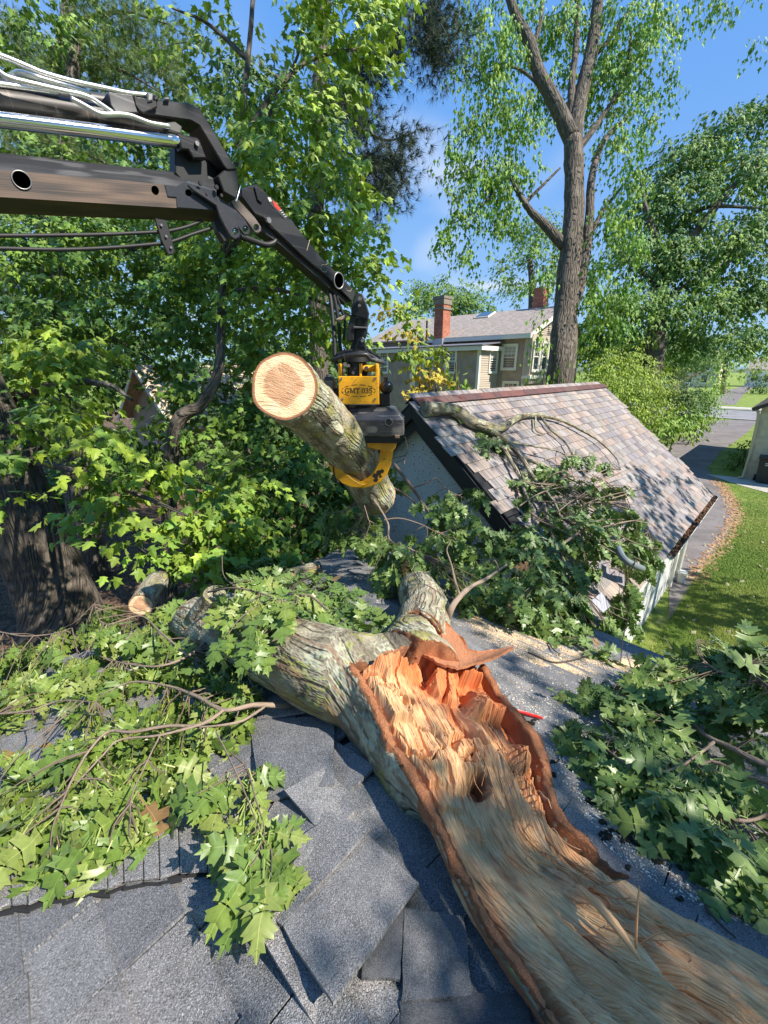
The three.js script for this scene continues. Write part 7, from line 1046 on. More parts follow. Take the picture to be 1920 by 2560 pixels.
// stems: lists of world points with radii; blobs: where clusters of leaves sit
function oakBranch(label, group, o) {
  const R = rng(o.seed), c0 = o.stems[0].p[0], t = thing('oak_branch', label, 'branch', c0.clone());
  const floor = o.floor ?? (() => -1e9), samples = [];
  o.stems.forEach((s, i) => { part('stem', limb(s.p, s.r, { seg: 8, round: 8, wave: 0.18, seed: i + o.seed }), s.mat ?? o.stemMat ?? M.twig, t); const c = new THREE.CatmullRomCurve3(s.p, false, 'catmullrom', 0.5); for (let k = 0; k <= 24; k++) if (k / 24 >= (s.from ?? 0.15)) samples.push([c.getPoint(k / 24), c.getTangent(k / 24)]); });
  const leaves = [], twigs = [];
  for (const b of o.blobs) {
    const n = Math.max(1, Math.round(b.n * (o.dens ?? 1)));
    for (let i = 0; i < n; i++) {
      const d = rv(R).multiplyScalar(Math.pow(R(), 0.5)); let c = b.p.clone().add(V(d.x * b.r, d.y * b.r * (b.sq ?? 0.5), d.z * b.r));
      const f = floor(c); if (c.y < f + 0.03) c.y = f + 0.03 + 0.05 * R();
      let best = samples[0], bd = 1e9; for (const s of samples) { const e = s[0].distanceToSquared(c) * (0.7 + 0.6 * R()); if (e < bd) { bd = e; best = s; } }
      const from = best[0], dir = c.clone().sub(from), L = dir.length(); if (L < 0.02) dir.copy(rv(R)); dir.normalize().add(best[1].clone().multiplyScalar(0.3)).add(rv(R).multiplyScalar(0.35)).normalize();
      if (L < (o.twigMax ?? 0.6) && R() < (o.twigP ?? 0.75)) { const m = from.clone().lerp(c, 0.5).add(rv(R).multiplyScalar(L * 0.14)); m.y = Math.max(m.y, floor(m) + 0.01); twigs.push(limb([from, m, c], [0.004, 0.0026, 0.0016].map((x) => x * (o.twigR ?? 1)), { seg: 4, round: 5, wave: 0.1, cap: false })); }
      const k = (o.per ?? 5) + Math.floor(R() * 3), roll = R() * 6.28;
      for (let j = 0; j < k; j++) {
        const a = roll + j * 2.4 + 0.5 * R(), out = V(Math.cos(a), 0, Math.sin(a)), N = (o.normal ? o.normal(c) : UP).clone();
        const tip = out.multiplyScalar(0.8).addScaledVector(dir, 0.55 + 0.5 * R()).add(V(0, (o.droop ?? -0.12) - 0.3 * R(), 0)).add(rv(R).multiplyScalar(0.25)); if (o.flow) tip.add(o.flow);
        const nrm = N.add(rv(R).multiplyScalar(o.tumble ?? 0.6)), s = (o.size ?? 0.125) * (0.5 + 0.8 * R());
        const p = c.clone().addScaledVector(dir, -0.05 * R()).addScaledVector(tip.clone().normalize(), 0.28 * s); p.y = Math.max(p.y, floor(p) + 0.012);
        const q = p.clone().addScaledVector(tip.clone().normalize(), s); const fq = floor(q); if (q.y < fq + 0.008) tip.y += (fq + 0.012 - q.y) / s;
        leaves.push({ m: leafMatrix(p, tip, nrm, s), p, s, g: Math.floor(R() * 8), c: Math.floor(R() * 4.999), dry: R() < (o.dry ?? 0.006) });
      }
    }
  }
  leaves.forEach((l) => { l.z = inFrame(l.p, 20) ? l.s / Math.max(0.2, toPix(l.p)[2]) * (1 + (l.p.y - floor(l.p) < 3 ? 0.3 * (l.p.y - floor(l.p)) : 0)) : -1; }); leaves.sort((a, b) => b.z - a.z);
  const back = inv(t), mats = oakMats[o.tone], rest = [];
  leaves.forEach((l, i) => {
    if (i < 300 && l.z > 0) { const m = new THREE.Mesh(LEAF.oak[l.g], l.dry ? dryMat : mats[l.c]); m.name = 'leaf'; m.applyMatrix4(l.m.premultiply(back)); m.castShadow = m.receiveShadow = true; t.add(m); } else { const g = LEAF.oak[l.g].clone().applyMatrix4(l.m), col = OAK_SUN_SHADE[o.tone][l.c], a = new Float32Array(g.attributes.position.count * 3); for (let j = 0; j < a.length; j += 3) a.set(col, j); g.setAttribute('color', new THREE.BufferAttribute(a, 3)); rest.push(g); }
  });
  if (rest.length) part('leaf_mass', mergeGeometries(rest), oakMerged[o.tone], t, { kind: 'stuff' });
  if (twigs.length) part('twigs', twigs, o.twigMat ?? M.twig, t, { kind: 'stuff' });
  return leaves.length;
}
let oakN = 0;
const RP = (l) => l.map(([x, y, h]) => onRoof(x, y, h));
const RB = (l) => l.map(([x, y, h, r, n, sq]) => ({ p: onRoof(x, y, h), r, n, sq }));
// the sunlit pile on the left slope
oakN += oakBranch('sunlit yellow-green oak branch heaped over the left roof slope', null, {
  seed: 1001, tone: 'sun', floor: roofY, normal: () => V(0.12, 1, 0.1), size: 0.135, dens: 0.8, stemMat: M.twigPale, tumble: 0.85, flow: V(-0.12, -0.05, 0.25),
  stems: [{ p: RP([[740, 1768, 0.02], [640, 1762, 0.15], [560, 1775, 0.19], [490, 1740, 0.21], [420, 1715, 0.22], [330, 1705, 0.23], [255, 1735, 0.21]]), r: [0.0132, 0.0109, 0.0093, 0.0077, 0.0062, 0.0046, 0.0023] },
    { p: RP([[560, 1775, 0.19], [500, 1812, 0.19], [420, 1815, 0.20], [330, 1830, 0.20], [270, 1830, 0.20], [220, 1880, 0.19], [180, 1950, 0.18], [150, 2020, 0.17]]), r: [0.0077, 0.0069, 0.0069, 0.0062, 0.0055, 0.0046, 0.0031] },
    { p: RP([[500, 1812, 0.19], [400, 1838, 0.21], [300, 1850, 0.21], [255, 1890, 0.20], [190, 1960, 0.19]]), r: [0.0055, 0.0046, 0.0039, 0.0023] },
    { p: RP([[660, 1768, 0.14], [610, 1800, 0.17], [560, 1812, 0.19], [500, 1818, 0.20]]), r: [0.0062, 0.0055, 0.0046, 0.0031] },
    { p: RP([[570, 1815, 0.05], [520, 1600, 0.23], [470, 1640, 0.23], [400, 1665, 0.23], [320, 1660, 0.24], [250, 1640, 0.25]]).slice(1), r: [0.0093, 0.0077, 0.0062, 0.0039, 0.0023] },
    { p: RP([[470, 1640, 0.23], [400, 1580, 0.29], [350, 1540, 0.32], [260, 1560, 0.32], [235, 1510, 0.37]]), r: [0.0069, 0.0055, 0.0039, 0.0023] },
    { p: RP([[-60, 1570, 0.35], [0, 1580, 0.34], [60, 1590, 0.34], [130, 1585, 0.33], [180, 1570, 0.35]]), r: [0.0069, 0.0062, 0.0046, 0.0023] },
    { p: RP([[-60, 1795, 0.19], [0, 1785, 0.20], [80, 1775, 0.21], [150, 1752, 0.22], [240, 1755, 0.22]]), r: [0.0062, 0.0055, 0.0039, 0.0023] },
    { p: RP([[400, 1838, 0.21], [360, 1920, 0.20], [330, 1990, 0.19], [325, 2070, 0.17]]), r: [0.0039, 0.0031, 0.0023, 0.0015] },
    { p: RP([[540, 1830, 0.21], [580, 1910, 0.21], [620, 2000, 0.19], [650, 2080, 0.18]]), r: [0.0031, 0.0031, 0.0023, 0.0015] }],
  blobs: RB([[60, 1660, 0.14, 0.26, 10], [170, 1650, 0.16, 0.25, 12], [60, 1750, 0.12, 0.2, 8], [280, 1600, 0.2, 0.26, 14], [390, 1600, 0.2, 0.22, 12], [290, 1520, 0.22, 0.2, 8], [400, 1520, 0.2, 0.18, 7], [210, 1560, 0.2, 0.2, 8], [470, 1660, 0.16, 0.2, 11], [560, 1650, 0.15, 0.15, 8], [350, 1690, 0.14, 0.22, 13], [240, 1720, 0.13, 0.2, 10], [600, 1720, 0.12, 0.12, 7], [560, 1760, 0.12, 0.14, 8], [470, 1760, 0.11, 0.18, 11], [380, 1790, 0.11, 0.18, 11], [290, 1790, 0.11, 0.18, 9], [620, 1790, 0.09, 0.08, 3], [540, 1820, 0.10, 0.10, 5], [450, 1850, 0.10, 0.14, 8], [350, 1880, 0.10, 0.16, 9], [260, 1900, 0.10, 0.14, 8], [200, 1850, 0.1, 0.14, 6], [60, 2010, 0.10, 0.14, 6], [150, 2010, 0.11, 0.13, 7], [230, 2030, 0.11, 0.13, 7], [320, 2020, 0.11, 0.13, 7], [60, 2110, 0.10, 0.10, 4], [170, 2110, 0.10, 0.11, 5], [260, 2110, 0.10, 0.08, 3], [340, 2090, 0.09, 0.08, 3], [400, 1960, 0.1, 0.08, 2], [120, 1600, 0.16, 0.22, 9], [10, 1640, 0.15, 0.2, 7], [0, 1950, 0.1, 0.14, 5], [650, 1650, 0.13, 0.1, 3], [90, 1690, 0.16, 0.2, 6]])
});
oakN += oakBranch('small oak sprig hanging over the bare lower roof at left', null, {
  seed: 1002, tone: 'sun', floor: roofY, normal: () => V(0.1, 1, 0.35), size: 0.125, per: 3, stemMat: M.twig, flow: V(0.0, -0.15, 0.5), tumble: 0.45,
  stems: [{ p: RP([[575, 1880, 0.16], [615, 1920, 0.16], [640, 2000, 0.15], [660, 2070, 0.14], [650, 2110, 0.13]]), r: [0.003, 0.003, 0.002, 0.0015] }, { p: RP([[640, 2000, 0.15], [600, 2040, 0.15], [560, 2080, 0.14]]), r: [0.002, 0.0015] }],
  blobs: RB([[580, 1950, 0.16, 0.07, 2], [640, 2050, 0.15, 0.07, 2], [580, 2090, 0.15, 0.07, 2], [660, 2110, 0.14, 0.07, 3], [690, 2170, 0.13, 0.05, 2], [640, 2170, 0.13, 0.05, 2], [630, 1920, 0.15, 0.06, 2], [500, 2010, 0.13, 0.05, 1]])
});
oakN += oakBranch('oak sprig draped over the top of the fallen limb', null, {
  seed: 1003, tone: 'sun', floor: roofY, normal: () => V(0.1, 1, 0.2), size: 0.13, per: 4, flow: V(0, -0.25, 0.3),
  stems: [{ p: RP([[520, 1480, 0.55], [580, 1470, 0.6], [640, 1480, 0.58], [700, 1500, 0.54], [740, 1510, 0.5]]), r: [0.006, 0.005, 0.004, 0.002] }, { p: RP([[740, 1490, 0.5], [775, 1490, 0.5], [818, 1524, 0.46]]), r: [0.008, 0.007, 0.006], mat: M.twigPale, from: 2 }, { p: RP([[600, 1475, 0.58], [560, 1440, 0.6], [555, 1390, 0.7]]), r: [0.004, 0.003, 0.002] }],
  blobs: RB([[590, 1500, 0.52, 0.08, 2], [620, 1500, 0.55, 0.11, 4], [690, 1500, 0.54, 0.1, 4], [600, 1585, 0.45, 0.08, 2], [650, 1580, 0.47, 0.07, 3], [700, 1530, 0.5, 0.08, 3], [600, 1460, 0.58, 0.1, 3], [730, 1490, 0.52, 0.06, 2]])
});
// shaded sprays in the crook behind the log
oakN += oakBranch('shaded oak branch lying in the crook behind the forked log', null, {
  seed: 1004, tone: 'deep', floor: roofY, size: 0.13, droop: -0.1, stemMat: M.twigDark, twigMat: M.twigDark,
  stems: [{ p: RP([[990, 1600, 0.03], [900, 1590, 0.06], [820, 1590, 0.08], [740, 1540, 0.1], [700, 1500, 0.14]]), r: [0.012, 0.010, 0.008, 0.005] }, { p: RP([[900, 1590, 0.06], [840, 1540, 0.08], [780, 1510, 0.1], [720, 1480, 0.12]]), r: [0.007, 0.005, 0.003] }],
  blobs: RB([[760, 1500, 0.14, 0.2, 12], [840, 1530, 0.12, 0.2, 12], [820, 1590, 0.1, 0.18, 10], [920, 1590, 0.1, 0.14, 8], [700, 1480, 0.16, 0.16, 8], [880, 1640, 0.08, 0.12, 5], [760, 1560, 0.12, 0.14, 6], [700, 1440, 0.16, 0.2, 9], [640, 1430, 0.2, 0.2, 8], [850, 1470, 0.14, 0.14, 6], [780, 1450, 0.14, 0.16, 7]])
});
// the branch on the right slope
const rightStems = [{ p: RP([[2000, 1930, 0.2], [1900, 1905, 0.2], [1820, 1865, 0.19], [1760, 1835, 0.18], [1700, 1780, 0.17], [1620, 1740, 0.16], [1540, 1710, 0.14]]), r: [0.014, 0.012, 0.011, 0.009, 0.007, 0.005, 0.003], mat: M.twigPale },
  { p: RP([[1930, 1790, 0.26], [1840, 1740, 0.26], [1740, 1710, 0.25], [1690, 1640, 0.25], [1660, 1590, 0.25]]), r: [0.009, 0.008, 0.006, 0.004, 0.002], mat: M.twigPale },
  { p: RP([[1790, 1850, 0.18], [1740, 1890, 0.16], [1690, 1920, 0.14], [1600, 1930, 0.12], [1500, 1860, 0.1]]), r: [0.007, 0.006, 0.004, 0.003], mat: M.twigPale },
  { p: RP([[1930, 1960, 0.18], [1850, 1935, 0.17], [1790, 1905, 0.17], [1740, 1910, 0.16]]), r: [0.007, 0.006, 0.004] }, { p: RP([[1960, 2010, 0.16], [1880, 2050, 0.13], [1800, 2040, 0.12], [1720, 2010, 0.11], [1650, 1960, 0.1]]), r: [0.008, 0.006, 0.005, 0.003] }];
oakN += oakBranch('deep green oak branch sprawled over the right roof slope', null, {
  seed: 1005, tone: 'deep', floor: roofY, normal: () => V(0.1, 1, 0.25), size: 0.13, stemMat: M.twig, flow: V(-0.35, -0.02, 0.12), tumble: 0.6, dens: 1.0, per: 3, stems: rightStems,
  blobs: RB([[1500, 1860, 0.09, 0.12, 7], [1560, 1880, 0.1, 0.13, 8], [1620, 1900, 0.11, 0.13, 8], [1560, 1950, 0.09, 0.12, 7], [1650, 1980, 0.1, 0.14, 9], [1720, 1960, 0.12, 0.13, 8], [1700, 2050, 0.09, 0.12, 8], [1780, 2110, 0.09, 0.12, 8], [1840, 2150, 0.09, 0.12, 8], [1900, 2140, 0.1, 0.12, 5], [1800, 2020, 0.13, 0.10, 4], [1560, 1720, 0.12, 0.14, 8], [1530, 1760, 0.11, 0.13, 7], [1620, 1730, 0.15, 0.14, 9], [1620, 1800, 0.13, 0.14, 9], [1700, 1780, 0.18, 0.15, 10], [1680, 1850, 0.15, 0.13, 8], [1780, 1780, 0.22, 0.15, 9], [1780, 1700, 0.28, 0.14, 8], [1910, 1740, 0.3, 0.14, 8], [1900, 1860, 0.22, 0.13, 6], [1470, 1840, 0.06, 0.06, 3], [1750, 1900, 0.15, 0.1, 5], [1930, 2000, 0.16, 0.13, 5], [1840, 1950, 0.16, 0.1, 4]])
});
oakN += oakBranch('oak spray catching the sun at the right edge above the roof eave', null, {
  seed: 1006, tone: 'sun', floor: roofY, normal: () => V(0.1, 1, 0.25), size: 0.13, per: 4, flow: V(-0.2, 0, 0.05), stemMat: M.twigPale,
  stems: [{ p: RP([[1960, 1740, 0.36], [1880, 1700, 0.38], [1800, 1680, 0.38], [1750, 1640, 0.40], [1740, 1600, 0.42]]), r: [0.008, 0.006, 0.004, 0.002] }, { p: RP([[1880, 1700, 0.38], [1860, 1660, 0.42], [1800, 1640, 0.44]]), r: [0.004, 0.003, 0.002] }],
  blobs: RB([[1740, 1630, 0.38, 0.12, 6], [1790, 1660, 0.36, 0.12, 6], [1720, 1680, 0.34, 0.12, 6], [1850, 1690, 0.36, 0.13, 5], [1660, 1700, 0.28, 0.1, 4], [1900, 1690, 0.4, 0.13, 5], [1800, 1610, 0.42, 0.1, 4]])
});
oakN += oakBranch('dark oak leaves crowding the right edge beside the lawn', null, {
  seed: 1016, tone: 'deep', floor: roofY, size: 0.15, per: 5, stemMat: M.twigDark, flow: V(-0.1, 0, 0),
  stems: [{ p: RP([[2050, 1760, 0.5], [1960, 1740, 0.5], [1900, 1700, 0.5], [1870, 1660, 0.5]]), r: [0.012, 0.01, 0.006, 0.003] }],
  blobs: RB([[1920, 1680, 0.48, 0.16, 8], [1930, 1750, 0.44, 0.16, 9], [1880, 1740, 0.4, 0.12, 6], [1930, 1640, 0.5, 0.12, 5], [1890, 1640, 0.5, 0.1, 3]])
});
// the branch hanging in the gap before the garage gable
const mid = (l) => l.map(([x, y, z]) => at(x, y, z));
oakN += oakBranch('oak branch with bare grey stems hanging before the garage gable', null, {
  seed: 1007, tone: 'deep', floor: roofY, size: 0.14, droop: -0.45, per: 5, stemMat: M.twig, twigR: 1.3, tumble: 0.7, flow: V(0, -0.25, 0.1),
  stems: [{ p: mid([[860, 1185, 3.9], [905, 1215, 3.85], [925, 1238, 3.8], [950, 1272, 3.7], [970, 1310, 3.7], [975, 1350, 3.6], [1020, 1370, 3.6], [1070, 1390, 3.6]]), r: [0.012, 0.013, 0.013, 0.012, 0.010, 0.008, 0.006, 0.003], mat: M.twigPale },
    { p: mid([[985, 1160, 4.2], [1020, 1205, 4.1], [1045, 1240, 4.1], [1080, 1290, 4.0], [1120, 1330, 4.0], [1160, 1380, 4.0]]), r: [0.018, 0.017, 0.014, 0.012, 0.008, 0.004] },
    { p: mid([[965, 1210, 4.1], [1010, 1235, 4.1], [1050, 1265, 4.1], [1090, 1290, 4.0]]), r: [0.012, 0.011, 0.009, 0.006] },
    { p: mid([[1030, 1220, 4.1], [1075, 1205, 4.1], [1090, 1195, 4.1], [1120, 1225, 4.1], [1160, 1245, 4.1]]), r: [0.007, 0.006, 0.005, 0.003] },
    { p: mid([[960, 1300, 3.7], [1000, 1296, 3.7], [1050, 1310, 3.7], [1090, 1330, 3.7]]), r: [0.008, 0.007, 0.005, 0.003] },
    { p: mid([[1010, 1160, 4.2], [1018, 1120, 4.3], [1012, 1090, 4.3]]), r: [0.006, 0.004, 0.002] }, { p: mid([[905, 1215, 3.85], [910, 1260, 3.8], [925, 1310, 3.7]]), r: [0.006, 0.005, 0.003], mat: M.twigPale }],
  blobs: [[1090, 1260, 4.0, 0.22, 8], [1140, 1280, 4.0, 0.22, 9], [1180, 1240, 4.1, 0.16, 5], [1100, 1340, 3.8, 0.24, 11], [1170, 1340, 3.9, 0.22, 10], [1030, 1370, 3.6, 0.24, 12], [1060, 1420, 3.5, 0.2, 10], [990, 1420, 3.5, 0.2, 9], [1140, 1420, 3.6, 0.22, 10], [1200, 1400, 3.7, 0.22, 10], [960, 1360, 3.7, 0.2, 8], [1220, 1320, 3.9, 0.16, 5], [900, 1330, 4.0, 0.25, 10], [1240, 1460, 3.5, 0.14, 6], [1180, 1480, 3.4, 0.12, 6], [1010, 1200, 4.3, 0.12, 3], [960, 1190, 4.4, 0.16, 5], [850, 1300, 4.3, 0.3, 10]].map(([x, y, z, r, n]) => ({ p: at(x, y, z), r, n, sq: 0.8 }))
});
// the mass on the broken corner of the garage roof
const gFloor = (p) => { const a = p.dot(GU), b = p.dot(GW); return a > GA.a0 - 0.05 && b < GA.be + 0.05 && b > GA.br && a < GA.a1 ? yG(b) : (a < 3.5 ? roofY(p) : -1e9); };
const GP = (l) => l.map(([x, y, h]) => onGarage(x, y, h));
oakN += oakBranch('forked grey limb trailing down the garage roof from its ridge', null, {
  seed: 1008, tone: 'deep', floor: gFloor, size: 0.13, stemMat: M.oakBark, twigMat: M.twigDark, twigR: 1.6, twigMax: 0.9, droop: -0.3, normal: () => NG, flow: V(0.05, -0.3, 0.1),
  stems: [{ p: GP([[1062, 1024, 0.09], [1100, 1022, 0.09], [1140, 1028, 0.10], [1180, 1053, 0.10], [1215, 1066, 0.11], [1250, 1069, 0.10], [1284, 1050, 0.09], [1307, 1040, 0.08], [1342, 1038, 0.08], [1400, 1050, 0.08], [1452, 1075, 0.09], [1498, 1103, 0.1], [1539, 1143, 0.12], [1552, 1175, 0.14]]), r: [0.085, 0.08, 0.078, 0.072, 0.066, 0.06, 0.05, 0.042, 0.035, 0.026, 0.022, 0.018, 0.014, 0.008], from: 0.8 },
    { p: GP([[1353, 1042, 0.08], [1377, 1074, 0.08], [1411, 1103, 0.09], [1434, 1140, 0.12], [1450, 1170, 0.14]]), r: [0.024, 0.021, 0.018, 0.014, 0.008], from: 0.8 },
    { p: GP([[1209, 1068, 0.1], [1240, 1085, 0.1], [1267, 1103, 0.1], [1307, 1149, 0.12], [1330, 1189, 0.15], [1359, 1224, 0.2], [1388, 1259, 0.25], [1400, 1290, 0.28]]), r: [0.05, 0.042, 0.036, 0.032, 0.028, 0.024, 0.018, 0.01], from: 0.4 },
    { p: GP([[1244, 1094, 0.1], [1272, 1143, 0.1], [1301, 1195, 0.12], [1312, 1230, 0.14], [1330, 1270, 0.16]]), r: [0.028, 0.025, 0.02, 0.016, 0.01], from: 0.5 },
    { p: GP([[1300, 1143, 0.12], [1365, 1166, 0.16], [1423, 1195, 0.22], [1475, 1224, 0.28], [1510, 1262, 0.3]]), r: [0.024, 0.021, 0.018, 0.014, 0.008], from: 0.4 },
    { p: GP([[1338, 1042, 0.08], [1338, 1068, 0.07], [1345, 1080, 0.06], [1362, 1085, 0.05]]), r: [0.018, 0.015, 0.012, 0.008], from: 2 },
    { p: GP([[1267, 1103, 0.1], [1330, 1115, 0.16], [1400, 1130, 0.2], [1470, 1170, 0.26]]), r: [0.016, 0.013, 0.011, 0.007], from: 0.5 }, { p: GP([[1330, 1189, 0.15], [1400, 1215, 0.24], [1480, 1270, 0.34], [1560, 1300, 0.36]]), r: [0.018, 0.015, 0.012, 0.007], from: 0.4 }],
  blobs: [[1215, 1095, 0.06, 0.13, 9], [1240, 1110, 0.05, 0.10, 7], [1210, 1125, 0.04, 0.06, 3], [1220, 1080, 0.05, 0.08, 4], [1150, 1040, 0.04, 0.06, 2], [1300, 1200, 0.1, 0.14, 6], [1320, 1250, 0.12, 0.14, 7], [1370, 1180, 0.18, 0.2, 9], [1420, 1160, 0.18, 0.2, 9], [1460, 1150, 0.16, 0.16, 7], [1520, 1160, 0.14, 0.12, 6]].map(([x, y, h, r, n]) => ({ p: onGarage(x, y, h), r, n, sq: 0.7 }))
});
oakN += oakBranch('dense dark oak foliage smothering the eave corner of the garage roof', null, {
  seed: 1009, tone: 'deep', floor: gFloor, size: 0.135, stemMat: M.twig, twigMat: M.twig, twigR: 1.6, twigMax: 0.8, twigP: 0.5, droop: -0.35, tumble: 0.75, flow: V(0.1, -0.3, 0.15), dens: 1.0,
  stems: [{ p: GP([[1400, 1290, 0.3], [1450, 1320, 0.38], [1500, 1350, 0.4], [1560, 1380, 0.36]]), r: [0.022, 0.018, 0.014, 0.008] }, { p: GP([[1360, 1260, 0.3], [1380, 1340, 0.4], [1420, 1420, 0.4], [1450, 1480, 0.35]]), r: [0.02, 0.016, 0.012, 0.006] }, { p: GP([[1330, 1280, 0.2], [1340, 1360, 0.34], [1360, 1440, 0.4], [1390, 1510, 0.4]]), r: [0.018, 0.014, 0.010, 0.005] }, { p: GP([[1420, 1240, 0.34], [1500, 1250, 0.36], [1580, 1280, 0.34], [1620, 1330, 0.3]]), r: [0.018, 0.014, 0.01, 0.005] }, { p: GP([[1300, 1430, 0.3], [1350, 1395, 0.42], [1420, 1350, 0.5], [1480, 1310, 0.46]]), r: [0.02, 0.018, 0.014, 0.008] }],
  blobs: [[1380, 1200, 0.28, 0.2, 14], [1460, 1220, 0.3, 0.24, 16], [1530, 1220, 0.26, 0.2, 13], [1420, 1270, 0.34, 0.25, 17], [1500, 1290, 0.36, 0.25, 18], [1570, 1290, 0.3, 0.22, 15], [1360, 1310, 0.34, 0.22, 14], [1440, 1340, 0.42, 0.26, 19], [1520, 1360, 0.4, 0.26, 19], [1590, 1350, 0.32, 0.2, 14], [1620, 1350, 0.22, 0.14, 8], [1320, 1370, 0.36, 0.22, 14], [1380, 1400, 0.44, 0.25, 18], [1310, 1440, 0.4, 0.22, 14], [1370, 1470, 0.42, 0.24, 17], [1430, 1500, 0.4, 0.22, 14], [1600, 1420, 0.26, 0.2, 13], [1630, 1400, 0.2, 0.12, 6], [1290, 1500, 0.36, 0.2, 12], [1350, 1540, 0.36, 0.22, 14], [1580, 1490, 0.26, 0.2, 12], [1540, 1540, 0.26, 0.2, 12], [1480, 1430, 0.3, 0.12, 6], [1490, 1590, 0.26, 0.2, 11], [1550, 1610, 0.2, 0.15, 8], [1410, 1560, 0.34, 0.2, 12], [1290, 1350, 0.26, 0.16, 8]].map(([x, y, h, r, n]) => ({ p: onGarage(x, y, h), r, n, sq: 0.85 }))
});
{ const R = rng(1100), t = thing('bare_twigs', 'tangle of bare pale curved twigs over the oak foliage on the garage roof', 'twigs', onGarage(1420, 1240, 0.5));
  for (let i = 0; i < 34; i++) { const x = 1290 + 260 * R(), y = 1150 + 170 * R() + 0.35 * (x - 1400), a = -0.5 + 1.1 * R(), l = 60 + 110 * R(), h = 0.42 + 0.2 * R(), c = (R() - 0.5) * 60; part('twig', limb([0, 0.35, 0.7, 1].map((k) => onGarage(x + Math.cos(a) * l * k - Math.sin(a) * c * k * (1 - k) * 2, y + Math.sin(a) * l * k + c * k * (1 - k) * 2, Math.min(h, 0.12 + (y - 1100) * 0.0016) + 0.12 * k * (1 - k))), [0.008, 0.007, 0.005, 0.002], { round: 5, seg: 5, wave: 0.15 }), R() < 0.5 ? M.twigPale : M.twig, t); } }
console.log('oak leaves', oakN);
// pieces knocked loose from the garage roof
for (const [q, l] of [[[[1316, 1330, 0.3], [1355, 1318, 0.3], [1362, 1340, 0.28], [1326, 1352, 0.28]], 'loose roof shingle among leaves below the rake board'], [[[1478, 1502, 0.36], [1505, 1480, 0.4], [1530, 1515, 0.38], [1508, 1532, 0.34]], 'broken slate-grey roof piece hanging from the torn eave']]) { const p = GP(q), n = p[1].clone().sub(p[0]).cross(p[3].clone().sub(p[0])).normalize(); if (n.y < 0) n.negate(); tag(part('roof_fragment', uvMetres(slab(p, n, 0.014)), std({ map: rep(T.streak, 2, 2), color: lin(0.6, 0.6, 0.68), roughness: 0.9 }), scene), l, 'roof piece'); }
{ const t = thing('roof_deck_piece', 'exposed grey roof boards tilted in the leaves by the bent pipe', 'roof boards', onGarage(1510, 1420, 0.3)); for (let i = 0; i < 5; i++) { const x = 1498 + i * 13, y = 1408 + i * 6; const p = GP([[x, y, 0.34], [x + 12, y + 5, 0.34], [x + 2 + 10, y + 34, 0.3], [x - 2, y + 28, 0.3]]), n = p[1].clone().sub(p[0]).cross(p[3].clone().sub(p[0])).normalize(); if (n.y < 0) n.negate(); part('board', uvMetres(slab(p, n, 0.015)), std({ map: rep(T.streak, 2, 2), color: lin(0.4, 0.36, 0.38), roughness: 0.9 }), t); } }
{ const t = thing('bent_downspout', 'bent grey downspout elbow poking out of the oak leaves', 'pipe', onGarage(1560, 1400, 0.5)); part('pipe', limb(GP([[1545, 1370, 0.5], [1556, 1392, 0.54], [1575, 1408, 0.56], [1606, 1422, 0.54]]), [0.034, 0.034], { round: 12, wave: 0, seg: 6 }), std({ color: lin(0.16, 0.19, 0.2), roughness: 0.55 }), t); part('strap', limb(GP([[1588, 1398, 0.57], [1585, 1412, 0.6], [1578, 1426, 0.57]]), [0.006, 0.006], { wave: 0, round: 5 }), M.felt, t); }

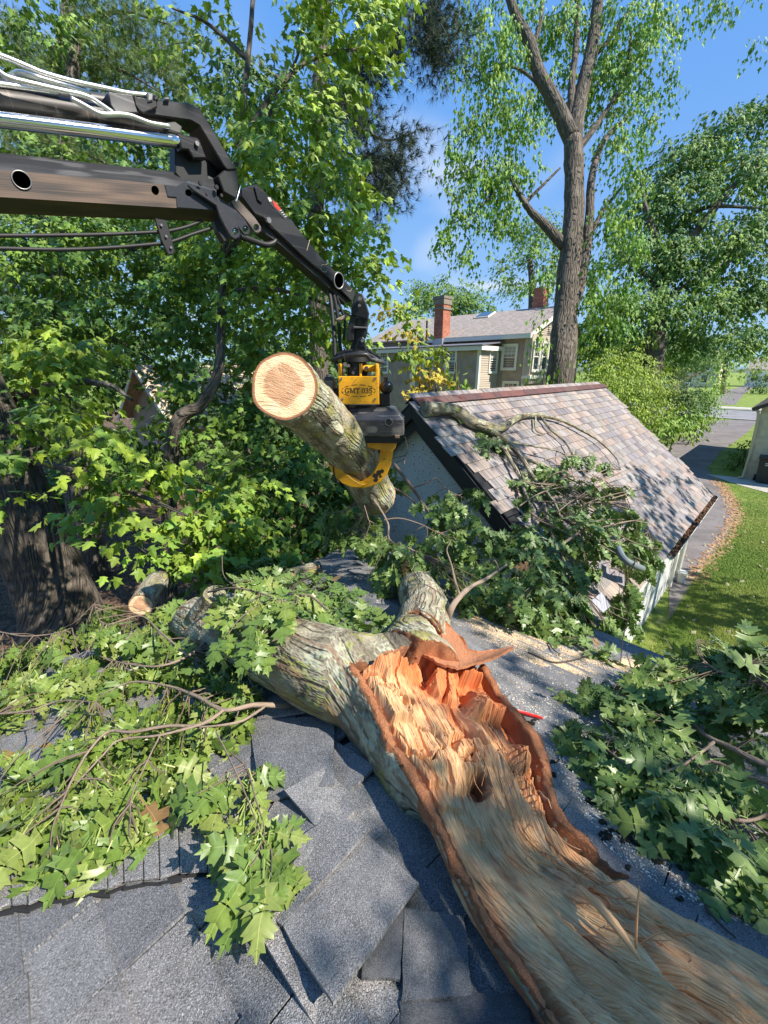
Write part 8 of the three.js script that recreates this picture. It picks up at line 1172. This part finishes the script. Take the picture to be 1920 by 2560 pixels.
// ---------- debris on the roof ----------
{
  const R = rng(61), put = (n, area, size, th) => { const l = []; for (let i = 0; i < n; i++) { const [x, y] = area(R), p = onRoof(x, y, 0.011); l.push(new THREE.Matrix4().compose(p, new THREE.Quaternion().setFromUnitVectors(UP, roofN(p)).multiply(new THREE.Quaternion().setFromEuler(new THREE.Euler(0.5 * (R() - 0.5), R() * 6, 0.5 * (R() - 0.5)))), V(size * (0.5 + R()), th * (0.6 + 0.8 * R()), size * (0.35 + 0.6 * R())))); } return l; };
  const gauss = (R) => (R() + R() + R() - 1.5) / 1.5;
  const inQuad = (a, b, c, d) => (R) => { const u = R(), v = R(); return [lerp(lerp(a[0], b[0], u), lerp(d[0], c[0], u), v), lerp(lerp(a[1], b[1], u), lerp(d[1], c[1], u), v)]; };
  const chip = new THREE.TetrahedronGeometry(0.7);
  const bands = [[1300, 1600, 170, 40], [1480, 1640, 150, 32], [1230, 1560, 110, 40], [1390, 1660, 130, 24], [1560, 1660, 90, 24], [1200, 1530, 90, 30]];
  const dust = put(30000, (R) => { for (let k = 0; k < 20; k++) { const b = bands[Math.floor(R() * bands.length)], x = b[0] + b[2] * gauss(R), y = b[1] + 0.22 * (x - b[0]) + b[3] * gauss(R); if (vn(x * 0.013, y * 0.04, 7) > 0.28) return [x, y]; } return [1400, 1620]; }, 0.0068, 0.0025);
  const tones = [[0.80, 0.60, 0.37], [0.86, 0.68, 0.45], [0.62, 0.44, 0.26]], cols = dust.map(() => lin(...tones[Math.floor(R() * 3)])), wm = std({ color: lin(1, 1, 1), roughness: 0.95 });
  tag(stuffInst('sawdust', chip, wm, dust, scene, cols), 'tan sawdust drifted over the right roof slope behind the log', 'sawdust');
  const scat = put(5200, (R) => { const q = R(); return q < 0.45 ? inQuad([1190, 1500], [1640, 1700], [1500, 1900], [1250, 1750])(R) : q < 0.7 ? inQuad([1300, 1800], [1500, 1880], [1900, 2330], [1560, 2180])(R) : q < 0.85 ? inQuad([1640, 1900], [1920, 1900], [1920, 2120], [1700, 2050])(R) : inQuad([780, 1430], [990, 1440], [980, 1590], [820, 1540])(R); }, 0.0075, 0.002);
  const c2 = scat.map(() => (R() < 0.6 ? lin(0.72, 0.70, 0.62) : lin(0.7, 0.52, 0.32)));
  tag(stuffInst('wood_chips', chip, wm, scat, scene, c2), 'pale wood chips scattered over the shaded right roof slope', 'wood chips');
  // moss and dirt
  const mossM = std({ color: lin(0.022, 0.021, 0.013), roughness: 1 }), clumps = [[1572, 2095, 30, 40], [1610, 2120, 22, 40], [1520, 2085, 22, 20], [1620, 2080, 16, 22], [1640, 2155, 16, 14], [1460, 1945, 14, 10], [1480, 2000, 16, 14], [1440, 1905, 10, 8], [1470, 1905, 14, 10], [1700, 2170, 10, 8], [1755, 2150, 10, 10], [1510, 2055, 10, 10], [1790, 2230, 10, 8], [1840, 2270, 12, 18], [1890, 2190, 22, 46], [1900, 2250, 14, 26], [1570, 2170, 8, 8], [1380, 1905, 8, 8], [1380, 1935, 8, 6], [1700, 2250, 8, 6], [1330, 1806, 12, 12]];
  const ml = []; for (const [x, y, r, n] of clumps) for (let i = 0; i < n; i++) { const p = onRoof(x + r * gauss(R) * 1.3, y + r * 0.6 * gauss(R) * 1.3, 0.012), s = 0.004 + 0.006 * R(); ml.push(new THREE.Matrix4().compose(p, new THREE.Quaternion().setFromEuler(new THREE.Euler(R() * 3, R() * 3, 0)), V(s, s * 0.7, s * 1.2))); }
  tag(stuffInst('moss', new THREE.IcosahedronGeometry(1, 0), mossM, ml, scene), 'dark crumbs of moss and dirt on the right roof slope', 'moss');
  const ml2 = []; for (const [x, y, r, n] of [[30, 1900, 60, 90], [110, 1870, 40, 50], [20, 1990, 50, 70], [60, 1940, 60, 60], [500, 1935, 30, 26], [420, 1915, 30, 30]]) for (let i = 0; i < n; i++) { const p = onRoof(x + r * gauss(R), y + r * 0.5 * gauss(R), 0.012), s = 0.006 + 0.008 * R(); ml2.push(new THREE.Matrix4().compose(p, new THREE.Quaternion().setFromEuler(new THREE.Euler(R() * 3, R() * 3, 0)), V(s * 1.6, s * 0.4, s))); }
  tag(stuffInst('moss', new THREE.IcosahedronGeometry(1, 0), std({ color: lin(0.22, 0.16, 0.045), roughness: 1 }), ml2, scene), 'yellow-brown moss on the sunlit left roof slope', 'moss');
  // loose twigs, a red strip, a lone sprig
  const tw = (l, r, label, m = M.twigDark) => tag(part('twig', limb(RP(l), r, { round: 6, seg: 6, wave: 0.25 }), m, scene), label, 'twig');
  tw([[1255, 1538, 0.03], [1290, 1555, 0.03], [1320, 1572, 0.04], [1370, 1578, 0.05], [1410, 1565, 0.06]], [0.006, 0.006, 0.005, 0.003], 'long dark twig on the sawdust by the leafy sprig');
  tw([[1320, 1630, 0.02], [1380, 1655, 0.02], [1430, 1650, 0.03], [1490, 1635, 0.04], [1540, 1640, 0.02]], [0.005, 0.005, 0.004, 0.003], 'curved dark twig nearest the sunny sawdust patch');
  tw([[1253, 1525, 0.02], [1264, 1540, 0.025]], [0.009, 0.007], 'short stubby stick near the roof edge'); tw([[1370, 1605, 0.02], [1385, 1625, 0.03], [1400, 1635, 0.02]], [0.006, 0.004], 'short bent twig below the leafy sprig');
  tw([[1762, 2265, 0.02], [1800, 2310, 0.025], [1840, 2345, 0.02]], [0.004, 0.003], 'dark straight twig low on the right slope near the log'); tw([[1552, 1655, 0.03], [1556, 1600, 0.2], [1570, 1540, 0.4], [1556, 1500, 0.5]], [0.004, 0.003, 0.002], 'thin upright twig standing from the sprig at the roof edge');
  { const t = thing('marker_strip', 'bright red plastic strip lying on the roof beside the log', 'plastic strip', onRoof(1305, 1785, 0.02)); const p = RP([[1248, 1764, 0.05], [1290, 1776, 0.03], [1330, 1788, 0.025], [1357, 1796, 0.03]]); const pos = [], R2 = rng(2); part('strip', limb(p, [0.007, 0.010, 0.009, 0.006], { round: 5, wave: 0.3 }), std({ color: lin(0.75, 0.03, 0.03), roughness: 0.4 }), t); }
  oakBranch('little leafy oak sprig lying on the sawdust near the roof edge', null, { seed: 1010, tone: 'deep', floor: roofY, size: 0.11, stemMat: M.twigDark, stems: [{ p: RP([[1380, 1570, 0.04], [1430, 1590, 0.05], [1480, 1620, 0.04], [1510, 1640, 0.03]]), r: [0.005, 0.004, 0.002] }], blobs: RB([[1410, 1580, 0.05, 0.08, 3], [1450, 1600, 0.05, 0.08, 3], [1490, 1630, 0.04, 0.07, 3], [1400, 1600, 0.04, 0.06, 2]]) });
  oakBranch('single fallen leaf tip on the dappled roof below the red strip', null, { seed: 1011, tone: 'sun', floor: roofY, size: 0.07, per: 2, stemMat: M.twigDark, stems: [{ p: RP([[1385, 1745, 0.01], [1410, 1760, 0.015]]), r: [0.002, 0.001] }], blobs: RB([[1400, 1752, 0.02, 0.02, 1]]) });
}

// ---------- grass and fallen leaves along the drive ----------
{
  const R = rng(90), blade = (() => { const p = []; for (let i = 0; i < 5; i++) { const a = 6.28 * i / 5 + i, x = 0.5 * Math.cos(a * 3.1), z = 0.5 * Math.sin(a * 2.3), c = Math.cos(a), s = Math.sin(a); p.push(x - 0.06 * s, 0, z + 0.06 * c, x + 0.06 * s, 0, z - 0.06 * c, x + 0.5 * c, 1, z + 0.5 * s); } const g = new THREE.BufferGeometry(); g.setAttribute('position', new THREE.Float32BufferAttribute(p, 3)); g.computeVertexNormals(); return g; })();
  const drv = [[1735, 1455], [1775, 1400], [1822, 1335], [1838, 1290], [1830, 1258], [1815, 1232], [1785, 1195]].map(([x, y]) => onY(x, y));
  const onDrive = (p) => { for (let i = 0; i < drv.length - 1; i++) { const a = drv[i], b = drv[i + 1], l = (p.z - a.z) / (b.z - a.z); if (l >= 0 && l <= 1) return p.x < lerp(a.x, b.x, l) + 0.02 * Math.sin(p.z * 9); } return p.z < drv[drv.length - 1].z; };
  const ms = [], cs = []; for (let i = 0; i < 90000 && ms.length < 42000; i++) { const q = Math.pow(R(), 0.6), p = onY(1440 + 480 * R(), 1200 + 520 * q, 0); if (onDrive(p) || p.dot(GW) < GA.be + 0.1 && p.dot(GU) > GA.a0 && p.dot(GU) < GA.a1) continue; if (p.dot(GU) < 3.9) continue; const s = 0.03 + 0.03 * R(); ms.push(new THREE.Matrix4().compose(p, new THREE.Quaternion().setFromAxisAngle(UP, 6.28 * R()), V(s * 1.6, s, s * 1.6))); const w = vn(p.x * 0.8, p.z * 0.8, 4), k = 0.7 + 0.6 * R(); cs.push(lin(...mix3([0.14 * k, 0.25 * k, 0.03 * k], [0.36 * k, 0.38 * k, 0.08 * k], clamp(w * 0.9 + 0.3 * (R() - 0.5))))); }
  tag(stuffInst('grass', blade, std({ color: lin(1, 1, 1), roughness: 0.8, side: THREE.DoubleSide }), ms, scene, cs), 'short mown grass beside the curving driveway', 'grass');
  const lm = [], lc = []; for (let i = 0; i < 1500; i++) { const k = Math.floor(R() * (drv.length - 1)), p = drv[k].clone().lerp(drv[k + 1], R()), q = (R() + R() + R() - 1.5); p.x += q * 0.25; p.z += (R() - 0.5) * 0.3; p.y = 0.022; lm.push(new THREE.Matrix4().compose(p, new THREE.Quaternion().setFromEuler(new THREE.Euler(0.4 * R(), 6 * R(), 0.4 * R())), V(0.05, 0.006, 0.035).multiplyScalar(0.4 + 0.8 * R()))); lc.push(lin(...mix3([0.30, 0.13, 0.06], [0.42, 0.30, 0.17], R()))); }
  for (let i = 0; i < 70; i++) { const p = onY(1600 + 320 * R(), 1280 + 380 * R(), 0.05); if (p.dot(GU) < 4.2) continue; lm.push(new THREE.Matrix4().compose(p, new THREE.Quaternion().setFromEuler(new THREE.Euler(0.8 * R(), 6 * R(), 0.8 * R())), V(0.06, 0.006, 0.035).multiplyScalar(0.5 + 0.7 * R()))); lc.push(lin(0.26, 0.25, 0.14)); }
  tag(stuffInst('leaf_litter', new THREE.OctahedronGeometry(1), std({ color: lin(1, 1, 1), roughness: 1 }), lm, scene, lc), 'brown fallen leaves along the edge of the driveway and lawn', 'leaves');
}

scene.traverse((o) => { if (o.isMesh) { o.castShadow = true; o.receiveShadow = true; } });
renderer.render(scene, camera);
